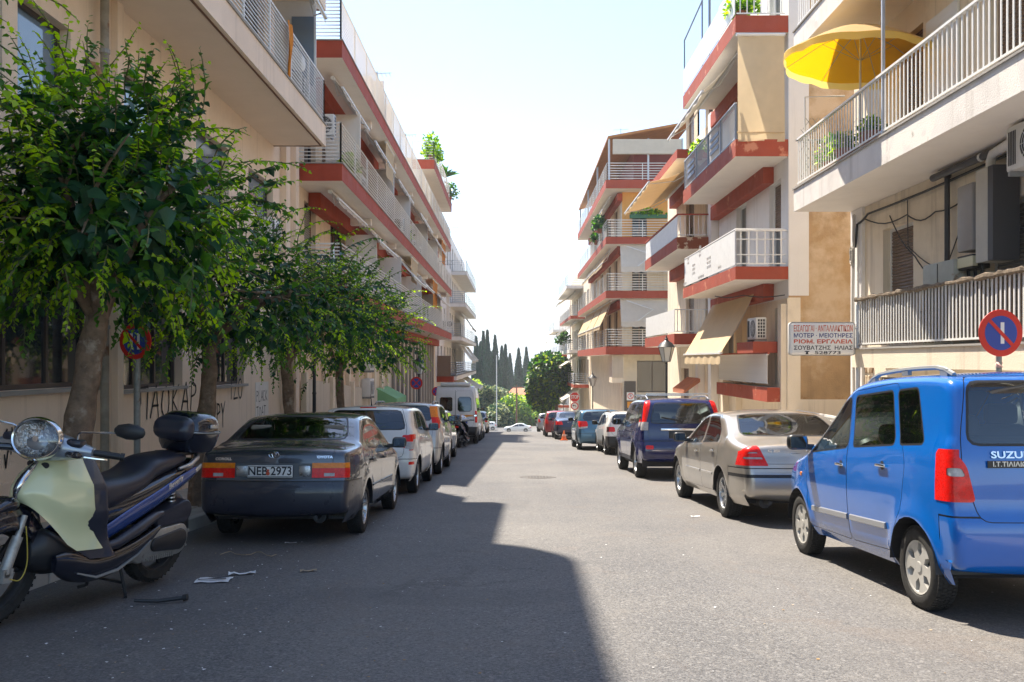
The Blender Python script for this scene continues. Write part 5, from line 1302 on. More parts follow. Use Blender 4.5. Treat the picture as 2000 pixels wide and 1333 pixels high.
    if s.get('wiper'):
        z_, y0_, y1_ = s['wiper']; q = MB(); n = 6; pts = [(rearx(y0_+(y1_-y0_)*i/n, z_+.08*i/n)-.022, y0_+(y1_-y0_)*i/n, z_+.08*i/n) for i in range(n+1)]
        q.tube(pts, .010, 5); q.tube([(p[0]+.012, p[1], p[2]-.012) for p in pts], .006, 4); q.cyl((pts[0][0]-.02, y0_, z_), (pts[0][0]+.05, y0_, z_), .025, n=10); q.build('rear_wiper', M['plastic_black'], t, 40)
    if s.get('rails'):
        x0_, x1_, hh, mm_ = s['rails']
        for sg in (1, -1):
            yy = sg*(sidey(.6, roof-.22)-.13); q = MB(); n = 12; pts = []
            for i in range(n+1):
                x_ = x0_+(x1_-x0_)*i/n; e = math.sin(math.pi*min(i, n-i, 2)/4) if min(i, n-i) < 2 else 1; pts.append((x_, yy, topz(x_, yy)+.01+hh*e))
            q.tube(pts, .018, 6)
            for i in (1, 6, 11): q.obox((pts[i][0], yy, pts[i][2]-hh*.5), (.10, .03, hh), (0, 0, 0))
            q.build('roof_rail', mm_, t, 40)
        if s.get('crossbars'):
            for x_ in s['crossbars']: q = MB(); q.box(x_-.02, x_+.02, -W+.22, W-.22, roof+.05, roof+.075); q.build('crossbar', mm_, t)
    if s.get('antenna'):
        x_ = s['antenna']; z_ = topz(x_, 0); q = MB(); q.tube([(x_, 0, z_-.01), (x_-.03, 0, z_+.03), (x_-.12, 0, z_+.19)], [.018, .010, .004], 6); q.build('antenna', M['plastic_black'], t, 40)
    if s.get('moulding'):
        z0_, z1_, segs, mm_ = s['moulding']
        for a, b in segs:
            for sg in (1, -1):
                n = 8; V = []
                for i in range(n+1):
                    x_ = a+(b-a)*i/n; za, zb_ = z0_(x_), z1_(x_); y0_ = sidey(x_, (za+zb_)/2)
                    for (zz, dd) in ((za, -.002), (za+.008, .014), (zb_-.008, .014), (zb_, -.002)): V.append((x_, sg*(y0_+dd), zz))
                q = MB(); q.mesh(V, [(4*i+k_, 4*i+k_+1, 4*(i+1)+k_+1, 4*(i+1)+k_) for i in range(n) for k_ in range(3)]+[(0, 1, 2, 3), (4*n+3, 4*n+2, 4*n+1, 4*n)]); q.build('side_moulding', mm_, t)
    for nm, (pz, py, wz, wy, dep), mm_ in s.get('blocks', ()):
        q = MB(); q.rbox((rearx(py, pz)-dep/2+.01, py, pz), (dep, wy, wz), min(dep, wz)*.3, 2); q.build(nm, M[mm_] if isinstance(mm_, str) else mm_, t, 40)
    return t, rearx, sidey

def hatch_sil(ro, L, H, hood=.98, deck=None, nose=.72, rake=0):
    """silhouette of an upright hatchback, rear at -ro, front at L"""
    return [(-ro+.16, .22), (-ro+.02, .26), (-ro, .42), (-ro+.01, .70), (-ro+.04, .92), (-ro+.15+rake, 1.22), (-ro+.26+rake, H-.09), (-ro+.42+rake, H-.025), (L*.30, H), (L*.50, H-.03), (L*.585, H-.10), (L*.76, hood+.10), (L*.80, hood+.02), (L*.90, hood-.06), (L*.975, nose+.05), (L, nose-.12), (L-.01, .38), (L-.10, .22)]
P_blue = carpaint('paint_blue', (.0, .125, .52), .0, .2)
suz = dict(wb=2.38, ro=.57, fo=.60, W=.80, r=.285, tw=.165, rim='steel', rimmat='hubcap', near=True, paint=P_blue, N=170, Mr=18, tumble=7, shoulder=.012, zmid=.7, plan_r=.035, plan_f=.14, round=.075, crown=.03, flare=.022,
    sil=[(-.42, .30), (-.55, .32), (-.58, .42), (-.575, .66), (-.545, .72), (-.54, .95), (-.53, 1.12), (-.46, 1.48), (-.42, 1.60), (-.28, 1.655), (.4, 1.675), (1.0, 1.655), (1.28, 1.60), (1.62, 1.36), (2.12, 1.06), (2.26, 1.00), (2.70, .93), (2.90, .82), (2.98, .62), (2.97, .38), (2.86, .24)],
    belt=[(-.6, 1.16), (0, 1.14), (1.1, 1.08), (2.1, .99), (3, .80)], sill=.235, archgap=.055,
    doors=[[(.36, .34), (1.14, .31), (1.18, 1.55), (.33, 1.60), (.10, 1.0), (.16, .66)], [(1.14, .31), (2.03, .31), (2.10, .62), (2.16, 1.02), (1.55, 1.44), (1.19, 1.55)]],
    tailgate=[(-.60, .66), (.60, .66), (.70, 1.0), (.69, 1.22), (.60, 1.62), (-.60, 1.62), (-.69, 1.22), (-.70, 1.0)], tg_far=.1,
    side_win=[[(.30, 1.14), (1.06, 1.095), (1.10, 1.50), (.42, 1.53)], [(1.19, 1.085), (2.02, 1.01), (1.55, 1.38), (1.21, 1.495)], [(-.13, 1.16), (.20, 1.145), (.32, 1.53), (.02, 1.54)]],
    rear_win=[(-.64, 1.17), (.64, 1.17), (.585, 1.57), (-.585, 1.57)], rw_far=.2, front_win=[(-.62, 1.05), (.62, 1.05), (.52, 1.56), (-.52, 1.56)], fw_far=1.1,
    patch=[('tail_light', 'lens_red', 'x', [(.62, .79), (.95, .79), (.95, 1.12), (.735, 1.12), (.665, 1.02)], .03), ('tail_light', 'lens_red', 'y', [(-.9, .79), (-.325, .79), (-.325, 1.10), (-.35, 1.13), (-.9, 1.13)], .0),
           ('reversing_light', 'lens_clear', 'x', [(.675, .955), (.77, .955), (.77, 1.01), (.70, 1.01)], .02), ('fuel_flap', P_blue, 'y', [(-.10, .86), (.10, .86), (.10, 1.02), (-.10, 1.02)], .03)],
    bumper=(.70, P_blue), mirror=(2.10, 1.06), handles=((1.28, .93), (.47, .97)), handlemat='chrome', seat='seat_dark', glass='glass_car', rails=(-.25, 1.15, .045, M['grey_metal']),
    moulding=(lambda x: .49-.022*(x-.5), lambda x: .545-.022*(x-.5), ((.42, 1.10), (1.16, 1.98)), mat('moulding', (.24, .25, .27), .35, coat=.6)), mirx=1.35, dash=1.95, seats=(.35, 1.25), sig=1,
    badges=(('SUZUKI', .062, .37, 1.095, 'chrome', 1.35),), wiper=(1.20, 0, -.45))
M['hubcap'] = mat('hubcap', (.50, .49, .46), .4, metal=.3, var=.06, vs=8)
c1, rx, sy = make_car('parked_car', suz, (3.62, 6.12), 'bright blue tall hatchback with dull silver hub caps, nearest car on the right', yaw=R(.6))
# gap line round the tailgate light, sticker lettering, oval sticker, repeater
q = MB(); q.lathe([(0, .012), (.018, .010), (.022, 0)], (2.30, sy(2.30, .78)-.002, .78), (0, 1, 0), 12); q.build('side_repeater', M['lens_amber'], c1, 40)
q = MB(); x_ = rx(.35, 1.03); q.box(x_-.004, x_-.001, .20, .54, 1.012, 1.058); q.build('dealer_strip', M['plastic_black'], c1)
text(c1, 'Ι.Τ.ΤΙΛΙΑΚΗΣ', .042, Matrix.Translation((x_-.005, .37, 1.035)) @ REARM @ Matrix.Diagonal((1.1, 1, 1, 1)), 'alu', .0006, name='badge', bold=.001)
q = MB(); x_ = rx(-.03, .84); q.lathe([(0, .003), (.062, .003), (.064, 0)], (x_-.001, -.0, .84), (-1, 0, 0), 24, sc=(1, .62)); q.build('oval_sticker', M['sign_white'], c1, 40)
q = MB(); q.lathe([(.055, .004), (.062, .0045), (.0635, .001)], (x_-.001, -.0, .84), (-1, 0, 0), 24, sc=(1, .62)); q.build('sticker_rim', M['print_blue'], c1, 40)
# --- silver saloon
P_tan = carpaint('paint_champagne', (.50, .46, .40), .7, .30)
mer = dict(wb=2.715, ro=.95, fo=.80, W=.865, r=.31, tw=.205, rim='seven', near=True, paint=P_tan, N=160, Mr=16, tumble=20, shoulder=.022, zmid=.66, plan_r=.14, plan_f=.17, round=.11, crown=.045,
    sil=[(-.70, .26), (-.88, .28), (-.955, .36), (-.965, .52), (-.955, .66), (-.93, .72), (-.905, .94), (-.84, .99), (-.70, 1.01), (-.42, 1.055), (-.2, 1.13), (.20, 1.34), (.42, 1.39), (.9, 1.42), (1.35, 1.405), (1.62, 1.33), (2.32, 1.0), (2.44, .95), (3.0, .88), (3.38, .78), (3.50, .62), (3.51, .40), (3.38, .24)],
    belt=[(-.95, .96), (-.3, .98), (1, .93), (2.4, .88), (3.5, .70)], sill=.22,
    doors=[[(.20, .32), (1.06, .30), (1.10, .95), (1.14, 1.36), (.5, 1.33), (.06, .98), (.16, .60)], [(1.06, .30), (2.04, .30), (2.16, .62), (2.2, .90), (1.62, 1.25), (1.15, 1.36)]],
    tailgate=[(-.56, .74), (.56, .74), (.66, 1.0), (-.66, 1.0)], tg_name='boot_lid', tg_far=-.6,
    side_win=[[(.22, .99), (1.04, .955), (1.08, 1.31), (.60, 1.31), (.28, 1.12)], [(1.15, .95), (2.10, .91), (1.70, 1.15), (1.42, 1.27), (1.18, 1.31)]],
    rear_win=[(-.64, 1.08), (.64, 1.08), (.53, 1.34), (-.53, 1.34)], rw_far=.6, front_win=[(-.66, 1.0), (.66, 1.0), (.54, 1.33), (-.54, 1.33)], fw_far=1.3,
    patch=[('tail_light', 'lens_red', 'x', [(.50, .72), (.90, .72), (.90, .80), (.82, .88), (.62, .97), (.60, .94)], .012), ('tail_light', 'lens_red', 'y', [(-1.1, .72), (-.62, .72), (-.66, .82), (-.80, .97), (-1.1, .97)], 0),
           ('light_stripe', 'lens_clear', 'x', [(.56, .80), (.78, .80), (.78, .825), (.58, .825)], .01), ('light_stripe', 'lens_clear', 'x', [(.62, .87), (.74, .87), (.72, .885), (.63, .885)], .01)],
    bumper=(.695, P_tan), bumper_strip=(.575, .615, M['plastic_black']), mirror=(2.06, .96), handles=((1.30, .81), (.38, .85)), handlemat='paint', seat='seat_dark', shelf=(-.3, .15, .98),
    badges=(('C 200', .05, .42, .90, 'chrome', 1.3),), plate=(.82, -.89, .46, .12, '', 0), exhaust=.5, gap_over=(), moulding=(lambda x: .52, lambda x: .56, ((.40, 1.02), (1.10, 2.0)), P_tan))
c2, rx, sy = make_car('parked_car', mer, (3.60, 11.45), 'champagne saloon with triangular red tail lights parked behind the blue hatchback', yaw=R(1.2))
q = MB(); x_ = rx(0, .93); q.tube([(x_-.01+0*k, .045*math.cos(a), .93+.045*math.sin(a)) for k, a in enumerate([i*math.pi/10 for i in range(21)])], .006, 5)
for a in (90, 210, 330): q.tube([(x_-.01, 0, .93), (x_-.01, .045*math.cos(R(a)), .93+.045*math.sin(R(a)))], .006, 5)
q.build('boot_emblem', M['chrome'], c2, 40)
q = MB(); q.box(.9-.02, .92, .1, .5, 1.0, 1.18)
q.rbox((2.15, 0, 1.12), (.03, 1.25, .42), .012, 2, (0, R(-58), 0)); q.build('sunshade', mat('sunshade', (.45, .52, .54), .35, metal=.6, var=.5, vs=14, bump=.8, bs=18), c2)
# --- dark blue SUV
P_navy = carpaint('paint_navy', (.003, .007, .085), .0, .2)
xt = dict(wb=2.62, ro=.86, fo=.84, W=.885, r=.345, tw=.215, rim='five', paint=P_navy, N=130, Mr=14, tumble=12, shoulder=.02, zmid=.75, plan_r=.07, plan_f=.12, round=.085, crown=.04, flare=.028,
    sil=[(-.66, .34), (-.84, .36), (-.875, .48), (-.87, .72), (-.80, .78), (-.79, 1.0), (-.77, 1.12), (-.64, 1.52), (-.56, 1.62), (-.40, 1.66), (.5, 1.69), (1.3, 1.67), (1.62, 1.60), (2.22, 1.18), (2.36, 1.11), (3.0, 1.03), (3.34, .92), (3.44, .72), (3.43, .48), (3.3, .32)],
    belt=[(-.9, 1.14), (0, 1.12), (2.3, 1.04), (3.4, .85)], sill=.33, lower=.42, lowermat=mat('clad_dark', (.03, .035, .06), .5), 
    doors=[[(.30, .44), (1.06, .42), (1.1, 1.6), (.15, 1.58), (.12, 1.0), (.22, .75)], [(1.06, .42), (2.0, .42), (2.12, .75), (2.15, 1.08), (1.6, 1.5), (1.12, 1.6)]],
    tailgate=[(-.68, .80), (.68, .80), (.70, 1.12), (.58, 1.62), (-.58, 1.62), (-.70, 1.12)], tg_far=.1,
    side_win=[[(.28, 1.15), (1.04, 1.11), (1.07, 1.52), (.40, 1.53)], [(1.15, 1.10), (2.06, 1.06), (1.62, 1.38), (1.18, 1.52)], [(-.52, 1.18), (.14, 1.155), (.26, 1.52), (-.40, 1.53)]],
    rear_win=[(-.64, 1.15), (.64, 1.15), (.54, 1.55), (-.54, 1.55)], rw_far=.2, front_win=[(-.70, 1.16), (.70, 1.16), (.56, 1.58), (-.56, 1.58)], fw_far=1.5,
    patch=[('tail_light', 'lens_red', 'x', [(.70, 1.0), (.9, 1.0), (.9, 1.6), (.59, 1.64), (.63, 1.5)], .02), ('tail_light', 'lens_red', 'y', [(-1.0, 1.0), (-.68, 1.0), (-.60, 1.3), (-.50, 1.62), (-1.0, 1.64)], 0),
           ('tail_light', 'lens_clear', 'x', [(.70, 1.0), (.9, 1.0), (.9, 1.17), (.685, 1.17)], .01), ('tail_light', 'lens_clear', 'y', [(-1.0, 1.0), (-.69, 1.0), (-.66, 1.17), (-1.0, 1.17)], 0), ('reflector', 'lens_red', 'x', [(.60, .62), (.76, .62), (.76, .70), (.60, .70)], .03)],
    bumper=(.79, P_navy), mirror=(2.08, 1.12), handles=((1.28, .97), (.40, 1.0)), handlemat='paint', seat='seat_dark', rails=(-.35, 1.5, .06, M['alu']), crossbars=(-.3, 1.2), wiper=(1.19, .0, .42),
    blocks=(('handle_bar', (1.02, 0, .05, .9, .03), 'chrome'), ('plate_recess', (.92, 0, .16, .56, .02), 'plastic_black')))
c3, rx, sy = make_car('parked_car', xt, (3.46, 18.4), 'dark blue off-road car with roof rails and tall red tail lights', yaw=R(.5))
# --- small white estate-like hatch with dark bumper
P_white = carpaint('paint_white', (.80, .79, .76), 0, .3)
def small(paint, W=.82, H=1.43, wb=2.45, ro=.62, fo=.75, r=.29, hood=.98, light=None, bump=None, rim='steel', N=90, tumble=14, **kw):
    L = wb+fo; hb = H-.5
    d = dict(wb=wb, ro=ro, fo=fo, W=W, r=r, tw=.18, rim=rim, paint=paint, N=N, Mr=12, tumble=tumble, shoulder=.02, zmid=.65, plan_r=.09, plan_f=.14, round=.09, crown=.045, sil=hatch_sil(ro, L, H, hood), sill=.22,
        belt=[(-ro, hb+.06), (0, hb+.03), (wb*.8, hood-.06), (L, hood-.25)], doors=[[(.32, .32), (1.02, .30), (1.05, H-.08), (.25, H-.10), (.15, .9), (.24, .65)], [(1.02, .30), (wb*.80, .30), (wb*.85, .7), (wb*.86, hb+.0), (wb*.62, H-.18), (1.06, H-.08)]],
        side_win=[[(.26, hb+.07), (.98, hb+.04), (1.01, H-.13), (.40, H-.13)], [(1.07, hb+.035), (wb*.80, hb-.0), (wb*.66, H-.25), (1.10, H-.13)], [(-.14, hb+.10), (.16, hb+.08), (.28, H-.14), (.04, H-.17)]],
        tailgate=[(-W+.22, .62), (W-.22, .62), (W-.16, hb+.1), (W-.27, H-.05), (-W+.27, H-.05), (-W+.16, hb+.1)], tg_far=.2,
        rear_win=[(-W+.20, hb+.08), (W-.20, hb+.08), (W-.29, H-.12), (-W+.29, H-.12)], rw_far=.4, front_win=[(-W+.16, hood+.06), (W-.16, hood+.06), (W-.29, H-.10), (-W+.29, H-.10)], fw_far=wb*.5,
        patch=light or [('tail_light', 'lens_red', 'x', [(W-.24, .72), (W+.1, .72), (W+.1, .96), (W-.17, .96)], .03), ('tail_light', 'lens_red', 'y', [(-ro-.2, .72), (-ro+.16, .74), (-ro+.26, .96), (-ro-.2, .96)], 0)],
        bumper=(.60, bump or paint), mirror=(wb*.80, hb+.06), handles=((1.15, hb-.1), (.42, hb-.07)), handlemat='paint', plate=(.70, -ro-.0, .46, .11, '', 0))
    d.update(kw); return d
polo = small(P_white, H=1.42, wb=2.41, ro=.66, light=[('tail_light', 'lens_red', 'x', [(.50, .74), (.9, .74), (.9, .90), (.52, .90)], .03), ('tail_light', 'lens_dark', 'y', [(-.9, .74), (-.50, .74), (-.50, .90), (-.9, .90)], 0)], bump=M['plastic_black'], rails=(-.1, 1.2, .03, M['plastic_black']), wiper=(1.02, 0, .35))
make_car('parked_car', polo, (3.78, 28.2), 'white hatchback with a black rear bumper in front of the dark blue off-road car')
P_teal = carpaint('paint_teal', (.05, .14, .22), .5, .3)
aur = small(P_teal, W=.87, H=1.50, wb=2.60, ro=.72, fo=.85, r=.31, light=[('tail_light', 'lens_red', 'x', [(.48, .86), (.9, .80), (.9, 1.04), (.52, 1.04)], .03), ('tail_light', 'lens_red', 'y', [(-.95, .80), (-.45, .90), (-.45, 1.04), (-.95, 1.04)], 0), ('tail_light', 'lens_clear', 'x', [(.50, .80), (.85, .76), (.85, .82), (.5, .86)], .01)], rim='five')
make_car('parked_car', aur, (3.22, 31.9), 'blue grey hatchback beyond the white one with the black bumper')
P_dark = carpaint('paint_darkblue', (.015, .022, .06), .4, .3); P_redc = carpaint('paint_red', (.38, .015, .02), .1, .3); P_silver = carpaint('paint_silver', (.42, .43, .44), .7, .3)
sed = dict(mer); sed.update(N=80, Mr=10, near=False, rim='five', badges=(), gap_over=(), W=.86, r=.30)
def sedan(p, **k): d = dict(sed); d.update(paint=p, bumper=(.695, p), moulding=None, patch=[('tail_light', 'lens_red', 'x', [(.45, .74), (.9, .74), (.9, .90), (.50, .90)], .02), ('tail_light', 'lens_red', 'y', [(-1.1, .74), (-.68, .74), (-.68, .90), (-1.1, .90)], 0)]); d.update(k); return d
make_car('parked_car', sedan(P_dark), (2.98, 44.0), 'dark blue saloon with red lights just past the orange traffic cone')
make_car('parked_car', small(P_redc, H=1.47), (2.62, 48.6), 'red hatchback beyond the dark blue saloon on the right')
make_car('parked_car', small(P_silver, H=1.45), (2.75, 66.0), 'pale silver hatchback at the foot of the street on the right')
make_car('parked_car', sedan(P_silver), (3.1, 75.0), 'grey saloon farthest down on the right before the stop sign junction')
# --- left side: grey saloon
P_grey = carpaint('paint_grey', (.075, .083, .10), .55, .25)
cor = dict(wb=2.465, ro=.92, fo=.84, W=.845, r=.285, tw=.18, rim='ten', near=True, paint=P_grey, N=160, Mr=16, tumble=21, shoulder=.022, zmid=.62, plan_r=.09, plan_f=.14, round=.085, crown=.04,
    sil=[(-.72, .26), (-.88, .27), (-.935, .36), (-.94, .56), (-.92, .63), (-.90, .70), (-.885, .90), (-.86, .98), (-.78, 1.015), (-.5, 1.03), (-.30, 1.045), (-.1, 1.12), (.28, 1.31), (.48, 1.36), (.9, 1.385), (1.30, 1.37), (1.55, 1.29), (2.15, .98), (2.28, .92), (2.8, .85), (3.12, .76), (3.28, .62), (3.30, .40), (3.18, .24)],
    belt=[(-.95, .96), (-.2, .95), (1, .91), (2.3, .87), (3.3, .68)], sill=.20,
    doors=[[(.22, .30), (.98, .28), (1.02, .92), (1.06, 1.33), (.5, 1.30), (.10, .96), (.16, .60)], [(.98, .28), (1.92, .28), (2.02, .6), (2.06, .88), (1.55, 1.22), (1.07, 1.33)]],
    tailgate=[(-.60, .70), (.60, .70), (.64, 1.02), (-.64, 1.02)], tg_name='boot_lid', tg_far=-.55,
    side_win=[[(.22, .97), (.96, .935), (1.0, 1.28), (.58, 1.275), (.28, 1.12)], [(1.06, .93), (1.95, .89), (1.62, 1.12), (1.38, 1.24), (1.10, 1.28)]],
    rear_win=[(-.62, 1.075), (.62, 1.075), (.52, 1.315), (-.52, 1.315)], rw_far=.6, front_win=[(-.64, .97), (.64, .97), (.53, 1.29), (-.53, 1.29)], fw_far=1.2,
    patch=[('light_band', 'plastic_grey', 'x', [(-.6, .665), (.6, .665), (.6, .835), (-.6, .835)], .0, False), ('tail_light', 'lens_red', 'x', [(.405, .685), (.9, .685), (.9, .785), (.405, .785)], .0), ('tail_light', 'lens_amber', 'x', [(.405, .787), (.9, .787), (.9, .84), (.405, .84)], .0), ('tail_light', 'lens_red', 'y', [(-1.1, .685), (-.80, .685), (-.80, .785), (-1.1, .785)], 0), ('tail_light', 'lens_amber', 'y', [(-1.1, .787), (-.80, .787), (-.80, .84), (-1.1, .84)], 0), ('reversing_light', 'lens_clear', 'x', [(.53, .70), (.64, .70), (.64, .735), (.53, .735)], .0)],
    bumper=(.655, mat('bumper_grey', (.026, .028, .042), .34, coat=.5, var=.08)), mirror=(1.93, .93), handles=((1.22, .80), (.34, .82)), handlemat='plastic_black', seat='seat_beige', shelf=(-.25, .2, .96), exhaust=-.45,
    badges=(('TOYOTA', .036, -.52, .90, 'chrome', 1.3), ('COROLLA', .036, .52, .88, 'chrome', 1.2)), plate=(.755, -.93, .47, .125, 'NEB 2973', .02), blocks=(), plw=.92,
    moulding=(lambda x: .50, lambda x: .53, ((.30, .96), (1.0, 1.92)), M['plastic_black']))
M['plastic_grey'] = mat('plastic_grey', (.09, .10, .11), .4)
c5, rx, sy = make_car('parked_car', cor, (-2.50, 9.98), 'old dark grey saloon with orange and red tail lights behind the scooter', yaw=R(-.3))
q = MB(); x_ = rx(0, .93)-.006
for (a_, b_) in ((.052, .034), (.028, .016)): q.tube([(x_, a_*math.cos(i*math.pi/12), .925+b_*math.sin(i*math.pi/12)+(.008 if a_ < .04 else 0)) for i in range(25)], .0035, 5)
q.tube([(x_, .015*math.cos(i*math.pi/12), .925+.034*math.sin(i*math.pi/12)) for i in range(25)], .0035, 5); q.build('boot_emblem', M['chrome'], c5, 40)
q = MB(); q.lathe([(0, .003), (.02, .002)], (-.93-.021, .04, .735), (-1, 0, 0), 12); q.lathe([(0, .003), (.014, .002)], (-.93-.021, .04, .765), (-1, 0, 0), 12); q.build('plate_seal', M['print_red'], c5)
for yy in (-.33, .33): q = MB(); q.rbox((rx(yy, .76)+.0, yy, .755), (.02, .12, .115), .008, 2); q.build('lamp_housing', M['alu'], c5, 40)
# --- white hatch
yar = small(P_white, W=.85, H=1.51, wb=2.51, ro=.60, fo=.80, r=.30, rim='ten', N=130, hood=1.0, near=True,
    light=[('tail_light', 'lens_red', 'x', [(.56, .80), (.9, .72), (.9, .99), (.62, .99)], .02), ('tail_light', 'lens_red', 'y', [(-.9, .70), (-.48, .74), (-.28, .97), (-.30, 1.0), (-.9, 1.0)], 0), ('tail_light', 'lens_clear', 'y', [(-.56, .74), (-.44, .76), (-.32, .92), (-.44, .92)], .01), ('tail_light', 'lens_clear', 'x', [(.66, .77), (.80, .75), (.80, .88), (.68, .88)], .01), ('reflector', 'lens_red', 'y', [(-.62, .50), (-.40, .50), (-.40, .55), (-.62, .55)], .01), ('brake_light', 'lens_red', 'x', [(-.14, 1.44), (.14, 1.44), (.14, 1.475), (-.14, 1.475)], .01, False)],
    glass_r='glass_dark', antenna=.1, wiper=(1.08, 0, .35), mirror=(1.98, 1.06))
make_car('parked_car', yar, (-2.44, 14.95), 'white hatchback with angular red and clear tail lights in front of the grey saloon')
P_pearl = carpaint('paint_pearl', (.50, .48, .45), .3, .3)
crv = small(P_pearl, W=.86, H=1.62, wb=2.55, ro=.66, fo=.80, r=.33, rim='five', N=110, hood=1.06, tumble=10,
    light=[('tail_light', 'lens_red', 'x', [(.66, 1.02), (.9, 1.02), (.9, 1.5), (.58, 1.5), (.62, 1.3)], .01), ('tail_light', 'lens_red', 'y', [(-.9, 1.02), (-.40, 1.02), (-.28, 1.5), (-.9, 1.5)], 0), ('tail_light', 'lens_amber', 'x', [(.62, 1.26), (.9, 1.26), (.9, 1.5), (.58, 1.5)], .01), ('tail_light', 'lens_amber', 'y', [(-.9, 1.26), (-.36, 1.26), (-.28, 1.5), (-.9, 1.5)], 0)],
    glass_r='glass_dark', rails=(-.2, 1.3, .035, M['grey_metal']), bump=P_pearl, lower=.45, lowermat=M['plastic_black'])
make_car('parked_car', crv, (-2.40, 19.45), 'silver beige family car with upright orange and red tail lights beyond the white hatchback')
make_car('parked_car', small(P_silver, W=.83, H=1.48, N=100, rim='five', glass_r='glass_dark'), (-2.52, 24.2), 'silver hatchback between the beige family car and the white van')
make_car('parked_car', sedan(P_dark), (-2.30, 43.5), 'dark car just beyond the white van on the left')
make_car('parked_car', small(P_silver, H=1.45), (-2.35, 56.5), 'pale hatchback on the left near the end of the street')
# --- white van
P_van = carpaint('paint_van', (.68, .68, .66), 0, .35, .5)
van = dict(wb=3.6, ro=1.0, fo=.95, W=.96, r=.34, tw=.2, rim='steel', rimmat='hubcap', paint=P_van, N=110, Mr=14, tumble=5.5, shoulder=.012, zmid=.9, plan_r=.03, plan_f=.14, round=.10, crown=.03, cat='van',
    sil=[(-.80, .34), (-.98, .36), (-1.02, .46), (-1.02, .72), (-.99, .78), (-.98, 1.3), (-.95, 2.05), (-.90, 2.40), (-.74, 2.52), (-.3, 2.54), (2.0, 2.54), (2.8, 2.45), (3.3, 2.1), (3.75, 1.45), (3.95, 1.28), (4.40, 1.08), (4.55, .80), (4.56, .48), (4.4, .32)],
    belt=[(-1.2, 1.32), (3, 1.32), (4.5, 1.0)], sill=.32, doors=[[(2.55, .42), (3.45, .42), (3.7, 1.3), (3.2, 2.0), (2.6, 2.05)]],
    tailgate=[(-.80, .76), (-.01, .76), (-.01, 2.28), (-.74, 2.28)], tg_far=.1, tg_name='back_door',
    side_win=[[(2.66, 1.38), (3.62, 1.38), (3.2, 1.92), (2.7, 1.98)], [(-.6, 1.38), (.8, 1.38), (.8, 1.98), (-.6, 1.98)], [(.95, 1.38), (2.3, 1.38), (2.3, 1.98), (.95, 1.98)]],
    rear_win=[(-.68, 1.40), (-.12, 1.40), (-.12, 2.0), (-.66, 2.0)], rw_far=.2, front_win=[(-.76, 1.45), (.76, 1.45), (.66, 2.1), (-.66, 2.1)], fw_far=2.7, wr=.05,
    patch=[('back_door_glass', 'glass_dark', 'x', [(.12, 1.40), (.68, 1.40), (.66, 2.0), (.12, 2.0)], .05, False), ('tail_light', 'lens_red', 'x', [(.84, .92), (1.1, .92), (1.1, 1.42), (.84, 1.42)], .01), ('tail_light', 'lens_red', 'y', [(-1.2, .92), (-.86, .92), (-.86, 1.42), (-1.2, 1.42)], 0), ('stripe', 'sign_orange', 'x', [(-.80, 1.16), (.80, 1.16), (.80, 1.25), (-.80, 1.25)], .0, False), ('sticker', 'sign_blue', 'x', [(-.52, .86), (-.28, .86), (-.28, 1.08), (-.52, 1.08)], .01, False), ('door_seam', 'plastic_black', 'x', [(-.006, .80), (.006, .80), (.006, 2.3), (-.006, 2.3)], .0, False)],
    bumper=(.74, M['plastic_black']), mirror=(3.4, 1.5), glass='glass_dark', seats=(1.2, 2.3), dash=3.2, exhaust=.4)
cv, rx, sy = make_car('parked_van', van, (-2.42, 38.0), 'white minibus van with two back windows and an orange stripe', group='')
q = MB(); q.rbox((-.72, 0, 2.56), (.35, 1.3, .14), .05, 2); q.build('roof_box', P_van, cv, 40)
q = MB(); q.tube([(-1.04, -.28, .88), (-1.04, -.40, .92), (-1.04, -.44, 1.0)], .012, 4); q.lathe([(.05, .004), (.065, .004)], (-1.03, -.38, .93), (-1, 0, 0), 14); q.build('wheelchair_symbol', M['sign_white'], cv)
# --- cars on the cross road, seen from the side
def cross(s, x, y, lab, yaw=math.pi):
    c, a, b = make_car('car', s, (x, y), lab, group='cars on the far cross road'); c.rotation_euler = (0, 0, yaw); c.location.z = G(y)+.02; return c
cross(sedan(P_white, N=60), 2.2, 141, 'white saloon passing across the end of the street'); cross(small(P_dark, N=60), -6.2, 143.5, 'dark car on the cross road, left of the passing white saloon')
cross(small(P_white, N=60), -3.2, 146, 'white hatchback parked along the cross road behind the passing cars')
# ============================================================ SCOOTER
def sec(x, cy, cz, ry, rz, n=20, p=2.4, flat=0.0):
    out = []
    for i in range(n):
        a = 2*math.pi*i/n; c, s_ = math.cos(a), math.sin(a)
        y = ry*math.copysign(abs(c)**(2/p), c); z = rz*math.copysign(abs(s_)**(2/p), s_)
        if s_ < 0: z *= 1-flat
        out.append((x, cy+y, cz+z))
    return out
def smooth_secs(S, it=2):
    for _ in range(it):
        Q = [S[0]]
        for a, b in zip(S[:-1], S[1:]): Q += [tuple(u*.75+v*.25 for u, v in zip(a, b)), tuple(u*.25+v*.75 for u, v in zip(a, b))]
        Q.append(S[-1]); S = Q
    return S
def blob(S, n=20, p=2.4, it=2, m=None, mb=None):
    mb = mb or MB(); mb.loft([sec(*s_[:5], n=n, p=p) for s_ in smooth_secs(S, it)], m); return mb
P_cream = carpaint('paint_cream', (.72, .72, .42), .0, .25); P_black = carpaint('paint_black', (.010, .012, .022), .2, .2)
M['seat_leather'] = mat('seat_leather', (.016, .017, .030), .42, bump=.2, bs=120, coat=.25); M['plastic_satin'] = mat('plastic_satin', (.022, .024, .038), .36, coat=.3, var=.06)
M['cast_alu'] = mat('cast_alu', (.40, .40, .38), .4, metal=.75, var=.15, vs=14, stain=((.12, .09, .07), 9, .62, .1))
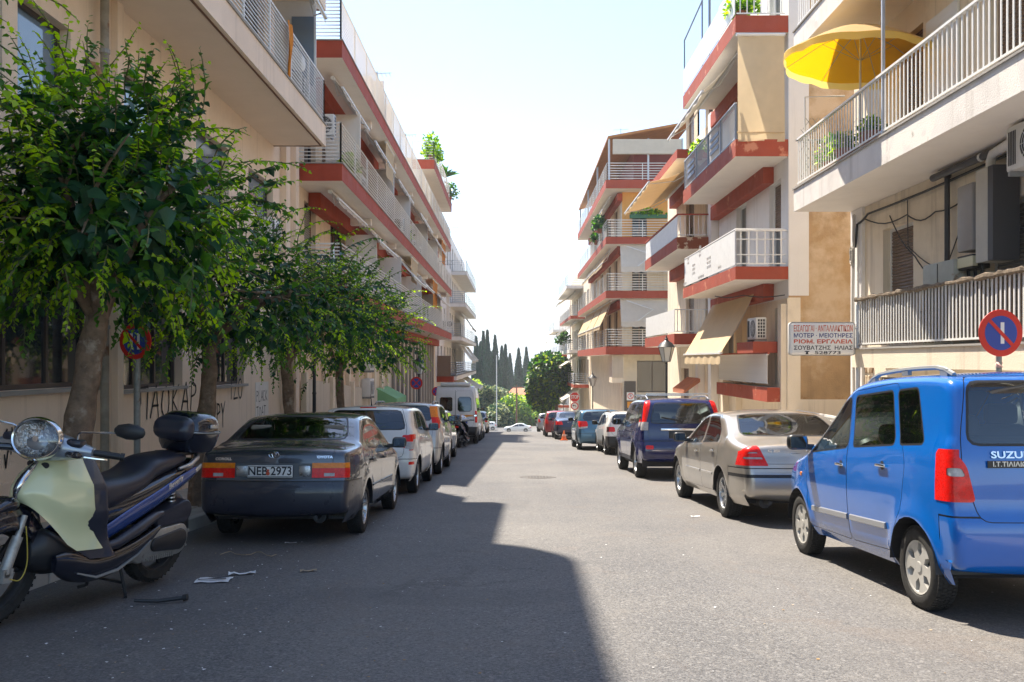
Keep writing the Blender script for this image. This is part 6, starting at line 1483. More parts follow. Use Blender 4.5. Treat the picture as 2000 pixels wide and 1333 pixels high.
SC = 1.08; hd = math.atan2(-1.49, -.40); slope_up = math.atan(SL)*math.sin(-hd)
scoot = thing('scooter', (-2.93, 7.02, G(7.02)+.02), 'cream and black scooter with a black top box parked at the left edge', 'scooter', rot=(R(-6), -slope_up, hd)); scoot.scale = (SC, SC, SC)
WM[scoot.name] = Matrix.LocRotScale(Vector(scoot.location), scoot.rotation_euler, Vector((SC, SC, SC)))
def sw(x, r, w, nm='wheel'):
    mb = MB(); mb.lathe([(r*.72, w*.30), (r*.76, w*.44), (r*.9, w*.5), (r*.985, w*.3), (r, 0), (r*.985, -w*.3), (r*.9, -w*.5), (r*.76, -w*.44), (r*.72, -w*.3)], (x, 0, r), (0, 1, 0), 40)
    for k in range(44):
        a = 2*math.pi*k/44
        for sg in (1, -1): mb.obox((x+(r*.985)*math.cos(a), sg*w*.2, r+(r*.985)*math.sin(a)), (.010, w*.28, .018), (0, -a, sg*.5))
    t = mb.build(nm, M['rubber'], scoot, 35)
    mb = MB(); mb.lathe([(r*.74, w*.32), (r*.70, w*.30), (r*.66, w*.1), (r*.66, -w*.1), (r*.70, -w*.3), (r*.74, -w*.32)], (x, 0, r), (0, 1, 0), 36); mb.cyl((x, -.05, r), (x, .05, r), .05, n=14)
    for k in range(6):
        a = 2*math.pi*k/6; mb.tube([(x+.04*math.cos(a), 0, r+.04*math.sin(a)), (x+r*.68*math.cos(a+.12), 0, r+r*.68*math.sin(a+.12))], .016, 6)
    mb.build('rim', M['dark_metal'], t, 35)
sw(1.47, .33, .115); sw(0, .32, .13)
# fork, mudguard
mb = MB()
for sg in (1, -1): mb.cyl((1.47, sg*.10, .33), (1.40, sg*.10, .54), .033, .030, 12); mb.cyl((1.40, sg*.10, .54), (1.365, sg*.097, .66), .018, n=10); mb.cyl((1.47, sg*.06, .33), (1.47, sg*.13, .33), .022, n=10)
mb.box(1.43, 1.50, .08, .13, .28, .36); mb.build('fork', mat('fork_grey', (.42, .41, .38), .45, metal=.4, var=.2, vs=20), scoot, 40)
def guard(cx, cz, r0, a0, a1, w, drop, n=18, th=.012):
    mb = MB(); secs = []
    for i in range(n+1):
        a = R(a0+(a1-a0)*i/n); tp = math.sin(math.pi*min(max(i/n, .12), .88)); w_ = w*(.55+.45*tp); s_ = []
        for q in (-1, -.92, -.7, -.35, 0, .35, .7, .92, 1): rr_ = r0-drop*abs(q)**3; s_.append((cx+rr_*math.cos(a), w_*q, cz+rr_*math.sin(a)))
        for q in (1, .92, .7, .35, 0, -.35, -.7, -.92, -1): rr_ = r0-drop*abs(q)**3-th; s_.append((cx+rr_*math.cos(a), w_*q*.97, cz+rr_*math.sin(a)))
        secs.append(s_)
    mb.loft(secs); return mb
guard(1.47, .33, .405, -25, 170, .115, .14).build('front_mudguard', P_black, scoot, 45)
blob([(1.36, 0, .70, .05, .03), (1.40, 0, .72, .085, .05), (1.50, 0, .715, .085, .04), (1.66, 0, .62, .05, .02)], mb=MB()).build('mudguard_nose', P_black, scoot, 50)
mb = MB(); mb.lathe([(.055, .0), (.115, .002), (.115, -.004), (.055, -.004)], (1.47, -.085, .33), (0, 1, 0), 24); mb.build('brake_disc', M['chrome'], scoot)
mb = MB(); mb.tube([tuple(v) for v in np.c_[chaikin([(1.38, .60), (1.35, .48), (1.33, .36), (1.37, .27), (1.45, .30)]), np.full(40, .13)][:, [0, 2, 1]]], .0035, 5); mb.build('brake_hose', mat('hose_yellow', (.55, .42, .06), .5), scoot, 50)
# leg shield: outer cream skin with a wheel arch cut, dark inner shield
def shield(off, grow, z0, mname, mm, uc=1.0):
    nu, nv = 24, 22; V = []
    for j in range(nv+1):
        v = j/nv
        for i in range(nu+1):
            u = -1+2*i/nu; hw = (.275-.06*v+.015*math.sin(v*math.pi*1.0)-.10*max(v-.72, 0)/.28*1.0)*grow
            if v < .45: hw -= .05*math.sin((.45-v)/.45*math.pi)*.55
            z = z0+(.985-z0)*v; arch = .30*max(0, 1-(abs(u)/.80)**2.6)*(1-v)**1.3; z += arch
            x = 1.335-.10*v**1.2-.13*v*v*.3-(.20+.10*(1-v))*abs(u)**2.2*1.0+.05*math.sin(v*math.pi)*(1-abs(u)**2)-off
            x += -.14*abs(u)**3*(1-v)**2
            V.append((x, hw*u, z))
    F = [(j*(nu+1)+i, j*(nu+1)+i+1, (j+1)*(nu+1)+i+1, (j+1)*(nu+1)+i) for j in range(nv) for i in range(nu)]
    V2 = [(x-.02, y*.985, z) for x, y, z in V]; mb = MB(); mb.mesh(V, F); mb.mesh(V2, F)
    n1 = nu+1; edge = [j*n1 for j in range(nv+1)]+[nv*n1+i for i in range(1, n1)]+[j*n1+nu for j in range(nv-1, -1, -1)]+[i for i in range(nu-1, 0, -1)]
    for a, b in zip(edge, edge[1:]+edge[:1]): mb.face([V[a], V[b], V2[b], V2[a]])
    return mb.build(mname, mm, scoot, 50), V, nu, nv
sh, V_, nu_, nv_ = shield(0, 1, .42, 'leg_shield', P_cream)
shield(.095, 1.10, .36, 'inner_shield', M['plastic_satin'])
def on_shield(u, v, d=.0):
    i = (u+1)/2*nu_; j = v*nv_; i0, j0 = min(int(i), nu_-1), min(int(j), nv_-1); g = lambda a, b: Vector(V_[b*(nu_+1)+a])
    p = g(i0, j0).lerp(g(i0+1, j0), i-i0).lerp(g(i0, j0+1).lerp(g(i0+1, j0+1), i-i0), j-j0); return p+Vector((d, 0, 0))
mb = MB(); mb.tube([on_shield(0, .93-.80*k/12, .004) for k in range(13)], [.012+.016*math.sin(math.pi*min(k/12*1.1+.05, 1)) for k in range(13)], 8); o = mb.build('centre_grille', M['chrome'], scoot, 60)
mb = MB(); mb.tube([on_shield(0, .91-.76*k/12, .016) for k in range(13)], [.006+.014*math.sin(math.pi*min(k/12*1.1+.05, 1)) for k in range(13)], 8); mb.build('grille_insert', P_black, o, 60)
for u in (.34, -.34):
    p = on_shield(u, .90, .004); mb = MB(); mb.lathe([(0, .006), (.026, .004), (.028, 0)], p, (1, .5*u, .25), 16, sc=(1.0, .7)); mb.build('vent', M['plastic_black'], scoot, 40)
# handlebar cowl, headlight, grips, mirrors: turned a little to the left
hb = thing('handlebar', (0, 0, 0)); hb.parent = scoot; hb.location = (1.16, 0, 0); hb.rotation_euler = (0, 0, R(13)); WM[hb.name] = Matrix.Identity(4)
mb = MB(); S = [(-.30, 0, 1.045, .03, .032), (-.23, .0, 1.05, .055, .05), (-.14, .01, 1.055, .085, .075), (0, .02, 1.06, .11, .10), (.14, .01, 1.055, .085, .075), (.23, 0, 1.05, .055, .05), (.30, 0, 1.045, .03, .032)]
secs = []
for y, cx_, cz_, rx_, rz_ in smooth_secs(S, 2): secs.append([(cx_+q[1], y, cz_+q[2]) for q in sec(0, 0, 0, rx_, rz_, n=18)])
mb.loft(secs); mb.build('cowl', carpaint('paint_silverblue', (.36, .40, .46), .5, .3), hb, 50)
mb = MB(); d = (1, 0, .12); o_ = (.075, 0, 1.10); mb.lathe([(.095, .0), (.118, .02), (.122, .045), (.112, .062), (.104, .058)], o_, d, 36, sc=(1.32, 1.10)); mb.build('headlight_ring', M['chrome'], hb, 50)
mb = MB(); mb.lathe([(0, .030), (.05, .032), (.104, .050)], o_, d, 30, sc=(1.32, 1.10)); 
mb.build('reflector', mat('reflector', (.75, .74, .72), .16, metal=1, var=.3, vs=30, bump=.9, bs=26), hb, 50)
mb = MB(); mb.lathe([(0, .092), (.05, .086), (.085, .072), (.108, .056)], o_, d, 36, sc=(1.32, 1.10)); mb.build('headlight_glass', glassmat('glass_clear', (1, 1, 1), .96), hb, 50)
mb = MB(); mb.lathe([(0, .06), (.018, .06), (.022, .03)], o_, d, 14); mb.build('bulb_cap', M['chrome'], hb, 50)
for sg in (1, -1):
    mb = MB(); mb.cyl((-.01, sg*.25, 1.045), (-.07, sg*.45, 1.03), .017, n=12); mb.cyl((-.012, sg*.29, 1.045), (-.065, sg*.435, 1.032), .021, n=14); mb.cyl((-.066, sg*.438, 1.032), (-.075, sg*.46, 1.03), .025, n=12); mb.build('grip', M['plastic_black'], hb, 50)
    mb = MB(); mb.rbox((.03, sg*.20, 1.095), (.09, .10, .05), .02, 2); mb.build('switch_block', M['plastic_satin'], hb, 40)
    mb = MB(); mb.rbox((.075, sg*.21, 1.03), (.05, .13, .045), .02, 2, (0, 0, sg*R(-25))); mb.build('turn_signal', mat('signal_dark', (.03, .03, .035), .1, coat=1), hb, 40)
    mb = MB(); mb.tube([(.05, sg*.26, 1.02), (.03, sg*.34, 1.015), (-.02, sg*.38, 1.01)], .006, 5); mb.build('brake_lever', M['chrome'], hb, 50)
    mb = MB(); mb.tube([(.0, sg*.19, 1.11), (.0, sg*.19, 1.15), (.02, sg*.22, 1.165), (.03, sg*.46, 1.19)], .0065, 6); mb.build('mirror_stem', M['chrome'], hb, 50)
    mb = MB(); secs = []
    for y, rx_, rz_ in ((.43, .01, .015), (.45, .018, .036), (.51, .026, .050), (.57, .024, .046), (.61, .012, .028), (.62, .004, .01)): secs.append([(.03+q[1], sg*y, 1.205+q[2]) for q in sec(0, 0, 0, rx_, rz_, n=16)])
    mb.loft(secs); o = mb.build('mirror', M['plastic_black'], hb, 50)
    mb = MB(); mb.lathe([(0, .0), (.034, .0)], (.002, sg*.52, 1.205), (-1, 0, 0), 20, sc=(1.9, 1)); mb.build('mirror_glass', M['chrome'], o)
mb = MB(); mb.cyl((1.17, 0, .82), (1.15, 0, 1.05), .05, n=12); mb.build('steering_column', M['plastic_black'], scoot, 40)
# seat, tail body, floorboard
blob([(.86, 0, .70, .10, .05), (.86, 0, .69, .15, .12), (.74, 0, .70, .18, .135), (.52, 0, .745, .175, .095), (.36, 0, .795, .165, .085), (.28, 0, .865, .16, .085), (.12, 0, .895, .155, .07), (-.06, 0, .92, .13, .055), (-.14, 0, .925, .09, .035)], p=2.6).build('seat', M['seat_leather'], scoot, 60)
blob([(.90, 0, .50, .10, .12), (.84, 0, .55, .16, .16), (.65, 0, .58, .185, .15), (.42, 0, .64, .19, .13), (.2, 0, .72, .185, .11), (0, 0, .79, .165, .085), (-.16, 0, .84, .13, .055), (-.30, 0, .88, .07, .03), (-.34, 0, .89, .03, .015)], p=2.8).build('tail_body', P_black, scoot, 60)
for sg in (1, -1):
    mb = MB(); secs = []
    for x, z, w, h in smooth_secs([(.93, .44, .01, .02), (.80, .47, .014, .05), (.55, .57, .016, .06), (.30, .66, .016, .055), (.05, .76, .015, .05), (-.15, .84, .012, .03)], 2): secs.append([(x, sg*(.172+.018*math.sin((x+.15)*2.6))+q[1], z+q[2]) for q in sec(0, 0, 0, w, h, n=12)])
    mb.loft(secs); mb.build('side_panel', carpaint('paint_blue_reflection', (.02, .06, .24), .3, .22), scoot, 60)  # blue colour stands in for a reflection on the dark bodywork
    mb = MB(); secs = []
    for x, z, w, h in smooth_secs([(.10, .70, .004, .012), (0, .745, .012, .03), (-.12, .80, .014, .03), (-.24, .865, .01, .02)], 2): secs.append([(x, sg*.168*(1-.35*max(-x, 0))+q[1], z+q[2]) for q in sec(0, 0, 0, w, h, n=10)])
    mb.loft(secs); mb.build('side_trim', M['alu'], scoot, 60)
    mb = MB(); mb.tube([(.02, sg*.15, .86), (-.10, sg*.16, .885), (-.20, sg*.14, .93), (-.26, sg*.08, .965), (-.27, 0, .97)], [.012, .02, .022, .02, .018], 8); mb.build('grab_handle', M['alu'], scoot, 60)
    # lower fairing and floorboard edge
    mb = MB(); secs = []
    for x, z, w, h in smooth_secs([(1.20, .36, .02, .05), (1.10, .33, .05, .10), (.92, .28, .06, .09), (.70, .29, .055, .085), (.50, .34, .05, .07), (.34, .41, .035, .045), (.24, .46, .02, .02)], 2): secs.append([(x, sg*.20+q[1], z+q[2]) for q in sec(0, 0, 0, w, h, n=16, p=2.8)])
    mb.loft(secs); mb.build('lower_fairing', P_black, scoot, 60)
    mb = MB(); mb.tube([(1.06, sg*.262, .285), (.9, sg*.268, .235), (.7, sg*.265, .25), (.5, sg*.255, .315), (.36, sg*.240, .39)], [.006, .010, .011, .010, .005], 6); mb.build('scuff_strip', M['grey_metal'], scoot, 60)
    mb = MB(); mb.tube([(.92, sg*.23, .40), (.72, sg*.245, .42), (.5, sg*.235, .49), (.33, sg*.22, .55), (.22, sg*.20, .56)], [.02, .035, .04, .035, .02], 10); mb.build('upper_fairing', M['plastic_satin'], scoot, 60)
mb = MB(); mb.rbox((.93, 0, .37), (.42, .42, .06), .025, 2); mb.build('floorboard', M['plastic_black'], scoot, 40)
blob([(1.28, 0, .40, .10, .08), (1.18, 0, .42, .17, .16), (1.02, 0, .36, .19, .10), (.8, 0, .30, .19, .10), (.6, 0, .30, .17, .10), (.45, 0, .36, .12, .06)], p=3).build('under_cowl', M['plastic_black'], scoot, 60)
# drive unit on the left side
def capsule(x0, z0, r0, x1, z1, r1, n=12):
    a = math.atan2(z1-z0, x1-x0); return [(x0+r0*math.cos(a+math.pi/2+math.pi*i/n), z0+r0*math.sin(a+math.pi/2+math.pi*i/n)) for i in range(n+1)]+[(x1+r1*math.cos(a-math.pi/2+math.pi*i/n), z1+r1*math.sin(a-math.pi/2+math.pi*i/n)) for i in range(n+1)]
def plate(poly, y0, y1, ins=.012):
    mb = MB(); c = (sum(p[0] for p in poly)/len(poly), sum(p[1] for p in poly)/len(poly)); f = lambda k: [(c[0]+(x-c[0])*k, c[1]+(z-c[1])*k) for x, z in poly]
    rows = [[(x, y0, z) for x, z in poly], [(x, y1-ins, z) for x, z in poly], [(x, y1-ins*.3, z) for x, z in f(.97)], [(x, y1, z) for x, z in f(.92)]]; mb.loft(rows); return mb
plate(capsule(-.01, .345, .115, .40, .33, .105), .07, .205).build('transmission_cover', M['cast_alu'], scoot, 40)
plate(capsule(-.01, .345, .078, .26, .34, .05), .20, .222).build('cover_insert', M['plastic_black'], scoot, 40)
mb = MB()
for i in range(12): mb.box(.05+i*.024, .062+i*.024, .205, .214, .232, .262)
for a_, b_ in ((.33, .40), (.34, .25), (-.10, .40), (-.09, .29)): mb.cyl((a_, .205, b_), (a_, .215, b_), .009, n=8)
mb.build('cooling_rib', M['cast_alu'], scoot)
plate(capsule(-.06, .545, .085, .22, .51, .055), .07, .20, .03).build('air_box', M['plastic_satin'], scoot, 40)
plate([(.46, .20), (.52, .38), (.40, .46), (.20, .46), (.16, .25), (.3, .20)], -.10, .10).build('engine', M['cast_alu'], scoot, 40)
mb = MB(); mb.cyl((-.02, .10, .46), (.03, .12, .74), .014, n=8); mb.build('shock_absorber', M['dark_metal'], scoot, 40)
mb = MB(); mb.tube([(-.015+.045*k/60+.030*math.cos(k*.75), .11+.030*math.sin(k*.75), .50+.20*k/60) for k in range(61)], .0065, 5); mb.build('spring', M['alu'], scoot, 60)
guard(0, .32, .38, 55, 178, .075, .06).build('rear_mudguard', M['plastic_black'], scoot, 45)
mb = MB(); mb.cyl((-.12, -.15, .33), (.38, -.15, .26), .055, .045, 14); mb.build('silencer', M['dark_metal'], scoot, 40)
mb = MB(); mb.rbox((-.30, 0, .80), (.05, .14, .07), .02, 2); mb.build('tail_light', M['lens_red'], scoot, 40)
mb = MB(); mb.tube([(.50, .12, .22), (.46, .16, .03), (.50, .20, .012)], .012, 6); mb.tube([(.50, -.12, .22), (.46, -.16, .03), (.50, -.20, .012)], .012, 6); mb.tube([(.48, .15, .10), (.48, -.15, .10)], .01, 6); mb.build('centre_stand', M['dark_metal'], scoot, 60)
# top box: lower shell, lid, back pad, red band lens
def rsec(z, cx, hx, hy, p=3.2, n=28):
    return [(cx+hx*math.copysign(abs(math.cos(2*math.pi*i/n))**(2/p), math.cos(2*math.pi*i/n)), hy*math.copysign(abs(math.sin(2*math.pi*i/n))**(2/p), math.sin(2*math.pi*i/n)), z) for i in range(n)]
bx = -.26
mb = MB(); mb.loft([rsec(z, bx, hx, hy) for z, hx, hy in ((.965, .12, .13), (.972, .155, .165), (1.02, .175, .19), (1.09, .185, .205), (1.115, .188, .208))]); tb = mb.build('top_box', P_black, scoot, 50)
mb = MB(); mb.loft([rsec(z, bx-.002, hx, hy) for z, hx, hy in ((1.118, .192, .212), (1.135, .192, .212), (1.138, .184, .205), (1.19, .176, .195), (1.235, .155, .172), (1.262, .115, .13), (1.27, .05, .06))]); mb.build('lid', P_black, tb, 50)
mb = MB(); secs = []
for x, h, w, z in smooth_secs([(.0, .02, .10, 1.13), (-.02, .075, .15, 1.135), (-.06, .095, .165, 1.14), (-.10, .10, .165, 1.145), (-.13, .07, .12, 1.15)], 2): secs.append([(x-.0, q[1], z+q[2]) for q in sec(0, 0, 0, w, h, n=20, p=3)])
mb.loft(secs); mb.build('back_pad', M['plastic_satin'], tb, 60)
mb = MB(); mb.tube([(bx+.192*math.copysign(abs(math.cos(a))**.62, math.cos(a)), .213*math.copysign(abs(math.sin(a))**.62, math.sin(a)), 1.127) for a in [2*math.pi*i/40 for i in range(41)]], .006, 5); mb.build('rim_trim', M['grey_metal'], tb, 60)
mb = MB(); mb.rbox((bx-.02, .206, 1.175), (.10, .012, .030), .004, 2); mb.build('badge', M['alu'], tb, 40)
mb = MB(); mb.box(-.36, .0, -.09, .09, .945, .966); mb.build('rack', M['plastic_black'], scoot)
SIDE = Matrix(((-1, 0, 0, 0), (0, 0, 1, 0), (0, 1, 0, 0), (0, 0, 0, 1)))     # text facing +y (left side)
text(scoot, 'Beverly', .055, Matrix.Translation((.10, .199, .775)) @ Matrix.Rotation(R(24), 4, 'Y') @ SIDE @ Matrix(((1, .25, 0, 0), (0, 1, 0, 0), (0, 0, 1, 0), (0, 0, 0, 1))), 'chrome', .002, name='lettering')
s2 = copy_tree(scoot); tag(s2, 'scooter with a black top box parked between the silver hatchback and the white van', 'scooter'); s2.location = (-2.05, 33.6, G(33.6)); s2.rotation_euler = (R(-3), math.atan(SL), R(84)); s2.scale = (1, 1, 1)
# ============================================================ STREET FURNITURE
def lamp(x, y, label, H=3.2):
    t = thing('street_lamp', (x, y, G(y)+.13), label, 'street lamp', 'black lantern street lamps'); b = G(y)+.13
    mb = MB(); mb.lathe([(.13, 0), (.13, .06), (.10, .10), (.095, .45), (.075, .52), (.06, .60), (.055, .66), (.04, .70), (.036, 1.6), (.045, 1.63), (.034, 1.66), (.030, H-.42), (.05, H-.40), (.035, H-.36), (.05, H-.32)], (x, y, b), (0, 0, 1), 14); mb.build('post', M['dark_metal'], t, 40, world=True)
    z0, z1 = b+H-.32, b+H+.16; mb = MB()
    for i in range(6):
        a, c = R(60*i), R(60*(i+1)); p = lambda r, an, z: (x+r*math.cos(an), y+r*math.sin(an), z)
        mb.tube([p(.13, a, z0), p(.26, a, z1)], .010, 4); mb.tube([p(.26, a, z1), p(.26, c, z1)], .012, 4); mb.tube([p(.13, a, z0), p(.13, c, z0)], .010, 4)
    o = mb.build('lantern_frame', M['dark_metal'], t, world=True)
    mb = MB()
    for i in range(6):
        a, c = R(60*i+2), R(60*(i+1)-2); p = lambda r, an, z: (x+r*math.cos(an), y+r*math.sin(an), z)
        mb.face([p(.125, a, z0+.01), p(.125, c, z0+.01), p(.248, c, z1-.01), p(.248, a, z1-.01)])
    mb.build('pane', mat('lantern_glass', (.50, .50, .47), .15, coat=.5), o, world=True)
    mb = MB(); mb.lathe([(.29, 0), (.27, .02), (.20, .12), (.08, .20), (.05, .24), (.06, .27), (.025, .31), (.015, .38), (0, .39)], (x, y, z1), (0, 0, 1), 12); mb.build('cap', M['dark_metal'], t, 40, world=True)
lamp(5.02, 28.3, 'street lamp beside the cream awning on the right, nearest of the lamps'); lamp(5.05, 54.5, 'street lamp further down the right pavement beyond the corner block door'); lamp(5.1, 86, 'distant street lamp in front of the round tree')
lamp(-4.02, 17.7, 'street lamp on the left hidden by the tree crowns with only its black post showing'); lamp(-4.02, 37.6, 'street lamp on the left beside the round no stopping sign')
def round_sign(x, y, zc, d, rz, label, kind, zb=None, bars=1, pole=.03, tilt=0, cat='road sign'):
    b = zb if zb is not None else G(y)+.1
    t = thing('road_sign', (x, y, b), label, cat, None, rot=(0, 0, rz)); h = zc-b
    mb = MB(); mb.cyl((0, .035, 0), (0, .035, h+(.0 if kind == 'stop' else d*.35)), pole, n=12); mb.build('pole', mat('pole_grey', (.26, .27, .26), .55, metal=.3, var=.25, vs=8, stain=((.20, .11, .06), 6, .62, .08)), t, 50)
    f = (0, -1, 0)
    def disc(r0, r1, off, mm, nm='face', par=None):
        q = MB(); q.lathe([(r0, off), (r1, off)] if r0 else [(0, off), (r1, off)], (0, 0, h), f, 40); return q.build(nm, M[mm], par or t, fix=False)
    q = MB(); q.lathe([(0, -.012), (d/2, -.012), (d/2+.003, -.004), (d/2, .002), (0, .002)], (0, 0, h), f, 40); base = q.build('plate', M['sign_red'] if kind != 'arrow' else M['sign_white'], t, 40)
    def bar(w, l, a, off, mm, cx=0, nm='bar'):
        q = MB(); c, s_ = math.cos(a), math.sin(a); P = [(cx+u*c-v*s_, h+u*s_+v*c) for u, v in ((-w/2, -l/2), (w/2, -l/2), (w/2, l/2), (-w/2, l/2))]
        q.face([(p[0], -off, p[1]) for p in P]); q.build(nm, M[mm], base, fix=False)
    if kind in ('park', 'stopno'):
        disc(0, d*.37, .004, 'sign_blue', par=base)
        if kind == 'park':
            for k in range(bars): bar(d*.085, d*.46, 0, .0065, 'sign_white', (k-(bars-1)/2)*d*.22+(.03*d if bars == 1 else 0))
            bar(d*.08, d*.74, R(45), .009, 'sign_red')
        else: bar(d*.09, d*.74, R(45), .008, 'sign_red'); bar(d*.09, d*.74, R(-45), .0095, 'sign_red')
    if kind == 'arrow': disc(d*.38, d*.5, .005, 'sign_red', par=base); bar(d*.12, d*.4, R(60), .007, 'print_black')
    return t, base
tS, bS = round_sign(5.56, 9.9, .315, .53, R(6), 'round blue and red no parking sign with one white bar above the blue car', 'park', pole=.032)
mb = MB(); random.seed(4)
for k in range(4):
    a = random.uniform(0, 6); mb.tube([(5.56+.04*math.cos(a+i*.8), 9.93+.04*math.sin(a+i*.8)-.03, -.02-.03*i*.6) for i in range(4)], [.012, .02, .012, .004], 4)
tag(mb.build('barrier_tape', mat('tape', (.75, .45, .40), .5, var=.3, vs=30), None, 60), 'scrap of red and white tape tied round the sign pole', 'tape')
round_sign(-4.48, 10.35, .23, .42, R(-12), 'round no parking sign with two white bars half hidden by the first tree', 'park', bars=2, pole=.038)
round_sign(-3.98, 36.2, -.93, .52, R(-5), 'round no stopping sign with a red cross in front of the lamp', 'stopno'); round_sign(-4.3, 49.5, -1.75, .52, R(-5), 'smaller looking no stopping sign just left of the van', 'stopno')
def stop_sign():
    x, y = 4.32, 60; t = thing('stop_sign', (x, y, G(y)), 'red octagonal stop sign with a round turn sign below it', 'road sign'); zc = (705-776)*y/1700
    mb = MB(); mb.cyl((0, .04, 0), (0, .04, zc-G(y)+.1), .03, n=10); mb.build('pole', M['rail_grey'], t)
    h = zc-G(y); oc = lambda r, off: [(r*math.cos(R(22.5+45*i)), -off, h+r*math.sin(R(22.5+45*i))) for i in range(8)]
    mb = MB(); mb.loft([oc(.37, -.015), oc(.37, .0)]); b_ = mb.build('plate', M['sign_white'], t); mb = MB(); mb.face(oc(.34, .004)); mb.build('face', M['sign_red'], b_, fix=False)
    text(b_, 'STOP', .27, Matrix.Translation((0, -.009, h)) @ Matrix.Rotation(R(90), 4, 'X') @ Matrix.Diagonal((.82, 1.25, 1, 1)), 'sign_white', .001, bold=.008)
    mb = MB(); mb.lathe([(0, .0), (.27, .0), (.27, -.015)], (0, 0, h-.62), (0, -1, 0), 28); b2 = mb.build('turn_plate', M['sign_red'], t); mb = MB(); mb.lathe([(0, .004), (.20, .004)], (0, 0, h-.62), (0, -1, 0), 24); mb.build('face', M['sign_white'], b2, fix=False)
    mb = MB(); mb.tube([(.09, -.008, h-.70), (.08, -.008, h-.60), (0, -.008, h-.57), (-.08, -.008, h-.58)], .025, 4); mb.mesh([(-.15, -.01, h-.58), (-.06, -.01, h-.50), (-.06, -.01, h-.66)], [(0, 1, 2)]); mb.build('arrow', M['print_black'], b2, fix=False)
stop_sign()
t = thing('wall_sign', (7.0, 50.9, -2), 'white sign with a red ringed letter beside the corner block door', 'sign'); x, y = 6.95, 50.95
mb = MB(); mb.box(6.72, 7.16, y, y+.03, -2.32, -1.85); mb.build('board', M['sign_white'], t, world=True)
mb = MB(); mb.lathe([(.14, .004), (.18, .004)], (6.94, y, -2.07), (0, -1, 0), 24); mb.obox((6.94, y-.006, -2.07), (.03, .003, .30), (0, R(-40), 0)); mb.build('ring', M['sign_red'], t, world=True, fix=False)
text(t, 'P', .24, Matrix.Translation(Vector((6.94, y-.003, -2.07))-t.location) @ Matrix.Rotation(R(90), 4, 'X'), 'print_blue', .001)
t = thing('wall_sign', (7.0, 50.9, -2.6), 'small yellow square sign under the white ringed sign', 'sign')
mb = MB(); mb.box(6.75, 7.08, y, y+.03, -2.75, -2.40); mb.build('board', M['sign_orange'], t, world=True)
mb = MB(); mb.face([(6.87, y-.004, -2.68), (6.97, y-.004, -2.68), (6.93, y-.004, -2.48)]); mb.build('mark', M['print_black'], t, world=True, fix=False)
mb = MB(); mb.box(6.62, 7.25, 50.98, 51.4, -4.6, -1.2); tag(mb.build('sign_pillar', M['frame_dark']), 'dark pillar at the corner block that carries two small signs', 'pillar')
# shop sign
def shop_sign():
    y = 15.55; x0, x1 = 4.96, 6.14; z1, z0 = .685, .10; t = thing('shop_sign', (x0, y, z0), 'white double sided shop sign with five lines of Greek lettering hung from the corner pole', 'sign')
    mb = MB(); mb.rbox(((x0+x1)/2, y+.05, (z0+z1)/2), (x1-x0, z1-z0, .10), .06, 4, (R(90), 0, 0)); mb.build('box', mat('sign_board', (.86, .83, .79), .5, var=.03), t, 40, world=True)
    mb = MB(); mb.rbox(((x0+x1)/2, y+.055, (z0+z1)/2), (x1-x0+.015, z1-z0+.015, .075), .065, 4, (R(90), 0, 0)); mb.build('edge_frame', M['rail_white'], t, 40, world=True)
    w = x1-x0-.13; xm = (x0+x1)/2+.01; loc = Vector((x0, y, z0)); inv = Matrix.Translation(-loc)
    def line(tx, zc, hh, mm, ww, bold=0, sp=1, dx=0):
        me = text_mesh(tx, 1.0, .0, bold=bold, sp=sp); xs = [v.co.x for v in me.vertices]; ys = [v.co.y for v in me.vertices]
        a, b = min(xs), max(xs); c, d = min(ys), max(ys); me.transform(Matrix.Diagonal((ww/(b-a), hh/(d-c), 1, 1)) @ Matrix.Translation((-(a+b)/2, -(c+d)/2, 0)))
        me.transform(inv @ Matrix.Translation((xm+dx, y-.0025, zc)) @ Matrix.Rotation(R(90), 4, 'X')); me.materials.clear(); me.materials.append(M[mm]); link(bpy.data.objects.new('lettering', me), t)
    line('ΕΙΣΑΓΩΓΑΙ · ΑΝΤΑΛΛΑΚΤΙΚΩΝ', z1-.105, .115, 'print_red', w, .012)
    line('ΜΟΤΕΡ · ΜΕΙΟΤΗΡΕΣ', z1-.232, .080, 'print_blue', w, .018)
    line('ΒΙΟΜ. ΕΡΓΑΛΕΙΑ', z1-.340, .076, 'print_red', w, .035)
    line('ΣΟΥΒΑΤΖΗΣ  ΗΛΙΑΣ', z1-.452, .076, 'print_black', w, .018)
    line('528773', z1-.540, .056, 'print_black', w*.44, .012, dx=.08)
    q = MB(); xx = x0+.31; zz = z1-.540; q.face([(xx-.025, y-.003, zz-.03), (xx+.025, y-.003, zz-.03), (xx+.015, y-.003, zz+.012), (xx-.015, y-.003, zz+.012)]); q.face([(xx-.045, y-.003, zz+.014), (xx+.045, y-.003, zz+.014), (xx+.04, y-.003, zz+.03), (xx-.04, y-.003, zz+.03)]); q.build('telephone_mark', M['print_black'], t, world=True, fix=False)
    mb = MB(); mb.cyl((6.20, y+.05, G(y)+.1), (6.20, y+.05, 1.0), .035, n=10); mb.box(x1, 6.2, y+.03, y+.06, z1-.12, z1-.09); mb.box(x1, 6.2, y+.03, y+.06, z0+.09, z0+.12); mb.build('pole', M['rail_grey'], t, 50, world=True)
shop_sign()
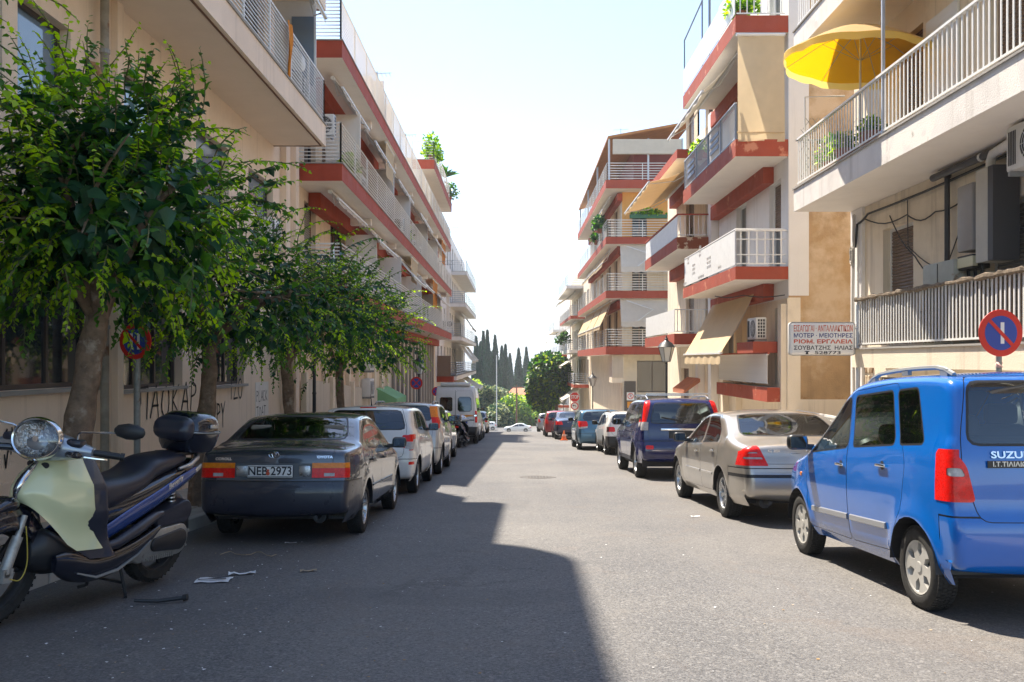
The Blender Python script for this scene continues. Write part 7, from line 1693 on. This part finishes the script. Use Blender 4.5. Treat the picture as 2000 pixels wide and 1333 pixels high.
# traffic cone
def cone():
    y = 42.2; x = 2.52; t = thing('traffic_cone', (x, y, G(y)), 'small orange traffic cone on the road behind the dark saloon', 'traffic cone', rot=(-math.atan(SL), 0, 0))
    mb = MB(); mb.lathe([(.13, .03), (.025, .46), (.0, .47)], (0, 0, 0), (0, 0, 1), 16); mb.box(-.18, .18, -.18, .18, 0, .03); mb.build('body', mat('cone_orange', (.80, .16, .03), .5), t, 50)
    mb = MB(); mb.lathe([(.098, .20), (.073, .30)], (0, 0, .0), (0, 0, 1), 16); mb.build('band', mat('cone_band', (.75, .40, .28), .5), t, 50)
cone()
# orange cloth on the first balcony rail
mb = MB(); V = []; n = 12; m_ = 16
for j in range(m_+1):
    for i in range(n+1):
        u = i/n; v = j/m_; w = (.30+.10*math.sin(v*3)) if v < .42 else .30-.17*min((v-.42)/.25, 1); sw_ = .022*math.sin(u*9+v*3)
        V.append((XB-.02+.045+sw_+.02*math.sin(v*5), 16.15+(u-.5)*w+.10*max(v-.4, 0), 6.27-.98*v))
mb.mesh(V, [(j*(n+1)+i, j*(n+1)+i+1, (j+1)*(n+1)+i+1, (j+1)*(n+1)+i) for j in range(m_) for i in range(n)])
tag(mb.build('hanging_cloth', mat('cloth_orange', (.62, .22, .02), .8, var=.2, vs=12), None, 70, fix=False), 'orange cloth hanging over the rail of the pinkish block balcony', 'cloth')
mb = MB(); mb.lathe([(0, .04), (.18, .03), (.26, -.03)], (XB-.12, 17.3, 6.0), (1, -.6, .2), 20); tag(mb.build('satellite_dish', M['ac_white'], None, 50), 'small round dish behind the rail beside the orange cloth', 'satellite dish')
# litter
def gp(px, py): Y = 2346/(py-805); return ((px-1000)/1700*Y, Y)
def sheet(px, py, a, b, rz, lab, m='paper', nm='paper', cat='litter', curl=.012):
    x, y = gp(px, py); V = []; n = 5
    for j in range(n+1):
        for i in range(n+1):
            u, v = (i/n-.5)*a, (j/n-.5)*b; c, s_ = math.cos(rz), math.sin(rz); X_, Y_ = x+u*c-v*s_, y+u*s_+v*c; V.append((X_, Y_, G(Y_)+.006+curl*abs(math.sin(i*1.3+j*.7))*(abs(i/n-.5)*2)))
    mb = MB(); mb.mesh(V, [(j*(n+1)+i, j*(n+1)+i+1, (j+1)*(n+1)+i+1, (j+1)*(n+1)+i) for j in range(n) for i in range(n)]); return tag(mb.build(nm, M[m], None, 60, fix=False), lab, cat)
sheet(418, 1135, .27, .20, .1, 'white paper sheet lying on the road behind the scooter'); sheet(473, 1123, .22, .06, .25, 'narrow white paper strip beside the white sheet', curl=.03)
q = MB(); x, y = gp(422, 1135)
for k, (a, b) in enumerate(((-.05, .22), (.03, .16))): q.obox((x+a*.5, y+a*.4, G(y)+.022), (b, .022, .001), (0, 0, .15+.3*k))
tag(q.build('leaflet_strip', M['print_black'], None), 'dark strip lying across the white paper sheet', 'litter')
M['tan'] = mat('tan', (.35, .27, .18), .85, var=.2); M['leaf_dry'] = mat('leaf_dry', (.28, .17, .07), .85, var=.3)
sheet(568, 1062, .12, .03, 0, 'tiny white scrap on the shaded road behind the grey saloon'); sheet(602, 1117, .14, .05, .3, 'brown leaf scrap on the shaded road', 'tan', 'leaf_litter', curl=.02)
sheet(1357, 1010, .12, .06, .2, 'pale scrap on the sunlit road beside the champagne saloon'); sheet(1463, 1008, .14, .08, .2, 'pale scrap under the back of the champagne saloon', 'tan')
mb = MB(); P = [gp(430+10*i, 1083+(2, 0, -1, 1, 4, 6, 2, -1, 0, 3, 7, 5)[i % 12]) for i in range(12)]; mb.tube([(x, y, G(y)+.008+.008*(i % 3)) for i, (x, y) in enumerate(P)], .004, 4); tag(mb.build('string', M['tan'], None, 60), 'thin loop of string on the road behind the scooter', 'litter')
mb = MB(); x, y = gp(262, 1182); x2, y2 = gp(358, 1176); mb.tube([(x, y, G(y)+.03), ((x+x2)/2, (y+y2)/2-.02, G(y)+.02), (x2, y2, G(y2)+.03)], [.012, .014, .016], 8); mb.cyl((x2, y2, G(y2)+.03), (x2+.03, y2, G(y2)+.035), .024, n=10); tag(mb.build('metal_rod', M['dark_metal'], None, 60), 'black metal rod lying on the road beneath the scooter', 'rod')
# small bits of grit and leaves
mb = MB(); random.seed(11)
for k in range(420):
    px, py = (random.uniform(0, 800), random.uniform(1020, 1330)) if k < 200 else ((random.uniform(820, 1990), random.uniform(900, 1330)) if k < 300 else (random.uniform(380, 900), random.uniform(950, 1150)))
    x, y = gp(px, py); s_ = random.uniform(.003, .012); a = random.uniform(0, 6)
    mb.m = random.choice([0, 0, 1, 2]); mb.face([(x+s_*math.cos(a+t_), y+s_*math.sin(a+t_)*random.uniform(.5, 1), G(y)+.004+random.uniform(0, .004)) for t_ in (0, 1.6, 3.1, 4.6)])
tag(mb.build('grit', [M['paper'], M['leaf_dry'], M['tan']], None, fix=False), kind='stuff')
mh = thing('manhole_cover', (.55, 18.4, G(18.4)), 'faint round iron cover in the middle of the sunlit road', 'manhole cover', rot=(-math.atan(SL), 0, 0)); mb = MB(); mb.lathe([(0, .006), (.30, .006), (.31, .004), (.335, .004), (.34, .008), (.38, .008), (.385, 0)], (0, 0, 0), (0, 0, 1), 36)
for i in range(-4, 5):
    for j in range(-4, 5):
        if i*i+j*j < 17: mb.box(i*.065-.022, i*.065+.022, j*.065-.022, j*.065+.022, .006, .010)
mb.build('cover', mat('iron', (.12, .11, .10), .65, metal=.4, var=.2), mh, 40)
# ============================================================ TREES AND PLANTS
rng = np.random.default_rng(5)
def unit(v): return v/(np.linalg.norm(v, axis=-1, keepdims=True)+1e-9)
def leaves_mesh(name, P, D, Nn, S, mats, mi, aspect=.36, droop=.12):
    """P base points, D leaf directions, Nn normals, S lengths: pointed folded leaves, eight triangles each"""
    D = unit(D); side = unit(np.cross(D, Nn)); Nn = np.cross(side, D); s = S[:, None]; n = len(P)
    v = [P, P+D*s*.28+side*s*aspect+Nn*s*.05, P+D*s*.68+side*s*aspect*.62+Nn*s*.0, P+D*s-Nn*s*droop*1.6, P+D*s*.68-side*s*aspect*.62, P+D*s*.28-side*s*aspect+Nn*s*.05, P+D*s*.45-Nn*s*.07]
    V = np.stack(v, 1).reshape(-1, 3); base = (np.arange(n)*7)[:, None]
    tri = np.array([[0, 6, 1], [1, 6, 2], [2, 6, 3], [3, 6, 4], [4, 6, 5], [5, 6, 0]]); F = (base[:, :, None]+tri[None]).reshape(-1, 3)
    me = bpy.data.meshes.new(name); me.vertices.add(len(V)); me.vertices.foreach_set('co', V.ravel()); me.loops.add(len(F)*3); me.loops.foreach_set('vertex_index', F.ravel())
    me.polygons.add(len(F)); me.polygons.foreach_set('loop_start', np.arange(len(F))*3); me.polygons.foreach_set('loop_total', np.full(len(F), 3)); 
    for m_ in mats: me.materials.append(m_)
    me.polygons.foreach_set('material_index', np.repeat(mi, 6)); me.update(calc_edges=True); me.validate(); return me
def crown_leaves(C, rad, nsh, nfill, ls, young=.62, seed=1, low=-.75, lump=.38):
    """shoots growing outwards through an uneven crown, leaves alternate along them"""
    r = np.random.default_rng(seed); P, D, Nn, S, mi = [], [], [], [], []; tw = []
    C = np.array(C); rad = np.array(rad); lob = unit(r.normal(size=(9, 3))); la = r.uniform(-lump, lump, 9)
    def shape(d): return 1+sum(a*np.maximum(0, d@l)**3 for a, l in zip(la, lob))
    for k in range(nsh):
        d = unit(r.normal(size=3)); 
        if d[2] < low: d[2] = -d[2]
        q = r.uniform(.42, 1.0)*shape(d); p = C+d*rad*q; up = r.uniform(.1, .9) if d[2] > -.1 else r.uniform(-.9, .3)
        g = unit(d*np.array([1, 1, .5])+np.array([0, 0, up])+r.normal(size=3)*.35); L = r.uniform(.22, .66)*(1.3 if d[2] > .35 else 1); n = int(L/.036); pts = [p]
        yg = r.random() < young
        for i in range(n):
            g = unit(g+np.array([0, 0, -.045 if d[2] > 0 else -.09])+r.normal(size=3)*.06); p = p+g*.036; pts.append(p)
            sd = unit(np.cross(g, [0, 0, 1])+r.normal(size=3)*.25)*(1 if i % 2 else -1); ld = sd+g*.55+np.array([0, 0, -.25-.35*r.random()])
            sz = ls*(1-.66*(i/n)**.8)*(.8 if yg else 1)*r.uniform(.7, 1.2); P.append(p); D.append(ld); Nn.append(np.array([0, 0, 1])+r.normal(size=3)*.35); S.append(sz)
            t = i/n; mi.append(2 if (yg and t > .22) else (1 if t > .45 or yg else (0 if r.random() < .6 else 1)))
        if len(pts) > 3: tw.append(pts[::3])
    u = unit(r.normal(size=(nfill, 3))); u[:, 2] = np.where(u[:, 2] < low, -u[:, 2], u[:, 2]); q = r.random(nfill)**.45*.74
    fp = C+u*rad*(q*np.array([shape(x) for x in u]))[:, None]; fd = u*.5+r.normal(size=(nfill, 3))*.6+np.array([0, 0, -.6])
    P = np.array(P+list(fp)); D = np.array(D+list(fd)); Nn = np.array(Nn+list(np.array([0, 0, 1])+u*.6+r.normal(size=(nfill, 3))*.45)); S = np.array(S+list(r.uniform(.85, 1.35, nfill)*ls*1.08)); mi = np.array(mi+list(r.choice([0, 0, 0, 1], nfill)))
    return P, D, Nn, S, mi, tw
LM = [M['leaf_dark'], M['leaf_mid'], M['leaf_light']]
def street_tree(x, y, lean, fork, C, rad, nsh, nfill, ls, label, seed, tr=.15, single=0, vis=True):
    t = thing('street_tree', (x, y, G(y)+.1), label, 'tree', 'street trees on the left pavement'); b = Vector((x, y, G(y)+.05)); random.seed(seed)
    f = Vector((x+lean[0], y+lean[1], fork)); mb = MB(); n = 22; pts = []; rs = []
    for i in range(n+1):
        u = i/n; p = b.lerp(f, u)+Vector((.05*math.sin(u*5+seed), .04*math.cos(u*4), 0)); pts.append(p); rs.append(tr*(1.25-.25*min(u*4, 1) if u < .25 else 1-.22*u+.07*math.sin(u*9+seed)))
    mb.tube(pts, rs, 16)
    for i_, v_ in enumerate(mb.V):
        v_ = Vector(v_); c_ = pts[min(i_//16, n)]; d_ = v_-c_; mb.V[i_] = tuple(c_+d_*(1+.28*noise.noise(v_*Vector((7, 7, 3)) if False else Vector((v_.x*7, v_.y*7, v_.z*3)))+.14*noise.noise(v_*17)))
    for k in range(9):
        a = 2*math.pi*k/9+random.random()*.5; el = random.uniform(.15, 1.2); d = Vector((math.cos(a)*math.cos(el), math.sin(a)*math.cos(el), math.sin(el)*.9)); e = Vector(C)+Vector((d.x*rad[0]*.75, d.y*rad[1]*.75, d.z*rad[2]*.7)); s0 = pts[-1]-Vector((0, 0, random.uniform(0, .25))); c = s0.lerp(e, .5)+Vector((0, 0, .18)); bp = [s0, s0.lerp(c, .5), c, c.lerp(e, .5)+Vector((0, 0, .06)), e]
        mb.tube(bp, [tr*.5, tr*.38, tr*.26, tr*.15, .012], 7)
        for q in range(3):
            s1 = bp[2].lerp(bp[4], q*.35); e1 = s1+Vector((random.uniform(-.6, .6), random.uniform(-.6, .6), random.uniform(-.2, .55))); mb.tube([s1, s1.lerp(e1, .5)+Vector((0, 0, .05)), e1], [.02, .014, .006], 5)
    P, D, Nn, S, mi, tw = crown_leaves(C, rad, nsh, nfill, ls, seed=seed)
    tb = MB()
    for p in tw: tb.tube(p, [.006]*(len(p)-1)+[.002], 3)
    mb.build('trunk', M['bark'], t, 60, world=True); o = tb.build('twigs', mat('twig', (.12, .13, .05), .8), t, world=True, fix=False); o['kind'] = 'stuff'
    keep = np.ones(len(P), bool)
    if single:                                # the leaves that show largest, one object each
        vis_ = (P[:, 1] > 2)&(np.abs(P[:, 0]/P[:, 1]+.25) < .33); dist = np.where(vis_&(mi > 0), np.linalg.norm(P, axis=1)-S*8, 99); ids = np.argsort(dist)[:single]; keep[ids] = False
        lm = [leaves_mesh('leaf', np.zeros((1, 3)), np.array([[1., 0, 0]]), np.array([[0, 0, 1.]]), np.array([1.]), [m_], np.array([0])) for m_ in LM]
        for i in ids:
            d = Vector(D[i]).normalized(); n_ = Vector(Nn[i]); s_ = d.cross(n_).normalized(); n_ = s_.cross(d); R3 = Matrix((d, -s_, n_)).transposed()
            inst(lm[mi[i]], 'leaf', t, Vector(P[i])-t.location, R3.to_euler(), (S[i],)*3)
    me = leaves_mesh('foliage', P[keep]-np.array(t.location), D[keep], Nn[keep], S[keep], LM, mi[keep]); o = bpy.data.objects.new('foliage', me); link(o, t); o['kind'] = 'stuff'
    return t
street_tree(-4.05, 8.0, (.22, .0), .55, (-3.78, 8.0, 1.22), (1.35, 1.35, 1.22), 620, 1500, .14, 'nearest street tree with a thick leaning trunk behind the scooter', 3, .135, single=280)
street_tree(-4.2, 4.7, (.0, .1), .9, (-4.05, 4.75, 2.15), (1.25, 1.1, 1.15), 240, 800, .125, 'tree at the left edge of which only hanging leaves show', 8, .13)
street_tree(-4.12, 11.55, (.05, .1), .35, (-3.75, 11.6, .72), (1.45, 1.35, 1.0), 400, 900, .115, 'second street tree with a straight trunk left of the grey saloon', 4, .13)
street_tree(-4.05, 15.6, (.0, .1), .10, (-3.45, 15.4, .75), (1.5, 1.4, 1.08), 380, 800, .115, 'third street tree above the grey saloon', 5, .12)
street_tree(-4.05, 20.2, (.1, .0), -.05, (-3.35, 19.6, .42), (1.45, 1.5, 1.15), 350, 700, .12, 'fourth street tree whose leaf tips reach over the white hatchback', 6, .11)
def clump_tree(name, x, y, C, rad, n, sz, mats, label, cat, group=None, trunk=.2, seed=1, base=None, lump=.3, pr=None, upright=False, trk=True):
    r = np.random.default_rng(seed); base = G(y)-.2 if base is None else base; t = thing(name, (x, y, base), label, cat, group)
    u = unit(r.normal(size=(n, 3))); lob = unit(r.normal(size=(14, 3))); la = r.uniform(-lump, lump, 14); sh = 1+sum(a*np.maximum(0, u@l)**4 for a, l in zip(la, lob))
    q = (r.random(n)**.33); P = np.array(C)+u*np.array(rad)*(q*sh)[:, None]
    if upright:                               # cypress: narrow, tapering tip
        h = r.random(n)**.8; a = r.uniform(0, 2*np.pi, n); prof = np.clip(np.minimum((1-h)*2.6, .55+h*1.8), 0, 1)*(.9+.1*np.sin(h*23+a*3)); rr_ = prof*r.random(n)**.35
        P = np.stack([C[0]+rad[0]*rr_*np.cos(a), C[1]+rad[1]*rr_*np.sin(a), C[2]-rad[2]+2*rad[2]*h], 1); u = np.stack([np.cos(a), np.sin(a), np.full(n, .3)], 1); D = u*.35+np.array([0, 0, 1.])
    else: D = u+r.normal(size=(n, 3))*.6+np.array([0, 0, -.15])
    Nn = u+r.normal(size=(n, 3))*.5+np.array([0, 0, .8]); mi = r.choice(len(mats), n, p=pr)
    me = leaves_mesh('crown', P-np.array(t.location), D, Nn, r.uniform(.7, 1.3, n)*sz, mats, mi, .42); o = bpy.data.objects.new('crown', me); link(o, t); o['kind'] = 'stuff' if False else 'thing'; del o['kind']
    if trk:
        mb = MB(); top = C[2]+rad[2]*.3; mb.tube([(x, y, base), (x+.05, y, (base+top)/2), (C[0], C[1], top)], [trunk, trunk*.8, trunk*.2], 8)
        for k in range(6):
            a = k*1.05; mb.tube([(x, y, C[2]-rad[2]*.7), (C[0]+rad[0]*.35*math.cos(a), C[1]+rad[1]*.35*math.sin(a), C[2]-rad[2]*.2), (C[0]+rad[0]*.75*math.cos(a), C[1]+rad[1]*.75*math.sin(a), C[2]+rad[2]*.3)], [trunk*.5, trunk*.3, trunk*.08], 6)
        mb.build('trunk', M['bark'], t, 60, world=True)
    return t
def PX(px, py, Y): return ((px-1000)/1700*Y, Y, (705-py)/1700*Y)
# round tree at the right foot of the street
c = PX(1077, 748, 88); clump_tree('round_tree', 4.45, 88, c, (2.45, 2.45, 2.9), 9000, .34, [M['leaf_dark'], M['leaf_mid'], M['shrub']], 'dense round tree at the foot of the street beside the stop sign', 'tree', seed=3, trunk=.22, pr=[.45, .4, .15])
for i, (px, top, w, Y) in enumerate(((930, 661, 14, 205), (938, 672, 10, 215), (944, 651, 13, 210), (952, 649, 13, 204), (967, 659, 15, 206), (980, 680, 13, 214), (987, 677, 12, 208), (1013, 684, 15, 222), (1028, 682, 14, 240), (958, 690, 12, 226), (996, 694, 13, 236))):
    zt = (705-top)/1700*Y; x = (px-1000)/1700*Y; zb = G(Y); w_ = w/1700*Y*.62
    clump_tree('cypress_tree', x, Y, (x, Y, (zt+zb)/2), (w_, w_, (zt-zb)/2), 3200, .62, [M['cypress'], M['leaf_dark']], ['leftmost tall dark cypress right against the white block', 'narrow cypress tucked behind the leftmost one', 'left half of the tallest joined pair of cypresses', 'right half of the tallest joined pair of cypresses', 'broad cypress behind the thin white pole', 'first cypress to the right of the broad one', 'second cypress to the right of the broad one, slightly taller', 'lone cypress above the red roof', 'pointed conifer to the right of the lone cypress', 'hazy cypress behind the joined pair', 'faint cypress between the right group and the lone one'][i], 'cypress', 'cypresses beyond the street', seed=20+i, upright=True, pr=[.75, .25], trunk=.25)
for i, (px, py, rx_, rz_, Y, mm, lab) in enumerate(((958, 785, 36, 46, 168, ['olive', 'leaf_dark'], 'grey green bushy tree right of the van'), (936, 790, 22, 34, 172, ['shrub', 'leaf_light'], 'bright green bush against the white block'), (1000, 805, 34, 32, 162, ['shrub', 'leaf_mid'], 'light green bush below the red roof'), (1040, 802, 34, 34, 166, ['shrub', 'leaf_light'], 'yellow green bush left of the round tree trunk'), (1072, 812, 28, 24, 160, ['leaf_mid', 'shrub'], 'low bush behind the round tree'), (972, 815, 26, 24, 158, ['leaf_dark', 'olive'], 'dark low bush in front of the grey green tree'), (1100, 800, 30, 34, 170, ['leaf_mid', 'leaf_dark'], 'bush half hidden at the right end of the cross road'), (905, 800, 30, 34, 170, ['shrub', 'leaf_mid'], 'bush behind the white van'))):
    c = PX(px, py, Y); clump_tree('bush', c[0], Y, c, (rx_/1700*Y, 3.2, rz_/1700*Y), 3600, .5, [M[q] for q in mm], lab, 'bush', 'bushes beyond the cross road', seed=40+i, lump=.45, trunk=.15)
random.seed(2)
mb = MB()
for k in range(60):
    x = random.uniform(-90, 90); y = random.uniform(260, 620); z = G(y)+2; s_ = random.uniform(4, 9); mb.lathe([(.2, -2), (s_*.8, -1), (s_, s_*.3), (s_*.7, s_*.8), (.1, s_)], (x, y, z-1), (0, 0, 1), 9)
r = np.random.default_rng(77); n = 9000; xx = r.uniform(-140, 140, n); yy = r.uniform(245, 700, n); zz = np.array([G(v) for v in yy])+r.uniform(0, 5.0, n)*(.5+.5*np.sin(xx*.13+yy*.05))
me = leaves_mesh('far_wood', np.stack([xx, yy, zz], 1), r.normal(size=(n, 3))+np.array([0, 0, .5]), np.tile([0, 0, 1.], (n, 1))+r.normal(size=(n, 3))*.5, r.uniform(2, 5, n), [M['leaf_dark'], M['leaf_mid'], M['olive']], r.choice(3, n), .42); o = bpy.data.objects.new('far_wood', me); col.objects.link(o); tag(o, kind='stuff')
# red roofed house
def house(px, Y, w, lab, top, eave):
    x = (px-1000)/1700*Y; t = thing('house', (x, Y, G(Y)), lab, 'house'); ze = (705-eave)/1700*Y; zt = (705-top)/1700*Y
    mb = MB(); mb.box(x-w/2, x+w/2, Y, Y+8, G(Y)-1, ze); mb.build('wall', M['stucco_white'], t, world=True)
    mb = MB(); V = [(x-w/2-.5, Y-.5, ze), (x+w/2+.5, Y-.5, ze), (x+w/2+.5, Y+8.5, ze), (x-w/2-.5, Y+8.5, ze), (x-w*.18, Y+4, zt), (x+w*.18, Y+4, zt)]
    mb.mesh(V, [(0, 1, 5, 4), (1, 2, 5), (2, 3, 4, 5), (3, 0, 4), (0, 3, 2, 1)]); rf_ = mb.build('roof', M['tile'], t, world=True)
    mb = MB(); mb.box(x+w*.2, x+w*.2+.7, Y+3, Y+3.7, zt-1.2, zt+.4); mb.build('chimney', M['stucco_white'], rf_, world=True)
    for k in range(3):
        u = x-w*.3+k*w*.3; mb = MB(); mb.box(u-.5, u+.5, Y-.05, Y-.01, ze-2, ze-.8); mb.build('window', M['pane'], t, world=True)
house(1013, 192, 6.6, 'house with a red tiled roof above the bushes', 759, 777)
def pole(px, top, Y, r_, lab, m='grey_metal', arm=0):
    x = (px-1000)/1700*Y; t = thing('utility_pole', (x, Y, G(Y)), lab, 'pole'); zt = (705-top)/1700*Y; mb = MB(); mb.cyl((x, Y, G(Y)-.2), (x, Y, zt), r_, r_*.7, 8); mb.build('shaft', M[m], t, 50, world=True)
    if arm: mb = MB(); mb.box(x-arm, x+arm, Y-.06, Y+.06, zt-.5, zt-.35); mb.build('cross_arm', M[m], t, world=True)
pole(1009, 752, 152, .16, 'brown wooden pole in front of the red roof', 'frame_brown', .9); pole(970, 694, 150, .09, 'thin white pole in front of the broad cypress', 'rail_white')
# potted plants: leafy rosette in a pot
def plant(x, y, z, h, w, lab, n=260, sz=.10, mats=('leaf_mid', 'leaf_light'), pot=.16, group='potted plants on the balconies', seed=1, spiky=False, box=0):
    t = thing('potted_plant', (x, y, z), lab, 'plant', group); r = np.random.default_rng(seed); mb = MB()
    if box: mb.box(-box/2, box/2, -.1, .1, 0, .22); mb.build('planter', mat('planter_green', (.02, .12, .05), .5), t)
    else: mb.lathe([(0, 0), (pot*.7, 0), (pot, pot*1.6), (pot*1.08, pot*1.6), (pot*1.08, pot*1.75), (pot*.9, pot*1.75), (pot*.88, pot*1.5), (0, pot*1.5)], (0, 0, 0), (0, 0, 1), 14); mb.build('pot', M['pot'], t, 40)
    z0 = .2 if box else pot*1.6; u = unit(r.normal(size=(n, 3))); u[:, 2] = abs(u[:, 2]); P = u*np.array([box/2 if box else w, w if not box else .12, h])*(r.random(n)**.5)[:, None]+np.array([0, 0, z0])
    if spiky: P = np.tile([0, 0, z0+h*.5], (n, 1)); D = u+np.array([0, 0, .3]); S = r.uniform(.5, 1, n)*w
    else: D = u+r.normal(size=(n, 3))*.7; S = r.uniform(.6, 1.3, n)*sz
    me = leaves_mesh('foliage', P, D, u+np.array([0, 0, 1.])+r.normal(size=(n, 3))*.3, S, [M[q] for q in mats], r.choice(len(mats), n), .09 if spiky else .38); link(bpy.data.objects.new('foliage', me), t)
    if spiky: mb = MB(); mb.cyl((0, 0, z0-.1), (0, 0, z0+h*.5), .03, n=8); mb.build('stem', M['bark'], t)
plant(5.95, 16.2, 3.42, .55, .28, 'leafy plant behind the bars at the far end of the parasol balcony', seed=1); plant(5.9, 15.4, 3.42, .35, .22, 'small plant in a clay pot under the parasol', seed=2, pot=.18); plant(5.95, 14.4, 3.42, .3, .2, 'low plant in a clay pot beside the parasol pole', seed=12, pot=.2)
plant(5.9, 27.5, 6.35, .35, .3, 'plant trailing at the far end of the second red balcony', seed=3); plant(5.85, 22.2, 8.6, .7, .45, 'green plant behind the bars of the top balcony', 400, .14, seed=4)
plant(-4.35, 46.9, 10.75, 1.3, .6, 'shrub on the top terrace of the long block', 400, .2, seed=5); plant(-4.35, 48.6, 10.75, 1.15, .5, 'second shrub on the top terrace of the long block', 300, .2, seed=6); plant(-4.3, 57.0, 10.75, 2.0, 1.1, 'tall spiky yucca on the top terrace', 60, .5, ('leaf_dark', 'leaf_mid'), seed=7, spiky=True)
plant(-4.2, 58.6, 10.75, 1.0, .7, 'bushy plant beside the yucca on the top terrace', 300, .2, ('leaf_dark', 'leaf_mid'), seed=17)
plant(8.0, 51.05, 8.35, .35, .2, 'row of green plants in a long planter on the corner block rail', 420, .16, box=2.2, seed=8); plant(5.45, 54, 7.9, .9, .5, 'dark plant hanging on the corner of the corner block', 360, .2, ('leaf_dark', 'leaf_mid'), seed=9)
plant(5.5, 57, 7.6, .5, .35, 'small plant further along the corner block rail', 200, .18, ('leaf_dark', 'leaf_mid'), seed=19)
plant(5.4, 92, 1.6, 1.2, .8, 'green climbing plant on a balcony of the far pale block', 400, .3, ('leaf_mid', 'leaf_dark'), seed=10)
for i, (x, y, z) in enumerate(((-4.5, 24, 4.83), (-4.5, 43.2, 1.9), (-4.5, 37, 4.83))): plant(x, y, z+.1, .5, .3, ['plant behind the bars of the middle balcony near its corner', 'plant far along the lowest red balcony', 'plant half way down the middle red balcony'][i], 200, .14, seed=30+i)
# aerials, clothes racks
def aerial(x, y, z, h, lab):
    t = thing('tv_aerial', (x, y, z), lab, 'aerial', 'roof aerials'); mb = MB(); mb.cyl((0, 0, 0), (0, 0, h), .02, n=6); mb.tube([(-.5, 0, h-.1), (.5, 0, h-.05)], .012, 4)
    for k in range(7): mb.tube([(-.45+.15*k, -.35+.02*k, h-.1), (-.45+.15*k, .35-.02*k, h-.1)], .008, 4)
    mb.build('mast', M['grey_metal'], t)
for a in ((-4.8, 31.0, 7.9, 2.4, 'aerial on the roof of the long block, nearest'), (-5.0, 41.0, 7.9, 2.8, 'aerial on the roof of the long block, farther'), (7.5, 60, 13.8, 2.2, 'aerial on the roof of the corner block'), (5.6, 24.6, 9.4, 2.6, 'aerial on the pergola frame of the white block'), (6.0, 88, 8.6, 3.0, 'aerial on the far pale block'), (5.9, 96, 8.5, 2.2, 'aerial at the far end of the far pale block'), (6.2, 110, 7.6, 2.5, 'aerial on the farthest block'), (-4.6, 79, 8.6, 1.6, 'aerial on the far white block')): aerial(*a)
def rack(x, y, z, s_, lab):
    t = thing('clothes_rack', (x, y, z), lab, 'clothes rack', 'clothes racks fixed outside the balconies'); mb = MB()
    for k in range(4): mb.tube([(0, -.9, .04*k*0), (s_*1.0, -.9, .05)], .012, 4) if k == 0 else mb.tube([(s_*.28*k, -.9, 0), (s_*.28*k, .9, .03)], .008, 4)
    mb.tube([(0, .9, 0), (s_*1.0, .9, .05)], .012, 4); mb.build('frame', M['grey_metal'], t)
for i, a in enumerate(((-3.95, 78, 5.7, .9), (-3.95, 86, 8.3, .9), (-3.95, 82, 2.7, .9), (-4.1, 50, 5.6, .8), (-4.1, 56, 8.4, .8))): rack(*a, ['clothes rack on the far white block, middle balcony', 'clothes rack on the top balcony of the far white block', 'clothes rack on the low balcony of the far white block', 'clothes rack outside the middle red balcony', 'clothes rack outside the top red balcony'][i])

hz = MB(); hz.box(-5200, 5200, -70, 8300, G(1400)-8, 130)
o = hz.build('haze', mat('haze_unused', (1, 1, 1))); o.data.materials.clear(); hm_ = bpy.data.materials.new('haze'); hm_.use_nodes = True; hn = hm_.node_tree.nodes; hn.remove(hn['Principled BSDF'])
pv = hn.new('ShaderNodeVolumePrincipled'); pv.inputs['Color'].default_value = (.86, .93, 1.0, 1); pv.inputs['Density'].default_value = .00045; pv.inputs['Anisotropy'].default_value = .3; hm_.node_tree.links.new(pv.outputs[0], hn['Material Output'].inputs['Volume']); o.data.materials.append(hm_); tag(o, kind='stuff')
